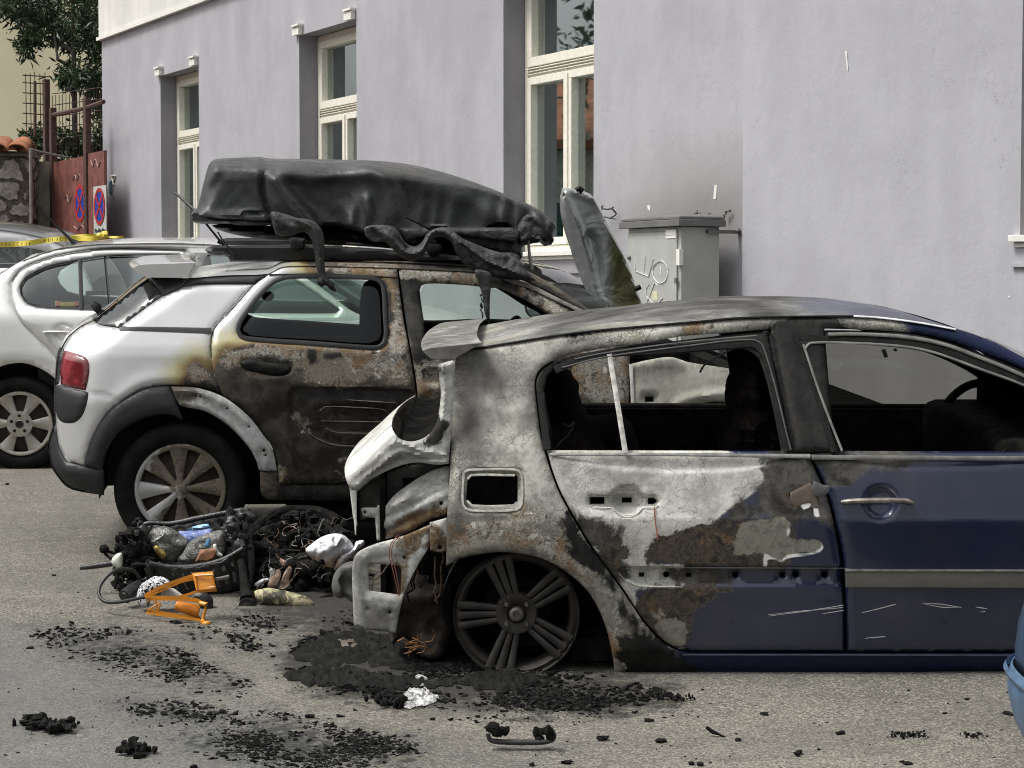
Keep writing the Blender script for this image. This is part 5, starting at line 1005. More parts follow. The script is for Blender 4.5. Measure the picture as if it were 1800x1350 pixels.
# far side of the shell
def farc(name, ol, holes=()):
    v, f, d = tri(path(ol, 16), [path(h, 16) for h in holes], 16); L = CT.hit(v[:, 0], v[:, 1]); L[:, 1] = CT.W - L[:, 1]; mk(name, L, f[:, ::-1], M_SOOT, ct, sol=.03)
farc('body', q_ol); farc('rear_door', rdo, [rdw]); farc('front_door', fdo, [fdw]); farc('front_wing', ff_ol)
blob('seat', "640,498 656,490 668,494 676,510 680,600 684,640 640,640 632,600 634,520", 0, .10, 20, M_SOOT, ct, step=7, car=CT, y=.45)
blob('seat', "700,520 720,505 732,512 740,600 745,640 700,640", 0, .10, 20, M_SOOT, ct, step=7, car=CT, y=1.2)
blob('belt_anchor', "463,516 474,512 482,518 480,526 470,530 460,524", 0, .02, 6, M_BPLA, ct, step=4, car=CT, y=.35)
mir = blob('door_mirror', "922,536 930,530 945,532 955,540 958,560 940,561 926,552", 0, .05, 10, M_BPLA, ct, step=5, car=CT, y=CT.W + .12)
blob('mirror_glass', "926,537 934,533 944,536 953,548 956,558 938,558 929,550", 0, .01, 5, simple('bright_mirror', (.75, .77, .77), .15, metal=.3), mir, step=5, car=CT, y=CT.W + .055)
blob('steering_wheel', "888,574 898,560 908,554 916,558 916,566 905,578 900,600 880,600", 0, .03, 8, M_FRM, ct, step=5, car=CT, y=1.25)
# wheels
M_COVER = layered('wheel_cover_silver', lambda m: L_paint(m, (.42, .42, .41), .4, .35), [('dirt', 30, 14, 5, lambda m: (m.ramp(m.noise(20, 9, .7), (.35, (.055, .047, .035)), (.5, (.15, .13, .10)), (.62, (.09, .078, .058)), (.72, (.26, .24, .20))), .75, 0.))], bump=.2)
def cover(par, c, Rr, nsp, car, mats, dirt=None, ph=90., side=1, wide=.5, dish=.02, slots=None):
    """wheel trim: rim ring, spokes widening outwards, hub; dark backing behind"""
    mb = MB(); mb.lathe([(Rr, .0), (Rr - .004, -.010), (Rr - .014, -.012), (Rr - .024, -.006), (Rr - .028, .02)], 64, c)
    for k in range(nsp):
        a = R(ph + 360. / nsp * k); rows = []
        for t in np.linspace(0, 1, 6):
            r = .028 + (Rr - .012 - .028) * t; hw = (.012 + (math.pi * (Rr - .02) / nsp * wide - .012) * t ** 1.3); y = -.018 + dish * math.sin(t * math.pi) * .6 - (-.012) * t
            row = []
            for e, dy in ((-1, .035), (-1, .003), (-.85, 0), (0, -.004), (.85, 0), (1, .003), (1, .035)):
                ph_ = a + math.atan2(e * hw, r); rr = math.hypot(r, e * hw) if t < .99 else r; row.append((c[0] + rr * math.cos(ph_), c[1] + (y + dy) * side, c[2] + rr * math.sin(ph_)))
            rows.append(row)
        v, f = loft(rows); mb.add(v, f)
    mb.lathe([(0, -.026), (.022, -.026), (.026, -.022), (.030, -.018), (.045, -.010), (.05, .02)], 32, c)
    at = None
    if dirt: P_ = car.tow(np.array(mb.v)); a_, b_ = proj(P_); at = {'dirt': sdf(np.stack([a_, b_], -1), dirt)}
    o = fixn(mb.build('rim', mats, par, attrs=at)); mb = MB(); disc(mb, c, Rr - .015, .045 * side); mb.lathe([(.05, .02 * side), (Rr - .05, .035 * side), (Rr - .02, .044 * side)], 32, c); mb.build('wheel_back', M_RB2, o); return o
M_RB2 = simple('dark_wheel_back', (.028, .018, .013), .8, var=.5, sc=12)
c1 = CT.hit(np.array([317.]), np.array([860.]), .035)[0]
housing(ct, CT, (c1[0], 0, c1[2] + .01), .39, .06, .5, M_BPLA)
for i, (cc_, sd) in enumerate(((c1, 1), (np.array([c1[0], CT.W - c1[1], c1[2]]), -1), (np.array([c1[0] + 2.595, c1[1], c1[2]]), 1), (np.array([c1[0] + 2.595, CT.W - c1[1], c1[2]]), -1))):
    mb = MB(); tyre(mb, (cc_[0], cc_[1] + .1 * sd, cc_[2]), .3165, .222, .205); w_ = fixn(mb.build('wheel', M_RUBBER, ct))
    if i == 0: cover(w_, (cc_[0], cc_[1] + .012, cc_[2]), .2185, 8, CT, M_COVER, dirt=["290,780 330,780 400,790 405,930 250,930 285,900 320,870 296,860 262,838"], ph=92, wide=.62)
    else: mb = MB(); mb.lathe([(.222, .012 * sd), (.2, .04 * sd), (.06, .02 * sd), (0, .02 * sd)], 32, cc_); fixn(mb.build('rim', M_RB2, w_))
mb = MB(); mb.tube(CT.hit(np.array([162., 166, 171, 176]), np.array([541., 537, 541, 552]), .55), [.012, .028, .026, .008], 8); mb.tube(CT.hit(np.array([172., 200]), np.array([549., 535]), .6), .008, 5); mb.build('wiper', M_GPLA, ct)
# roof rails
for nm, ol, yy in (('roof_rail', "360,439 366,434 400,431.5 568,431.5 700,440 820,452 900,470 905,482* 820,466 700,459 568,459.5 405,460* 398,449 372,448", .36), ('roof_rail', "381,426 388,420 420,418 600,420 720,430 860,446 860,456 720,440 600,431 400,431 386,430", CT.W - .36)):
    blob(nm, ol, 0, .022, 6, M_BPLA, ct, step=6, car=CT, y=yy)
mb = MB()
for px_ in (525, 760):
    a_ = CT.hit(np.array([float(px_)]), np.array([430.]), .36)[0]; b_ = a_.copy(); b_[1] = CT.W - .36; mb.tube([a_ + (0, -.04, .02), b_ + (0, .04, .02)], .02, 8, flat=.5)
mb.build('cross_bar', M_BPLA, ct)
for px_, y0, y1 in ((523, 418, 438), (762, 428, 446)): blob('bar_foot', "%d,%d %d,%d %d,%d %d,%d %d,%d %d,%d" % (px_ - 14, y0, px_ + 13, y0 + 1, px_ + 15, y0 + 6, px_ + 10, y1, px_ - 10, y1, px_ - 14, y0 + 6), 0, .03, 6, M_BPLA, ct, step=4, car=CT, y=.33)
# whip aerial of the crossover / bonnet standing open
M_HOOD = Mt('bonnet_paint', rough=.28, metal=.45, coat=.6); _n = M_HOOD.noise(2.6, 7, .6, dist=.8); _c = M_HOOD.ramp(_n, (.3, (.17, .19, .18)), (.5, (.34, .36, .35)), (.7, (.24, .26, .25)))
gr = M_HOOD.mr(M_HOOD.math('ADD', M_HOOD.attr('olive'), M_HOOD.math('MULTIPLY', M_HOOD.math('SUBTRACT', M_HOOD.noise(5, 7, .7), .5), 40.)), -14, 10)
M_HOOD.set('col', M_HOOD.mix(gr, _c, M_HOOD.mix(M_HOOD.mr(M_HOOD.noise(5, 6, .6), .35, .65), (.075, .08, .03), (.14, .14, .07)))); M_HOOD.bump(M_HOOD.noise(4, 3, .5, dist=1.), .4, .06); LATTR['bonnet_paint'] = {'olive'}; M_HOOD = M_HOOD.m
hd_ol = "988,331* 1000,330 1022,335 1040,343 1052,362 1070,398 1092,440 1108,475 1118,505 1131,542* 1110,552 1055,552* 1040,530 1018,480 1000,430 987,385 984,350"
bon = blob('bonnet', hd_ol, 0, .015, 7, M_HOOD, ct, step=5, car=CT, y=.55, Df=.035, masks={'olive': ["1072,402 1094,440 1132,545 1085,552 1075,500 1068,450"]},
     feats=[('rid', "992,340 1008,380 1030,430 1045,490 1060,552", .02, 5), ('rid', "1040,345 1066,400 1100,470 1126,545", .015, 6), ('rid', "1000,335 1040,350", .01, 6), ('rec', "1030,410 1050,420 1056,480 1052,540 1040,500 1028,450", .03, 14)])
blob('bonnet_inner', "991,338 1004,370 1022,420 1036,470 1044,520 1052,550 1030,510 1008,455 994,400 988,360", 0, .012, 8, simple('bonnet_inner_grey', (.24, .25, .24), .5, var=.3, sc=5), bon, step=5, car=CT, y=.42)
mb = MB(); A = CT.hit(np.array([1013., 1018, 1024]), np.array([335., 331, 337]), .5); mb.tube(A, .016, 6); mb.build('bonnet_catch', M_FRM, bon)
mb = MB(); mb.tube(CT.hit(np.array([1116., 1126]), np.array([509., 504]), .5), .014, 6); mb.build('bonnet_catch', M_FRM, bon)
blob('hinge_lump', "1038,548* 1042,536 1052,540 1068,549*", 0, .03, 5, M_FRM, ct, step=4, car=CT, y=.35)

# ================================================================== MELTED ROOF BOX
M_BOX = Mt('melted_black_plastic', rough=.42, spec=.5); _n = M_BOX.noise(5, 10, .7, dist=.5); M_BOX.set('col', M_BOX.mix(M_BOX.mr(_n, .35, .68), (.016, .017, .018), (.052, .056, .056)))
M_BOX.set('rough', M_BOX.mr(M_BOX.noise(5, 6, .6), .35, .65, .34, .62)); M_BOX.bump(M_BOX.noise(3, 7, .6, dist=.9), .35, .06); M_BOX.bump(M_BOX.noise(30, 6, .65), .18, .006); M_BOX = M_BOX.m
M_BOXM = simple('melt_drip', (.030, .031, .031), .6, var=.55, sc=18, bump=.8)
bx_ol = "341,372* 347,364 357,325 367,290 376,281 400,278 458,276* 472,278.5 620,281 680,284 735,292 806,311 877,337 936,363 958,380 968,390* 971,397 964,410 966,422 957,433* 948,423 936,427 912,432* 912,455* 880,450 848,443 800,432 760,424 720,432 700,420 660,416 638,413 618,407 600,402 570,400 560,404 546,409 520,414 486,415* 478,400 474,394* 440,396 400,394 350,392 341,388*"
BY = .86
fe = [('rid', "372,318 388,298 455,298 470,304", .035, 10), ('rid', "350,366 372,318 384,300", .02, 9), ('rec', "395,318 452,306 462,330 468,378 405,374 388,350", .016, 44),
      ('rid', "468,302 464,330 470,360 480,395 486,414", -.035, 5), ('rid', "486,318 510,345 535,372 552,392 560,410", .045, 8), ('rid', "500,300 560,312 630,300 660,290", .03, 14), ('rec', "505,318 620,312 600,390 565,392", .05, 40),
      ('rid', "636,290 660,300 680,330 690,370 700,400", .04, 16), ('rid', "650,300 720,318 800,345 860,380", .02, 18), ('rid', "345,372 400,378 440,376 470,384", .03, 7), ('rec', "430,372 465,372 465,378 430,378", .03, 4),
      ('rid', "600,360 612,385 622,402", .02, 8), ('rid', "640,350 650,385 660,410", .025, 8), ('rid', "720,400 800,405 880,408 920,412", .02, 5), ('rec', "700,410 770,410 770,424 700,420", .04, 6), ('rec', "845,395 878,392 884,398 878,402 848,400", .12, 4), ('rid', "925,380 935,400 930,425", .03, 6), ('rid', "950,390 948,415", .03, 6),
      ('fn', lambda v: -.012 * np.sin(v[:, 0] * .17 + .03 * v[:, 1] + 2 * np.sin(v[:, 0] * .05)) * np.clip((v[:, 1] - 330) / 60, 0, 1) * (v[:, 0] > 560))]
rb = bpy.data.objects.new('roof_box', None); COL.objects.link(rb); rb.matrix_world = Matrix.Translation(V(CT.tow(CT.hit(np.array([640.]), np.array([425.]), BY)[0]))) @ CT.rot.to_4x4()
tag(rb, 'melted black roof box sagging over the silver crossover', 'roof box')
RBI = Matrix.Translation(-(CT.rot.transposed() @ (rb.location - V(CT.o))))
def rbp(o): o.parent = rb; o.matrix_parent_inverse = RBI; return o
rbp(blob('lid', bx_ol, 0, .38, lambda v: np.interp(v[:, 1] + .12 * (v[:, 0] - 400), [300, 345, 390], [46, 34, 12]), M_BOX, ct, step=4.6, amp=.012, sc=3.5, car=CT, y=BY, Df=.40, feats=fe))
rbp(blob('tray', "372,396* 384,404 420,414 470,421 520,423 600,425 700,436 800,446 880,462 905,455 905,435 700,412 600,400 500,398 400,393", 0, .30, 16, M_BPLA, ct, step=7, car=CT, y=BY))
rbp(blob('lid_lip', "340,371 352,366 380,378 440,382 476,384 480,394 440,397 400,395 350,393 341,389", 0, .40, 6, M_BOX, ct, step=4, car=CT, y=BY))
def drip(pts, rad, y, fl=.6, nm='melted_drip', jit=.012, mat=M_BOXM):
    p = path(pts, 5, False); A = CT.hit(p[:, 0], p[:, 1], y); A[:, 1] += jit * np.sin(np.arange(len(A)) * 1.3); A += RNG.normal(0, jit * .25, A.shape)
    rr = np.interp(np.linspace(0, 1, len(A)), np.linspace(0, 1, len(rad)), rad) * (1 + .12 * RNG.normal(0, 1, len(A))); mb = MB(); mb.tube(A, np.abs(rr), 10, flat=fl); return rbp(mb.build(nm, mat, ct))
def drape(ol, y, D=.03, w=9, amp=.012, nm='melted_drip', sc=10, fe_=()): return rbp(blob(nm, ol, 0, D, w, M_BOXM, ct, step=3.6, amp=amp, sc=sc, car=CT, y=y, feats=fe_))
drape("474,372* 486,372 520,382 545,386 556,392 566,405 570,425 571,470 576,488 584,496 592,514* 582,510 572,501 565,505* 556,494 562,486 556,470 552,440 545,418 535,408 520,412 500,415 484,412*", .19, D=.02, w=7, fe_=[('rid', "520,385 548,400 560,430 566,480 580,500", .022, 4), ('rid', "484,384 500,396 540,398", .015, 6)])
drape("640,402 652,396 690,398 705,414 715,428 730,433 742,425 750,412 765,402 785,400 800,408 815,425 830,440 848,462 842,482* 828,474 813,460 801,444 794,428 782,418 764,418 754,428 747,444 735,456 720,459 699,447 686,434 676,425 660,426 645,418", .20, D=.02, w=7, amp=.03, fe_=[('rid', "680,410 700,432 722,446 742,436 758,410 784,409 804,426 830,462", .02, 5), ('rec', "700,418 706,424 720,440 712,440", .02, 4)])
drape("700,400* 900,400* 912,412 905,425 880,424 840,420 800,414 760,414 715,424*", .42, D=.03, w=6, amp=.008)
drape("795,408 815,420 860,438 900,450 916,460 920,470 928,478 942,494* 905,492 870,488 845,480 828,470 812,455 798,435", .19, D=.03, w=10, amp=.03, sc=12, fe_=[('rid', "810,425 850,455 910,480", .02, 4)])
drape("835,475 862,480 863,500 861,530 861,575* 855,560 851,545 848,520 842,500", .12, D=.012, w=5); drip("847,515 846,540 849,572", [.004, .007, .003], .13)
drape("858,450 880,443 912,448 916,468 928,482* 900,478 870,472", .40, D=.03, amp=.03, sc=14); drape("905,395 925,375 950,385 966,400 962,425 945,420 930,425 912,430", .48, D=.05, w=10, amp=.03, sc=10, fe_=[('rid', "935,380 948,400 950,420", .02, 4)])
drip("714,382 740,395 770,410 800,425 845,446", [.006, .010, .010, .008], .30, jit=.003, nm='exposed_rod', mat=M_FRM)
drip("755,398 785,398", [.02, .02], .33, jit=.003, nm='exposed_bracket'); drip("928,405 930,440 934,470 936,493", [.008, .009, .010, .012], .45, jit=.001, nm='bare_strut', mat=simple('strut_grey', (.30, .29, .26), .5, metal=.5, var=.3, sc=30))
drip("383,408 390,420 402,436 410,446", [.006, .007, .008], .30, jit=.001, nm='strap', mat=M_BPLA)
mb = MB(); P0 = CT.tol(np.array([PW(307, 338, 10.3), PW(345, 372, 10.2)])); mb.tube(P0, [.006, .009], 6); mb.tube(CT.tol(np.array([PW(345, 372, 10.2), PW(400, 440, 10.2)])), .006, 6); rbp(mb.build('aerial', M_BPLA, ct))

# ================================================================== SILVER LIFTBACK BEHIND
def off_oc(x, z):
    o = np.interp(z, [0, .2, .5, .75, .98, 1.02, 1.45], [.07, .03, 0, .0, .035, .05, .33]); return o + .30 * np.maximum(-.3 - x, 0) ** 2 + .14 * np.maximum(x - 2.7, 0) ** 2
OC = Car(37, 826, 13.1, R(3), 1.78, off_oc)
oc = empty('silver_liftback', OC.o, 'clean silver liftback parked behind the burnt cars with six spoke alloy wheel', 'car', OC.rot)
M_OSILV = simple('warm_silver_paint', (.66, .66, .64), .28, metal=.35, var=.05, sc=2, coat=.9)
M_OGL = glass('car_glass', (.34, .42, .39), .16)
od = "19,495* 37,473 74,457 111,447 185,437.5 326,439.5* 330,540 332,795* 152,795* 128,700 102,634 60,590 38,565 22,530"
ow = "35,503 44,488 66,475 92,465 137,456.5 185,449 250,447 318,447* 321,548* 159,543 74,539 48,532 37,518"
ob_ol = "-222,560* -200,540 -100,520 -50,508 -10,488 40,458 90,440 150,431 220,428 330,428 430,436 480,456 560,503 632,553 760,578 860,605 900,645 905,720 890,790* 815,800* 808,760 780,700 713,672 646,700 618,760 612,805* 330,812 145,812* 140,760 118,692 84,655 35,638 -20,655 -55,700 -68,760 -66,800* -150,800 -215,780 -228,650"
ofw = "338,447* 430,451 470,463 540,505 598,545* 590,551 340,549*"
panel('body', oc, OC, ob_ol, M_OSILV, holes=[od, ofw], step=9, roll=(.010, 7), feats=[('rid', "-66,760 -40,690 35,650 100,672 132,740", .02, 12)])
odr = panel('rear_door', oc, OC, od, M_OSILV, holes=[ow], step=7, roll=(.010, 6), feats=[('rec', rnd(111, 587, 15), .02, 10), ('rid', "30,560 200,575 330,580", .006, 20)])
strip('window_seal', odr, OC, [ow + " 35,503"], 2, .002, M_BPLA); strip('window_seal', odr, OC, ["140.5,456 143,543"], 7, .004, M_BPLA, smooth=False); strip('window_seal', odr, OC, ["184,450 193,545"], 4, -.01, M_BPLA, smooth=False)
panel('window_pane', odr, OC, ow, M_OGL, step=24, extra=.012, t=0)
panel('window_pane', oc, OC, ofw, M_OGL, step=24, extra=.012, t=0)
strip('frame_line', odr, OC, ["20,495 38,472 75,455.5 112,446 185,436.5 326,438.5"], 1.6, .0015, M_BPLA)
hp = path("78,584.5 95,583 112,583.5 128,585", 4, False); L = OC.hit(hp[:, 0], hp[:, 1]); L[:, 1] -= .035 * np.sin(np.linspace(.1, math.pi - .1, len(hp))) ** .5; mb = MB(); mb.tube(L, .017, 8, flat=.6); mb.build('handle', M_OSILV, odr)
panel('sticker', odr, OC, "96,529* 139,528* 139,539* 96,539*", simple('yellow_sticker', (.13, .11, .03), .6), step=6, extra=.006, t=0); 
for a_, b_ in ((97, 105), (130, 138)): panel('sticker_end', odr, OC, "%d,530* %d,530* %d,538* %d,538*" % (a_, b_, b_, a_), simple('red_sticker', (.13, .04, .035), .6), step=5, extra=.002, t=0)
panel('far_label', oc, OC, "150,512* 184,511* 184,519* 150,520*", simple('amber_label', (.40, .33, .12), .6), step=6, y=.5, t=0)
roofloft('roof', oc, OC, "40,458 90,440 150,431 220,428 330,428 430,436 480,456", M_OSILV, [.0, .015, .025, .025, .02, .01], extra=.002, und=M_BPLA)
roofloft('windscreen', oc, OC, "480,456 560,503 632,553", M_OGL, [.05, .06, .06], extra=.02, ends=(.03, .14)); roofloft('rear_screen', oc, OC, "-120,520 -50,508 -10,488 42,457", M_TGL, [.05, .05, .04, .03], extra=.03)
roofloft('bonnet', oc, OC, "632,553 760,578 860,605 900,645", M_OSILV, [.08, .10, .08, .04], extra=.02); roofloft('boot_lid', oc, OC, "-222,560 -200,540 -120,521", M_OSILV, [.03, .05, .06], extra=.02)
roofloft('tail', oc, OC, "-222,562 -228,650 -215,780", M_OSILV, .0, extra=.02); roofloft('nose', oc, OC, "900,645 905,720 890,790", M_OSILV, .0, extra=.02)
def faro(name, ol, holes=()):
    v, f, d = tri(path(ol, 18), [path(h, 18) for h in holes], 18); L = OC.hit(v[:, 0], v[:, 1]); L[:, 1] = OC.W - L[:, 1]; mk(name, L, f[:, ::-1], M_OSILV, oc, sol=.02)
faro('body', ob_ol, [ow, ofw])
mb = MB()
for yy in (.13, OC.W - .13): mb.box((1.3, yy, .6), (2.4, .02, .75))
mb.box((1.3, OC.W / 2, .25), (3.8, OC.W - .3, .08)); mb.box((.0, OC.W / 2, .85), (.8, OC.W - .3, .3)); mb.box((2.4, OC.W / 2, .85), (.3, OC.W - .3, .3)); mb.build('interior', M_BPLA, oc, smooth=False)
for i, (px0, yy) in enumerate(((260, .45), (260, 1.3), (60, .45), (60, 1.3))): blob('seat', "%d,480 %d,474 %d,482 %d,545 %d,600 %d,600 %d,520" % (px0, px0 + 14, px0 + 26, px0 + 34, px0 + 38, px0 - 8, px0 - 4), 0, .16, 18, M_BPLA, oc, step=9, car=OC, y=yy)
o1 = OC.hit(np.array([35.]), np.array([745.]), .03)[0]
housing(oc, OC, (o1[0], 0, o1[2]), .40, .06, .5, M_BPLA)
M_ALLO2 = simple('silver_alloy', (.40, .38, .34), .35, metal=.5, var=.15, sc=12)
for i, (cc_, sd) in enumerate(((o1, 1), (np.array([o1[0], OC.W - o1[1], o1[2]]), -1), (np.array([o1[0] + 2.58, o1[1], o1[2]]), 1), (np.array([o1[0] + 2.58, OC.W - o1[1], o1[2]]), -1))):
    mb = MB(); tyre(mb, (cc_[0], cc_[1] + .1 * sd, cc_[2]), .312, .218, .2); w_ = fixn(mb.build('wheel', M_RUBBER, oc))
    if i in (0, 2):
        o = cover(w_, (cc_[0], cc_[1] + .012, cc_[2]), .2155, 6, OC, M_ALLO2, ph=0, wide=.52)
        for k in range(5): mb = MB(); a_ = R(90 + 72 * k); disc(mb, (cc_[0] + .055 * math.cos(a_), cc_[1], cc_[2] + .055 * math.sin(a_)), .011, -.016, 10); mb.build('bolt_hole', M_HOLE, o)
        mb = MB(); disc(mb, cc_, .024, -.017, 20); mb.build('bolt_hole', M_HOLE, o); mb = MB(); mb.lathe([(.085, -.012), (.075, -.013), (.03, -.012)], 32, cc_); mb.build('hub_plate', M_ALLO2, o)
mb = MB(); mb.tube(OC.tol(np.array([PW(132, 428, 14.), PW(125, 422, 14.), PW(96, 394, 14.), PW(62, 354, 14.)])), [.03, .014, .006, .004], 6); mb.build('aerial', M_BPLA, oc)
# ---- white car further back
def off_w(x, z): return np.interp(z, [0, .9, 1.4], [0, .02, .25]) + 0 * x
WC = Car(-200, 740, 17.6, R(0), 1.75, off_w); wc_ = empty('white_car', WC.o, 'white car with a dark roof edge, only its roof showing at the left edge', 'car', WC.rot)
wol = "-420,600* -420,520 -380,500 -330,470 -240,415 -180,400 -100,398 0,404 50,412 92,423 130,446 160,500 165,560 165,660* 130,690 -400,690*"
wwn = "-300,463* -230,425 -180,415 -100,412 0,432* 40,434 80,442 105,462*"
wwn = "-300,475* -240,436 -180,432 0,433 40,435 82,444 108,470*"
M_WHITE = simple('white_paint', (.70, .71, .71), .3, var=.04, sc=3, coat=.8)
panel('body', wc_, WC, wol, M_WHITE, holes=[wwn], step=12); panel('window_pane', wc_, WC, wwn, M_OGL, step=24, extra=.01, t=0); roofloft('roof', wc_, WC, "-330,470 -240,415 -180,400 -100,398 0,404 50,412 92,423 130,446 160,500", simple('dark_roof', (.04, .042, .045), .3, coat=.6), .05, extra=.0)
v_, f_, d_ = tri(path(wol, 20), [path(wwn, 20)], 20); L = WC.hit(v_[:, 0], v_[:, 1]); L[:, 1] = WC.W - L[:, 1]; mk('body', L, f_[:, ::-1], M_WHITE, wc_, sol=.02)
mb = MB(); mb.box((0, WC.W / 2, .7), (2., WC.W - .3, .4)); mb.build('interior', M_BPLA, wc_, smooth=False)
cw = WC.hit(np.array([-300., 90]), np.array([680., 680]), .05)
for c_ in cw: mb = MB(); tyre(mb, (c_[0], c_[1] + .08, .31), .31, .2, .2); w_ = fixn(mb.build('wheel', M_RUBBER, wc_)); mb = MB(); mb.lathe([(.2, 0.), (.1, -.02), (0, -.02)], 24, (c_[0], c_[1], .31)); mb.build('rim', M_ALLO2, w_)
# ---- light blue car, just its corner
def off_b(x, z): return np.interp(z, [0, .15, .4, .55, .62, .95, 1.4], [.10, .05, 0, 0, .02, .05, .3]) + 0 * x
M_LB = simple('dusty_light_blue', (.035, .065, .115), .5, metal=.2, var=.35, sc=9, coat=.5); M_LB2 = simple('blue_bumper', (.075, .13, .21), .45, var=.3, sc=14, bump=.05)
bc = empty('light_blue_car', (2.1, 5.1, float(gz(5.3))), 'light blue car of which only a rounded bumper corner enters at the right edge', 'car')
def bcurve(px_at, Y): return float(PW(px_at, 675, Y)[0])
def sect(prof, Y0, hw):
    rows = []
    for t in np.linspace(0, 1, 41):
        a = math.pi * t; row = []
        for (xo, z) in prof:
            cx, cy = abs(math.cos(a)) ** .42 * (1 if math.cos(a) > 0 else -1), abs(math.sin(a)) ** .6
            row.append((xo + (1 - cy) * .34, -cx * hw, z))
        rows.append(row)
    return rows
zB = float(gz(5.8)); 
bX = float(PW(1760, 1165, 5.85)[0]) - .04; bc.location = (bX, 5.1, zB)
lo_ = [(.16, .14), (.06, .22), (.02, .30), (.0, .38), (.0, .43), (.012, .46)]; up_ = [(.022, .462), (.02, .50), (.03, .58), (.06, .68), (.12, .74), (.30, .80), (.34, .95)]
for nm, pr, mt in (('bumper', lo_, M_LB2), ('wing', up_, M_LB)):
    v, f = loft(sect(pr, 0, .84)); mk(nm, v, f, mt, bc, sol=.004)
mb = MB(); rows = sect([(-.006, .435), (-.012, .448), (-.004, .462)], 0, .845); v, f = loft(rows); mb.add(v, f); mb.build('bumper_ridge', M_LB2, bc)
mb = MB(); mb.box((2.3, 0, .62), (3.8, 1.66, .55)); mb.box((2.4, 0, 1.15), (2.2, 1.4, .5)); mb.build('body', M_LB, bc, bev=.08)
for x_ in (.85, 3.3):
    for y_ in (-.75, .75): mb = MB(); tyre(mb, (x_, y_, .3), .3, .2, .19); mb.build('wheel', M_RUBBER, bc)
# ---- barrier tape
M_TAPE = simple('yellow_tape', (.62, .50, .05), .45, var=.15, sc=8)
def ribbon(mb, pts, w, Y, m=0, off=0.):
    p = path(pts, 3, False); rows = [[], []]
    for i, (x, y) in enumerate(p): tw = .3 * math.sin(i * .35); rows[0].append(PW(x, y - w / 2, Y - off + .03 * tw)); rows[1].append(PW(x, y + w / 2, Y - off - .03 * tw))
    v, f = loft(rows); mb.add(v, f, m)
mb = MB(); ribbon(mb, "-30,428 0,430 40,428 80,423 120,419 160,419 182,415", 9, 15.2); ribbon(mb, "125,417 150,415 182,415", 7, 15.25); ribbon(mb, "182,416 200,417 217,416", 4, 15.2)
for (x, y, w, h) in ((176, 414, 8, 7), (184, 412, 7, 9)): mb.ball(PW(x, y, 15.2), (.03, .03, .025), 8, jit=.25)
for i, ch_ in enumerate("POLICIJA"):
    pass
v0 = np.array(mb.v); tp = mk('barrier_tape', v0, mb.f, M_TAPE, None, loc=v0.mean(0)); tag(tp, 'yellow barrier tape with black letters strung behind the silver liftback', 'tape')
def letter(ch, x, y, h, sl):
    G = {'P': "0,1 0,0 .6,0 .6,.5 0,.5", 'O': "0,0 .6,0 .6,1 0,1 0,0", 'L': "0,0 0,1 .6,1", 'I': ".3,0 .3,1", 'C': ".6,0 0,0 0,1 .6,1", 'J': ".6,0 .6,1 0,1 0,.7", 'A': "0,1 .3,0 .6,1 .45,.6 .15,.6"}[ch]
    return " ".join("%.2f,%.2f" % (x + float(a) * h, y + float(b) * h + sl * float(a) * h) for a, b in (t.split(',') for t in G.split()))
mb = MB()
for x0, y0, sl in ((2, 427, -.03), (78, 420.3, -.1)):
    for i, ch_ in enumerate("POLICIJA"):
        if x0 + i * 7 > 118: break
        p = path(letter(ch_, x0 + i * 7, y0 + sl * i * 7 - (0), 5.2, sl), 2, False, False); mb.tube([PW(a, b, 15.12) for a, b in p], .0036, 4, flat=.4)
o = mb.build('lettering', simple('tape_ink', (.01, .01, .01), .5)); o.parent = tp; o.matrix_parent_inverse = Matrix.Translation(-tp.location)
# ================================================================== DEBRIS
M_CH = Mt('charred_lumps', rough=.85, spec=.15); M_CH.set('col', M_CH.ramp(M_CH.noise(18, 9, .7), (.35, (.004, .004, .004)), (.55, (.012, .012, .011)), (.68, (.028, .027, .025)), (.82, (.08, .076, .07)))); M_CH.bump(M_CH.noise(60, 8, .7), .8, .01); M_CH = M_CH.m
M_CRT = simple('melted_crate_black', (.018, .018, .018), .36, spec=.5, var=.5, sc=20, bump=.4)
def top(mb_or_v, name, mat, label, cat, group=None, f=None, **k):
    v = np.array(mb_or_v.v if isinstance(mb_or_v, MB) else mb_or_v); f = mb_or_v.f if isinstance(mb_or_v, MB) else f
    loc = np.array([v[:, 0].mean(), v[:, 1].mean(), v[:, 2].min()]); o = mk(name, v, f, mat if not isinstance(mat, (list, tuple)) else None, None, loc=loc, mats=list(mat) if isinstance(mat, (list, tuple)) else None, fm=mb_or_v.m if isinstance(mat, (list, tuple)) else None, **k)
    return tag(o, label, cat, group)
def child(o, par): o.parent = par; o.matrix_parent_inverse = Matrix.Translation(-par.location); return o
def W3(q): return np.array([PW(a, b, c) for a, b, c in q])
def tub(s, Y, r, n=8, st=4, flat=1., Y1=None):
    p = path(s, st, False); Ys = np.linspace(Y, Y1 if Y1 else Y, len(p)); rr = np.interp(np.linspace(0, 1, len(p)), np.linspace(0, 1, len(r)), r) if isinstance(r, (list, tuple)) else r
    m_ = MB(); m_.tube(PW(p[:, 0], p[:, 1], Ys), rr, n, flat=flat); return m_
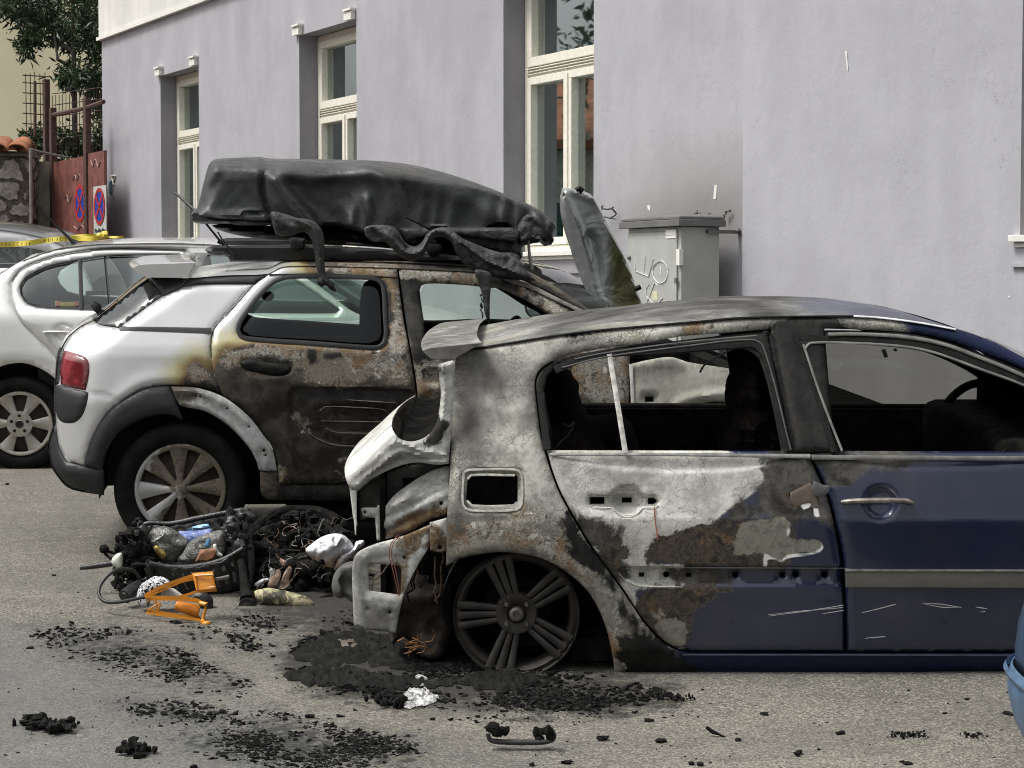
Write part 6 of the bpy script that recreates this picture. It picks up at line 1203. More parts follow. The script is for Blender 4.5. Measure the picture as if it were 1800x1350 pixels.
# ---- crate
cr = empty('crate', W3([(345, 1044, 8.85)])[0], 'melted black plastic crate full of crumpled plastic bags', 'crate'); CRI = Matrix.Translation(-cr.location)
def crp(o): o.parent = cr; o.matrix_parent_inverse = CRI; return o
def wall(t_, b_, nm, nx_=30, ny_=7, slots=True, mat=M_CRT, jit=.008):
    t_ = np.array(t_, float); b_ = np.array(b_, float); q = np.linspace(0, 1, nx_ + 1); k = np.linspace(0, 1, len(t_)); kb = np.linspace(0, 1, len(b_))
    T = np.stack([np.interp(q, k, t_[:, i]) for i in range(3)], -1); B = np.stack([np.interp(q, kb, b_[:, i]) for i in range(3)], -1)
    rows = [PW(*(T * (1 - u) + B * u).T) + RNG.normal(0, jit, (nx_ + 1, 3)) * .35 for u in np.linspace(0, 1, ny_ + 1)]
    v, f = loft(rows)
    if slots: f = [g_ for i, g_ in enumerate(f) if not ((i // nx_) in (1, 3, 4) and (i % nx_) % 3 == 1)]
    return crp(mk(nm, v, f, mat, None, sol=.008))
wall([(262, 990, 8.66), (300, 997, 8.64), (345, 996, 8.63), (390, 985, 8.64), (428, 964, 8.68)], [(272, 1044, 8.74), (330, 1050, 8.72), (390, 1046, 8.72), (436, 1034, 8.76)], 'front_wall')
wall([(240, 928, 9.14), (262, 921, 9.14), (300, 922, 9.14), (350, 912, 9.14), (400, 902, 9.14), (430, 897, 9.14)], [(262, 990, 9.1), (350, 985, 9.1), (436, 975, 9.12)], 'back_wall')
wall([(240, 928, 9.14), (250, 960, 8.9), (262, 990, 8.66)], [(262, 1000, 9.1), (272, 1044, 8.74)], 'side_wall', 12)
wall([(428, 964, 8.68), (424, 930, 8.9), (430, 897, 9.14)], [(436, 1034, 8.76), (446, 1000, 9.0), (448, 968, 9.14)], 'side_wall', 12)
for s_, Y0, Y1, r in (("262,990 300,997 345,996 390,985 428,964", 8.64, 8.66, .011), ("240,928 262,920 300,921 350,911 400,901 430,896", 9.14, 9.14, .012), ("240,928 250,960 262,990", 9.14, 8.66, .012), ("430,896 424,930 428,964", 9.14, 8.68, .013), ("262,990 268,1020 272,1045", 8.66, 8.74, .02), ("430,900 436,960 440,1010 436,1036", 8.9, 8.78, .022)):
    m_ = tub(s_, Y0, [r, r * 1.3, r], Y1=Y1); crp(m_.build('rim', M_CRT))
mb = MB(); mb.hexa(list(W3([(272, 1044, 8.74), (436, 1034, 8.76), (448, 985, 9.12), (262, 990, 9.1), (272, 1048, 8.74), (436, 1038, 8.76), (448, 989, 9.12), (262, 994, 9.1)]))); crp(mb.build('floor', M_CRT, None, smooth=False))
mb = MB()
for k in range(70): x, y = RNG.uniform(402, 438), RNG.uniform(900, 975); mb.ball(PW(x, y, RNG.uniform(8.75, 9.1)), RNG.uniform(.012, .034, 3), 7, jit=.35)
crp(mb.build('melted_lump', M_CRT)); mb = MB()
for k in range(60): x, y = RNG.uniform(238, 258), RNG.uniform(918, 990); mb.ball(PW(x, y, RNG.uniform(8.75, 9.1)), RNG.uniform(.012, .03, 3), 7, jit=.35)
crp(mb.build('melted_lump', M_CRT))
M_BAG = Mt('clear_bag', rough=.18, spec=.8); M_BAG.set('col', M_BAG.ramp(M_BAG.noise(13, 8, .7, dist=1.2), (.3, (.05, .05, .045)), (.5, (.16, .16, .14)), (.62, (.09, .09, .075)), (.74, (.40, .40, .38)))); M_BAG.bump(M_BAG.noise(16, 5, .6, dist=2.), .9, .03); M_BAG = M_BAG.m
M_BAGB = Mt('blue_print_bag', rough=.2, spec=.8); M_BAGB.set('col', M_BAGB.ramp(M_BAGB.noise(17, 7, .7, dist=1.), (.35, (.10, .16, .42)), (.5, (.22, .28, .60)), (.6, (.55, .58, .66)), (.7, (.10, .13, .25)))); M_BAGB.bump(M_BAGB.noise(16, 5, .6, dist=2.), .9, .03); M_BAGB = M_BAGB.m
def thing(nm, ol, Y, D, w, mat, label, cat, **k): return blob(nm, ol, Y, D, w, mat, label=label, cat=cat, **k)
thing('plastic_bag', "261,942 268,930 290,925 305,930 322,942 334,955 318,975 300,992 284,990 272,978 262,962", 8.86, .05, 14, M_BAG, 'clear grey plastic bag with yellow scraps at the left side of the crate', 'bag', step=4, amp=.02, sc=16)
thing('plastic_bag', "330,956 345,945 372,935 392,932 398,950 396,972 380,985 350,991 322,991 312,984 320,972", 8.82, .05, 12, M_BAG, 'clear crumpled plastic bag at the front right inside the crate', 'bag', step=4, amp=.02, sc=16)
thing('plastic_bag', "311,936 330,933 352,932 372,930 374,945 360,956 345,966 334,962 322,950", 8.9, .04, 10, M_BAGB, 'blue printed plastic bag lying in the middle of the crate', 'bag', step=4, amp=.012, sc=18)
thing('plastic_sleeve', "328,930 345,924 366,921 369,928 350,931 334,932", 9.0, .015, 5, simple('pale_blue', (.28, .48, .66), .4, var=.3, sc=30), 'pale blue plastic sleeve against the rear rim of the crate', 'packaging', step=4)
thing('packet', "266,951 290,936 294,940 270,955", 8.76, .012, 4, simple('silver_packet', (.38, .39, .36), .3, metal=.4, var=.3, sc=40), 'flat silver strip packet on the grey bag in the crate', 'packet', step=3, smooth=False)
thing('wrapper', "270,962 276,958 292,974 288,983 282,982", 8.76, .015, 5, simple('gold_wrapper', (.42, .33, .10), .35, metal=.3, var=.5, sc=30), 'crumpled gold wrapper on the grey bag in the crate', 'wrapper', step=3, amp=.01, sc=30)
thing('cardboard_box', "343,987 352,966 376,964 382,968 378,984 366,988", 8.72, .03, 4, simple('brown_card', (.26, .12, .06), .6, var=.45, sc=20), 'small orange brown cardboard box at the front edge of the crate', 'box', step=4, smooth=False)
thing('blue_card', "358,962 366,944 370,946 368,962", 8.78, .01, 4, simple('mid_blue', (.10, .24, .45), .4), 'narrow blue card standing between the bags in the crate', 'card', step=3)
thing('paper_scrap', "374,958 380,956 384,968 392,976 388,980 380,976", 8.76, .01, 4, simple('scrap_white', (.66, .66, .62), .8), 'white paper scrap beside the brown box in the crate', 'paper', step=3)
# ---- burnt heap between the cars
mb = MB()
for k in range(46):
    x = RNG.uniform(450, 625); y = RNG.uniform(905, 1055); p = PW(x, y, 8.95 - (y - 905) * .003); pts = [p]; dd = RNG.normal(0, 1, 3)
    for i in range(6): dd = dd * .6 + RNG.normal(0, .7, 3); pts.append(pts[-1] + dd / np.linalg.norm(dd) * .018)
    mb.cur = k % 3; mb.tube(pts, .0022, 4)
tag(top(mb, 'burnt_wires', [simple('grey_wire', (.08, .075, .07), .5, metal=.4), simple('brown_wire', (.10, .06, .035), .6), simple('pale_wire', (.16, .15, .13), .6)], 'thin curled grey and brown wires sticking out of the black heap', 'wires'), kind='stuff')
def heap(box, n, r, Y0, Y1, nm, label, mat=M_CH, cat='debris', tubes=0, tr=(.006, .016), tl=.03):
    m_ = MB()
    for k in range(n):
        x = RNG.uniform(box[0], box[2]); y = RNG.uniform(box[1], box[3]); m_.ball(PW(x, y, RNG.uniform(Y0, Y1)), RNG.uniform(r[0], r[1], 3) * (1, 1, .7), 8, jit=.35)
    for k in range(tubes):
        x = RNG.uniform(box[0], box[2]); y = RNG.uniform(box[1], box[3]); p = PW(x, y, RNG.uniform(Y0, Y1)); pts = [p]; d = RNG.normal(0, 1, 3)
        for i in range(7): d = d * .7 + RNG.normal(0, .6, 3); d[2] *= .6; pts.append(pts[-1] + d / np.linalg.norm(d) * tl)
        m_.tube(pts, RNG.uniform(*tr), 6)
    return tag(top(m_, nm, mat, label, cat), kind='stuff')
heap((455, 985, 625, 1060), 130, (.02, .06), 8.7, 9.3, 'charred_heap', 'black charred heap of melted parts between the two burnt cars', tubes=46)
heap((432, 960, 480, 1040), 30, (.03, .07), 8.9, 9.3, 'charred_lumps', 'dark lumps beside the right side of the crate', tubes=8)
heap((205, 935, 262, 1045), 80, (.012, .038), 8.65, 9.0, 'melted_tangle', 'black melted tangle along the left side of the crate', tubes=34, tl=.016)
# coil of burnt tyre / hose
mb = MB()
for k in range(16):
    rx = RNG.uniform(48, 84); ry = RNG.uniform(.40, .58) * rx; cx, cy = 530 + RNG.normal(0, 6), 948 + RNG.normal(0, 5) + (84 - rx) * .15; a0 = RNG.uniform(2.6, 3.6); a1 = a0 + RNG.uniform(2.4, 3.6); pts = []
    for a in np.linspace(a0, a1, 22): pts.append(PW(cx + rx * math.cos(a), cy + ry * math.sin(a) + RNG.normal(0, .8), 9.15 - .22 * math.sin(a) + RNG.normal(0, .006)))
    mb.tube(pts, RNG.uniform(.010, .030), 7)
for k in range(20):
    a = RNG.uniform(0, 2 * math.pi); x, y = 525 + 50 * math.cos(a), 955 + 24 * math.sin(a); mb.tube([PW(x, y, 9.1), PW(x + RNG.normal(0, 18), y + RNG.normal(0, 8), 9.05), PW(x + RNG.normal(0, 30), y + RNG.normal(4, 10), 9.)], RNG.uniform(.006, .016), 6)
for k in range(60): x, y = 530 + RNG.normal(0, 40), 962 + RNG.normal(0, 16); mb.ball(PW(x, y, 9.1), RNG.uniform(.012, .035, 3), 7, jit=.35)
for k in range(60): a = RNG.uniform(math.pi, 2 * math.pi); rr_ = RNG.uniform(.75, 1.05); mb.ball(PW(530 + 86 * rr_ * math.cos(a), 950 + 46 * rr_ * math.sin(a), 9.35), RNG.uniform(.012, .04, 3), 7, jit=.35)
top(mb, 'burnt_coil', M_CH, 'charred round coil of burnt hoses under the sill of the silver crossover', 'coil')
M_PAP = layered('scorched_paper', lambda m: (m.mix(m.math('MULTIPLY', m.mr(m.noise(38, 3, .5, dist=2.), .56, .60), .55), (.70, .70, .72), (.22, .24, .34)), .8, 0.), [('tan', 16, 9, 12, lambda m: (m.ramp(m.noise(12, 6, .6), (.3, (.20, .12, .07)), (.6, (.50, .36, .22))), .8, 0.))], bump=.1)
thing('paper_bag', "537,967 548,956 565,944 585,938 603,940 615,950 622,962 612,972 600,978 592,988 588,1001 574,1002 560,999 550,985", 8.75, .07, 20, M_PAP, 'white printed paper bag with scorched brown lower edge on the black heap', 'bag', step=3.5, amp=.035, sc=17, masks={'tan': ["540,972 560,980 590,982 600,978 590,1004 560,1004"]}, feats=[('rid', "580,940 590,960 612,968", .012, 3), ('rid', "560,948 590,962 600,942", .008, 3), ('rec', "585,945 600,945 605,962 590,965", .012, 5)])
thing('paper_bag', "586,1004 590,990 598,976 612,968 622,962 626,952 640,950 640,958 628,966 620,976 610,985 602,998 594,1003", 8.72, .03, 8, M_PAP, 'torn white paper strip leaning on the ash white bumper mount', 'paper', step=4, amp=.014, sc=14, masks={'tan': ["584,1006 590,985 604,985 598,1004"]})
M_TANP = simple('burnt_tan_paper', (.36, .25, .19), .8, var=.45, sc=16, bump=.3)
for ol, nm, lb in (("470,1030 478,1010 490,1000 494,1012 484,1030 475,1034", 'paper_scrap', 'tan scorched paper scrap standing in the black heap'), ("492,1034 498,1010 508,995 514,1000 508,1020 526,1003 520,1012 502,1034", 'paper_scrap', 'forked pinkish brown paper scrap over the yellowed cylinder'), ("446,1028 460,1018 474,1014 472,995 482,1003 478,1016 466,1024 452,1032", 'paper_scrap', 'white and grey paper scrap draped at the left of the black heap'), ("484,972 492,980 504,988 500,998 490,984", 'paper_scrap', 'thin pale paper sliver poking up from the black heap')):
    thing(nm, ol, 8.62, .004, 2.5, M_TANP if 'white' not in lb else simple('white_scrap', (.5, .5, .5), .8, var=.4, sc=20), lb, 'paper', step=3.5, amp=.012, sc=18)
M_YC = simple('x', (1, 1, 1)); M_YC = Mt('yellowed_cylinder', rough=.65); M_YC.set('col', M_YC.ramp(M_YC.noise(17, 8, .66, dist=.8), (.36, (.02, .02, .016)), (.47, (.10, .09, .06)), (.54, (.40, .37, .20)), (.66, (.55, .53, .40)))); M_YC.bump(M_YC.noise(30, 6, .6), .3, .006); M_YC = M_YC.m
m_ = tub("449,1046 452,1045.5 490,1051 530,1058 546,1062 550,1063", 8.5, [.018, .036, .036, .034, .032, .012], 20); top(m_, 'gas_cylinder', M_YC, 'soot blotched yellowish metal cylinder lying in front of the heap', 'cylinder')
m_ = tub("424,985 428,1010 432,1040 434,1052", 8.62, [.016, .018, .022, .030], 14, Y1=8.5); top(m_, 'burnt_tube', M_CH, 'thick black tube leaning at the right corner of the crate', 'tube')
m_ = MB(); c_ = PW(436, 1062, 8.5); m_.tube([c_ + (-.005, .05, .03), c_ + (0, .0, .0), c_ + (.0, -.03, -.008)], [.033, .036, .038], 18); m_.tube([c_ + (.0, -.034, -.009), c_ + (.0, -.036, -.009)], [.024, .02], 14); top(m_, 'burnt_canister', M_CRT, 'short black canister on the ground beside the yellowish cylinder', 'canister')
thing('melted_sheet', "583,1028 588,1008 602,992 620,986 636,990 640,1010 636,1040 622,1060 606,1050 596,1052 586,1044", 8.1, .06, 14, simple('dull_grey_melt', (.11, .11, .105), .6, var=.4, sc=9, bump=.4), 'dull grey rounded melted sheet beside the ash white bumper mount', 'sheet', step=5, amp=.02, sc=9, feats=[('rid', "600,995 595,1020 600,1045", .015, 5)])
# left odds and ends
m_ = tub("141,998 160,996 198,990", 8.7, [.010, .013, .014], 10); top(m_, 'black_pipe', M_CRT, 'straight black pipe end pointing left out of the tangle', 'pipe')
thing('lamp_shell', "196,984 204,974 214,972 216,985 213,1000 205,998 197,992", 8.66, .03, 8, simple('greenish_white', (.60, .62, .54), .4, var=.15, sc=20), 'small white plastic shell at the end of the black pipe', 'shell', step=3.5)
m_ = MB(); m_.ball(PW(183, 965, 8.75), (.022, .018, .02), 10, jit=.15); m_.tube(W3([(183, 965, 8.75), (192, 970, 8.75), (206, 974, 8.76)]), [.012, .008, .006], 6); m_.tube(W3([(184, 972, 8.75), (194, 982, 8.74), (215, 972, 8.76)]), .008, 6); top(m_, 'burnt_stub', M_CH, 'black burnt stub on a short stalk left of the crate', 'stub')
m_ = MB(); a_ = PW(246, 1028, 8.5); b_ = PW(219, 1049, 8.42); m_.tube([a_, a_ * .6 + b_ * .4, b_], [.024, .030, .032], 18); m_.tube([b_, b_ * 1.05 - a_ * .05], [.022, .02], 14); top(m_, 'black_cylinder', M_CRT, 'short black cylinder with open end lying left of the orange foot pump', 'cylinder')
M_CHK = Mt('checked_cloth', rough=.85); _k = M_CHK.mr(M_CHK.noise(30, 2, .5, dist=3.), .50, .54); M_CHK.set('col', M_CHK.mix(_k, (.62, .64, .66), (.015, .016, .02))); M_CHK = M_CHK.m
thing('printed_cloth', "240,1052 246,1030 258,1020 272,1013 288,1015 300,1024 296,1034 280,1040 266,1052 262,1066 252,1068 244,1062", 8.36, .045, 12, M_CHK, 'white cloth with black line pattern crumpled behind the orange foot pump', 'cloth', step=4, amp=.018, sc=14)
m_ = tub("284,1042 300,1044 318,1050", 8.4, [.02, .026, .014], 12); top(m_, 'white_tube', simple('white_tube_plastic', (.55, .54, .48), .5, var=.3, sc=20), 'stubby off white tube under the arm of the orange foot pump', 'tube')
m_ = tub("340,1052 352,1050 362,1058 366,1072", 8.44, [.018, .03, .032, .02], 12); top(m_, 'black_roll', M_CRT, 'rounded black roll just behind the orange pump cylinder', 'roll')
hs = tub("247,1018 236,1004 220,1000 202,1003 183,1019 174,1036 176,1050 187,1058 211,1058 232,1054 256,1049", 8.5, .0075, 8, Y1=8.2); 
# ---- orange foot pump
M_OR = simple('pump_orange', (.62, .24, .018), .38, var=.14, sc=20, bump=.05, coat=.2); M_OR2 = simple('pump_barrel_orange', (.58, .20, .015), .32, var=.12, sc=20)
fp = empty('foot_pump', PG(310, 1088), 'orange metal foot pump lying folded open on the asphalt', 'foot pump'); FI = Matrix.Translation(-fp.location)
def fpp(m_, nm, mat, par=None, **k): o = m_.build(nm, mat, None, **k); o.parent = par or fp; o.matrix_parent_inverse = FI if par is None else FI; return o
YF = 8.18
def flatbar(s, Y, w, Y1=None, th=.004):
    p = path(s, 4, False); Ys = np.linspace(Y, Y1 or Y, len(p)); rows = []
    for dz, dy in ((-.5, -th), (.5, -th), (.5, th), (-.5, th), (-.5, -th)): rows.append(PW(p[:, 0], p[:, 1] + dz * w, Ys + dy))
    v, f = loft(rows); m_ = MB(); n = len(p); m_.add(v, f); m_.add([rows[k][0] for k in range(4)], [(0, 1, 2, 3)]); m_.add([rows[k][-1] for k in range(4)], [(3, 2, 1, 0)]); return m_
for s_, Y0, Y1, w in (("254,1047 275,1036 300,1025 320,1018 341,1012 376,1011", YF, YF + .05, 6), ("256,1050 280,1040 302,1030 322,1022 345,1017", YF + .09, YF + .13, 4), ("381,1037 345,1040 330,1045 312,1050", YF + .02, YF, 5)): fpp(flatbar(s_, Y0, w, Y1), 'pedal_arm', M_OR)
fpp(MB().hexa(list(W3([(338, 1009, YF + .02), (375, 1007, YF + .02), (380, 1036, YF - .0), (345, 1038, YF - .0), (338, 1007, YF + .10), (374, 1004, YF + .10), (379, 1032, YF + .09), (345, 1034, YF + .09)]))), 'pedal', M_OR, smooth=False, bev=.003)
for x0, y0, x1, y1 in ((342, 1012, 374, 1010.5), (346, 1034, 379, 1032), (343, 1012, 347, 1035), (374, 1011, 378, 1033)):
    m_ = MB(); m_.tube(W3([(x0, y0, YF + .012), (x1, y1, YF + .002)]), .004, 6); fpp(m_, 'pedal_rib', M_OR2)
for s_, Y0, Y1, w in (("255,1049 290,1050 318,1051 345,1054 357,1060 361,1066", YF - .01, YF - .02, 5), ("258,1054 320,1054 350,1059", YF + .10, YF + .08, 4), ("257,1048 258,1062 259,1078", YF, YF, 5), ("257,1077 300,1083 352,1090", YF, YF - .03, 5), ("259,1071 300,1079 352,1085", YF + .10, YF + .06, 4)): fpp(flatbar(s_, Y0, w, Y1), 'base_frame', M_OR)
m_ = MB()
for s_ in ("272,1050 278,1078", "262,1072 280,1060", "282,1060 276,1080"):
    p = path(s_, 4, False); m_.tube(PW(p[:, 0], p[:, 1], YF + .04), .004, 6)
fpp(m_, 'cross_strut', M_OR)
m_ = MB(); A = PW(np.array([309., 313, 345, 350]), np.array([1064., 1065, 1074, 1075]), YF + .03); m_.tube(A, [.019, .022, .026, .022], 24); brl = fpp(m_, 'barrel', M_OR2)
m_ = MB(); m_.tube(W3([(352, 1060, YF - .02), (362, 1062, YF - .03), (361, 1072, YF - .03), (356, 1090, YF - .03)]), [.010, .011, .007, .006], 8); fpp(m_, 'pivot', M_OR)
m_ = MB(); m_.ball(PW(363, 1096, YF - .04), (.020, .016, .012), 10); m_.ball(PW(357, 1092, YF - .03), (.012, .012, .012), 8); m_.tube(W3([(353, 1090, YF - .03), (358, 1097, YF - .035), (366, 1099, YF - .04)]), .008, 8); fpp(m_, 'foot', M_OR)
m_ = MB(); m_.tube(W3([(378, 1018, YF + .06), (390, 1016, YF + .08), (402, 1013, YF + .1)]), .007, 8); fpp(m_, 'lever_pin', M_CHROME)
fpp(hs, 'air_hose', simple('hose_black', (.018, .018, .018), .45))
# ---- crusts and fragments on the road
def crust(nm, ol, h, mat, label, cat, w=18, amp=.5, sc=9, step=5, kind=None, group=None):
    ol_ = path(ol, step * .7); jn = np.array([[mnoise.fractal(Vector((x * .06, y * .06, 3)), 1., 2., 4), mnoise.fractal(Vector((x * .06, y * .06, 9)), 1., 2., 4)] for x, y in ol_]); ol_ = ol_ + jn * (w * .8, w * .45)
    v, f, d = tri(ol_, (), step); G = PG(v[:, 0], v[:, 1]); q = 1 - np.clip(d / w, 0, 1); z = h * np.sqrt(np.clip(1 - q * q, 0, 1)); n = fbm(G, sc, 5); n = np.clip(n * 2.5, -1, 1); G[:, 2] += .003 + z * (.55 + .45 * amp * n) - .005 * (d < 1e-3)
    G[:, 2] = np.maximum(G[:, 2], gz(G[:, 1]) + .002); o = top(G, nm, mat, label, cat, f=f, group=group); return tag(o, kind=kind)
crust('melted_crust', "500,1190 530,1178 600,1175 680,1185 740,1196 800,1192 850,1180 900,1178 940,1188 975,1196 930,1206 905,1220 860,1214 800,1206 740,1210 660,1214 600,1206 540,1204", .022, M_CH, 'long black melted crust in front of the bare alloy wheel', 'debris', sc=30, amp=1., step=4)
crust('melted_crust', "520,1150 560,1120 620,1108 700,1120 780,1140 800,1172 720,1180 640,1166 560,1172", .010, M_CH, 'broad black charred crust under the tail of the burnt hatchback', 'debris', sc=34, amp=1.2, step=4)
M_ASHG = Mt('grey_ash', rough=.95); M_ASHG.set('col', M_ASHG.ramp(M_ASHG.noise(34, 8, .7), (.35, (.03, .03, .028)), (.47, (.25, .25, .24)), (.6, (.62, .62, .60)))); M_ASHG.bump(M_ASHG.noise(50, 6, .7), .7, .01); M_ASHG = M_ASHG.m
crust('molten_drip', "722,1190 734,1184 744,1192 756,1204 762,1220 770,1230 758,1232 744,1220 734,1206", .010, M_ASHG, 'pale grey frayed drip on the black crust below the bare wheel', 'debris', sc=24, step=4)
crust('ash_heap', "700,1228 712,1218 726,1213 742,1216 760,1222 770,1228 762,1238 740,1242 720,1244 706,1240", .022, M_ASHG, 'small white ash heap on the road before the burnt hatchback', 'ash', sc=40, step=3, amp=.7, w=9)
crust('tan_disc', "588,1128 600,1121 616,1124 632,1134 626,1142 606,1142 592,1136", .012, simple('tan_glass', (.13, .115, .095), .35, var=.2, sc=10), 'oval tan disc lying in the black crust', 'disc', w=8, amp=.05, step=4)
def lump(nm, pts, r, label, sp=.02, n=5):
    m_ = MB(); pts = [tuple(q) for q in path([(x, y) for x, y in pts], 3, False, False)]; n = 4
    for x, y in pts:
        for k in range(n): g_ = PG(x, y)[...]; m_.ball(g_ + (RNG.normal(0, sp), RNG.normal(0, sp), r * RNG.uniform(.3, 1.6)), r * RNG.uniform(.35, 1., 3), 7, jit=.4)
    for k in range(0): x, y = pts[RNG.integers(len(pts))]; g_ = PG(x, y); dd = RNG.normal(0, 1, 3) * (.03, .03, .02) + (0, 0, .02); m_.tube([g_ + (0, 0, r), g_ + (0, 0, r) + dd * .6, g_ + (0, 0, r) + dd * .9], [.004, .003, .001], 4)
    top(m_, nm, M_CH, label, 'debris')
lump('black_lump', [(52, 1272), (62, 1276), (78, 1282), (92, 1288), (108, 1288), (118, 1280)], .018, 'curved spiky black lump at the lower left of the road')
lump('black_lump', [(226, 1318), (234, 1322), (244, 1328)], .018, 'small upright black lump near the bottom left of the road')
lump('black_lump', [(1160, 1230), (1168, 1228), (1176, 1227), (1184, 1229), (1192, 1230), (1200, 1229)], .008, 'flat black lump on the road in front of the rear door')
lump('black_lump', [(1580, 1295), (1588, 1294), (1596, 1293), (1604, 1293), (1612, 1294), (1620, 1294)], .006, 'flat black lump on the road below the front door')
lump('black_lump', [(1700, 1294), (1706, 1295), (1712, 1296), (1718, 1296)], .006, 'flat black lump on the road just left of the light blue car')
lump('black_lump', [(664, 1226), (672, 1232), (682, 1238), (695, 1242)], .018, 'black lump touching the left end of the white ash heap')
YH = float(PG(915, 1306)[1]) - .07
hd = empty('broken_handle', PG(915, 1304), 'black broken grab handle lying alone on the road in the foreground', 'handle'); HDI = Matrix.Translation(-hd.location)
m_ = tub("858,1290 860,1299 868,1303 915,1305 960,1304 972,1300 975,1292 970,1284", YH, [.008, .011, .011, .012, .012, .011, .009, .007], 12, flat=.8); o = m_.build('grip', simple('satin_black', (.022, .022, .022), .38, var=.3, sc=20)); o.parent = hd; o.matrix_parent_inverse = HDI
for s_, Y_, n_ in (((874, 1276), YH, 9), ((956, 1284), YH, 7)):
    m_ = MB()
    for k in range(n_): m_.ball(PW(s_[0] + RNG.normal(0, 6), s_[1] + RNG.normal(3, 6), Y_ + RNG.normal(0, .01)), RNG.uniform(.010, .020, 3), 8, jit=.3)
    o = m_.build('melted_end', M_CH); o.parent = hd; o.matrix_parent_inverse = HDI
m_ = tub("1242,1278 1252,1286 1262,1290 1275,1296 1292,1300", float(PG(1265, 1295)[1]), [.006, .008, .004, .003, .003], 6); top(m_, 'twisted_strip', M_CH, 'thin twisted black strip on the road before the sill', 'strip')
mb = MB()
for k in range(9):
    x, y = RNG.uniform(700, 740), RNG.uniform(1120, 1150); pts = [PW(x, y, 7.4)]
    for i in range(5): pts.append(pts[-1] + RNG.normal(0, 1, 3) * (.022, .012, .014))
    mb.tube(pts, .0015, 4)
top(mb, 'loose_wires', simple('bare_copper', (.34, .17, .07), .5, metal=.4), 'tangle of fine orange wires beneath the bumper mount', 'wires')
FL = ["under the silver crossover's rear bumper corner", 'left of the black pipe end', 'at the left edge of the dark streak', 'between the two lower dark streaks', 'at the bottom edge below the broken handle, left one', 'at the bottom edge below the broken handle, right one', 'right of the broken handle', 'at the end of the twisted strip', 'in the foreground below the rear door, left of a pair', 'in the foreground below the rear door, right of a pair', 'in the bottom right foreground, nearest to the viewer', 'just above and left of the twisted strip', 'on open road below the middle of the rear door', 'in the shadow edge below the front door', 'beside the light blue bumper, lower one', 'beside the light blue bumper, upper one', 'alone on the road below the door shut line', 'just right of the orange pump foot', 'in the dark shadow below the front door handle', 'under the yellowish cylinder', 'right of the lower dark streak', 'inside the lower dark streak', 'at the bottom edge under the lower dark streak', 'between broken handle and twisted strip', 'at the bottom edge below the twisted strip', 'between the ash heap and the broken handle']
for i, (x, y) in enumerate(((12, 852), (95, 1012), (55, 1140), (545, 1262), (935, 1345), (1000, 1342), (1160, 1305), (1298, 1302), (1405, 1325), (1440, 1318), (1595, 1345), (1140, 1268), (1345, 1257), (1660, 1255), (1770, 1256), (1780, 1230), (1480, 1290), (310, 1095), (1700, 1230), (420, 1090), (620, 1300), (505, 1335), (340, 1350), (1060, 1300), (1230, 1345), (760, 1265))):
    g_ = PG(x, y); m_ = MB(); r_ = RNG.uniform(.005, .013); m_.ball(g_ + (0, 0, r_ * .5), (r_ * RNG.uniform(1., 2.), r_, r_ * .6), 8, jit=.35); m_.ball(g_ + RNG.normal(0, r_, 3) * (1, 1, 0) + (0, 0, r_ * .4), (r_, r_ * .8, r_ * .5), 7, jit=.35)
    top(m_, 'charred_fragment', M_CH, 'charred fragment ' + FL[i], 'fragment', group='charred fragments scattered on the road')
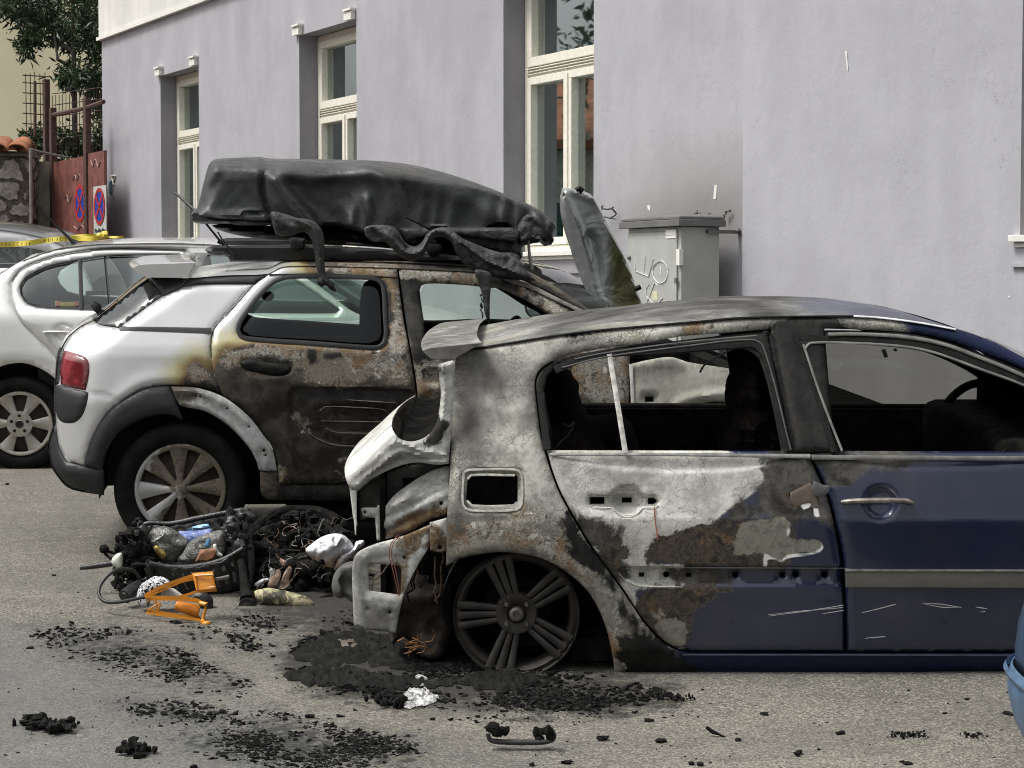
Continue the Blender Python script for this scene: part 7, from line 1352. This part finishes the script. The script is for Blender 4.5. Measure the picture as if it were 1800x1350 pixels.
# fine fragments nobody could count
def flakes(nm, polys, n, s0, s1, mat, label, flat=.35, nz=True):
    mn = lambda G: fbm(G, 4., 4) + RNG.normal(0, .22, len(G)) > .0
    v = []; f = []; P_ = [path(p, 12) for p in polys]; A = np.array([abs(np.sum(p[:, 0] * np.roll(p[:, 1], 1) - np.roll(p[:, 0], 1) * p[:, 1])) for p in P_]); A = A / A.sum()
    for p, a in zip(P_, A):
        lo, hi = p.min(0), p.max(0); q = RNG.uniform(lo, hi, (int(n * a * 3) + 10, 2)); q = q[inside(q, p)][:int(n * a)]; q = q + RNG.normal(0, 1, q.shape) * (13, 6) * (RNG.random((len(q), 1)) < .5)
        if not len(q): continue
        G = PG(q[:, 0], q[:, 1])
        keep = mn(G) if nz else np.ones(len(G), bool)
        for g_ in G[keep]:
            r = s0 + (s1 - s0) * RNG.random() ** 5.; k = RNG.integers(4, 7); th = np.sort(RNG.uniform(0, 2 * math.pi, k)); tl = RNG.normal(0, .35, 2); b = len(v); rad = r * RNG.uniform(.5, 1.1, k)
            ring = [(g_[0] + rad[i] * math.cos(th[i]) * 1.3, g_[1] + rad[i] * math.sin(th[i]), g_[2] + .001 + max(0, rad[i] * (tl[0] * math.cos(th[i]) + tl[1] * math.sin(th[i])) + r * .25)) for i in range(k)]
            v += ring + [(g_[0], g_[1], g_[2] + .001 + r * flat)] ; f += [(b + i, b + (i + 1) % k, b + k) for i in range(k)]
            v += [(x, y, g_[2]) for x, y, z in ring]; f += [(b + k + 1 + i, b + k + 1 + (i + 1) % k, b + (i + 1) % k, b + i) for i in range(k)]
    o = top(np.array(v), nm, mat, label, 'debris', f=f, smooth=False); return tag(o, kind='stuff')
allr = "-60,1000 150,1010 400,1090 600,1150 700,1230 1100,1215 1860,1215 1860,1400 -60,1400"
flakes('charred_flakes', STRK, 14000, .0010, .013, M_CH, 'black charred flakes strewn in streaks over the road')
flakes('charred_flakes', [CHAR[0]], 17000, .0014, .017, M_CH, 'dense black flakes covering the burnt ground around the bare wheel')
flakes('charred_flakes', ["400,1080 660,1080 660,1150 480,1170", "520,1200 700,1225 900,1240 1100,1225 1250,1215 1250,1260 900,1270 600,1260"], 1100, .002, .013, M_CH, 'black crumbs fringing the burnt ground')
flakes('grit', [allr], 2200, .0015, .007, M_CH, 'fine dark grit sprinkled over the whole road')
flakes('pale_grit', [allr], 900, .001, .0045, simple('pale_grit', (.40, .38, .32), .8), 'fine pale grit sprinkled over the whole road')
flakes('glass_crumbs', [CHAR[0], STRK[2], "400,1120 520,1150 600,1200 520,1200 430,1160"], 500, .0015, .005, simple('green_glass_crumbs', (.12, .26, .20), .15, coat=1.), 'tiny green glass crumbs among the black flakes')
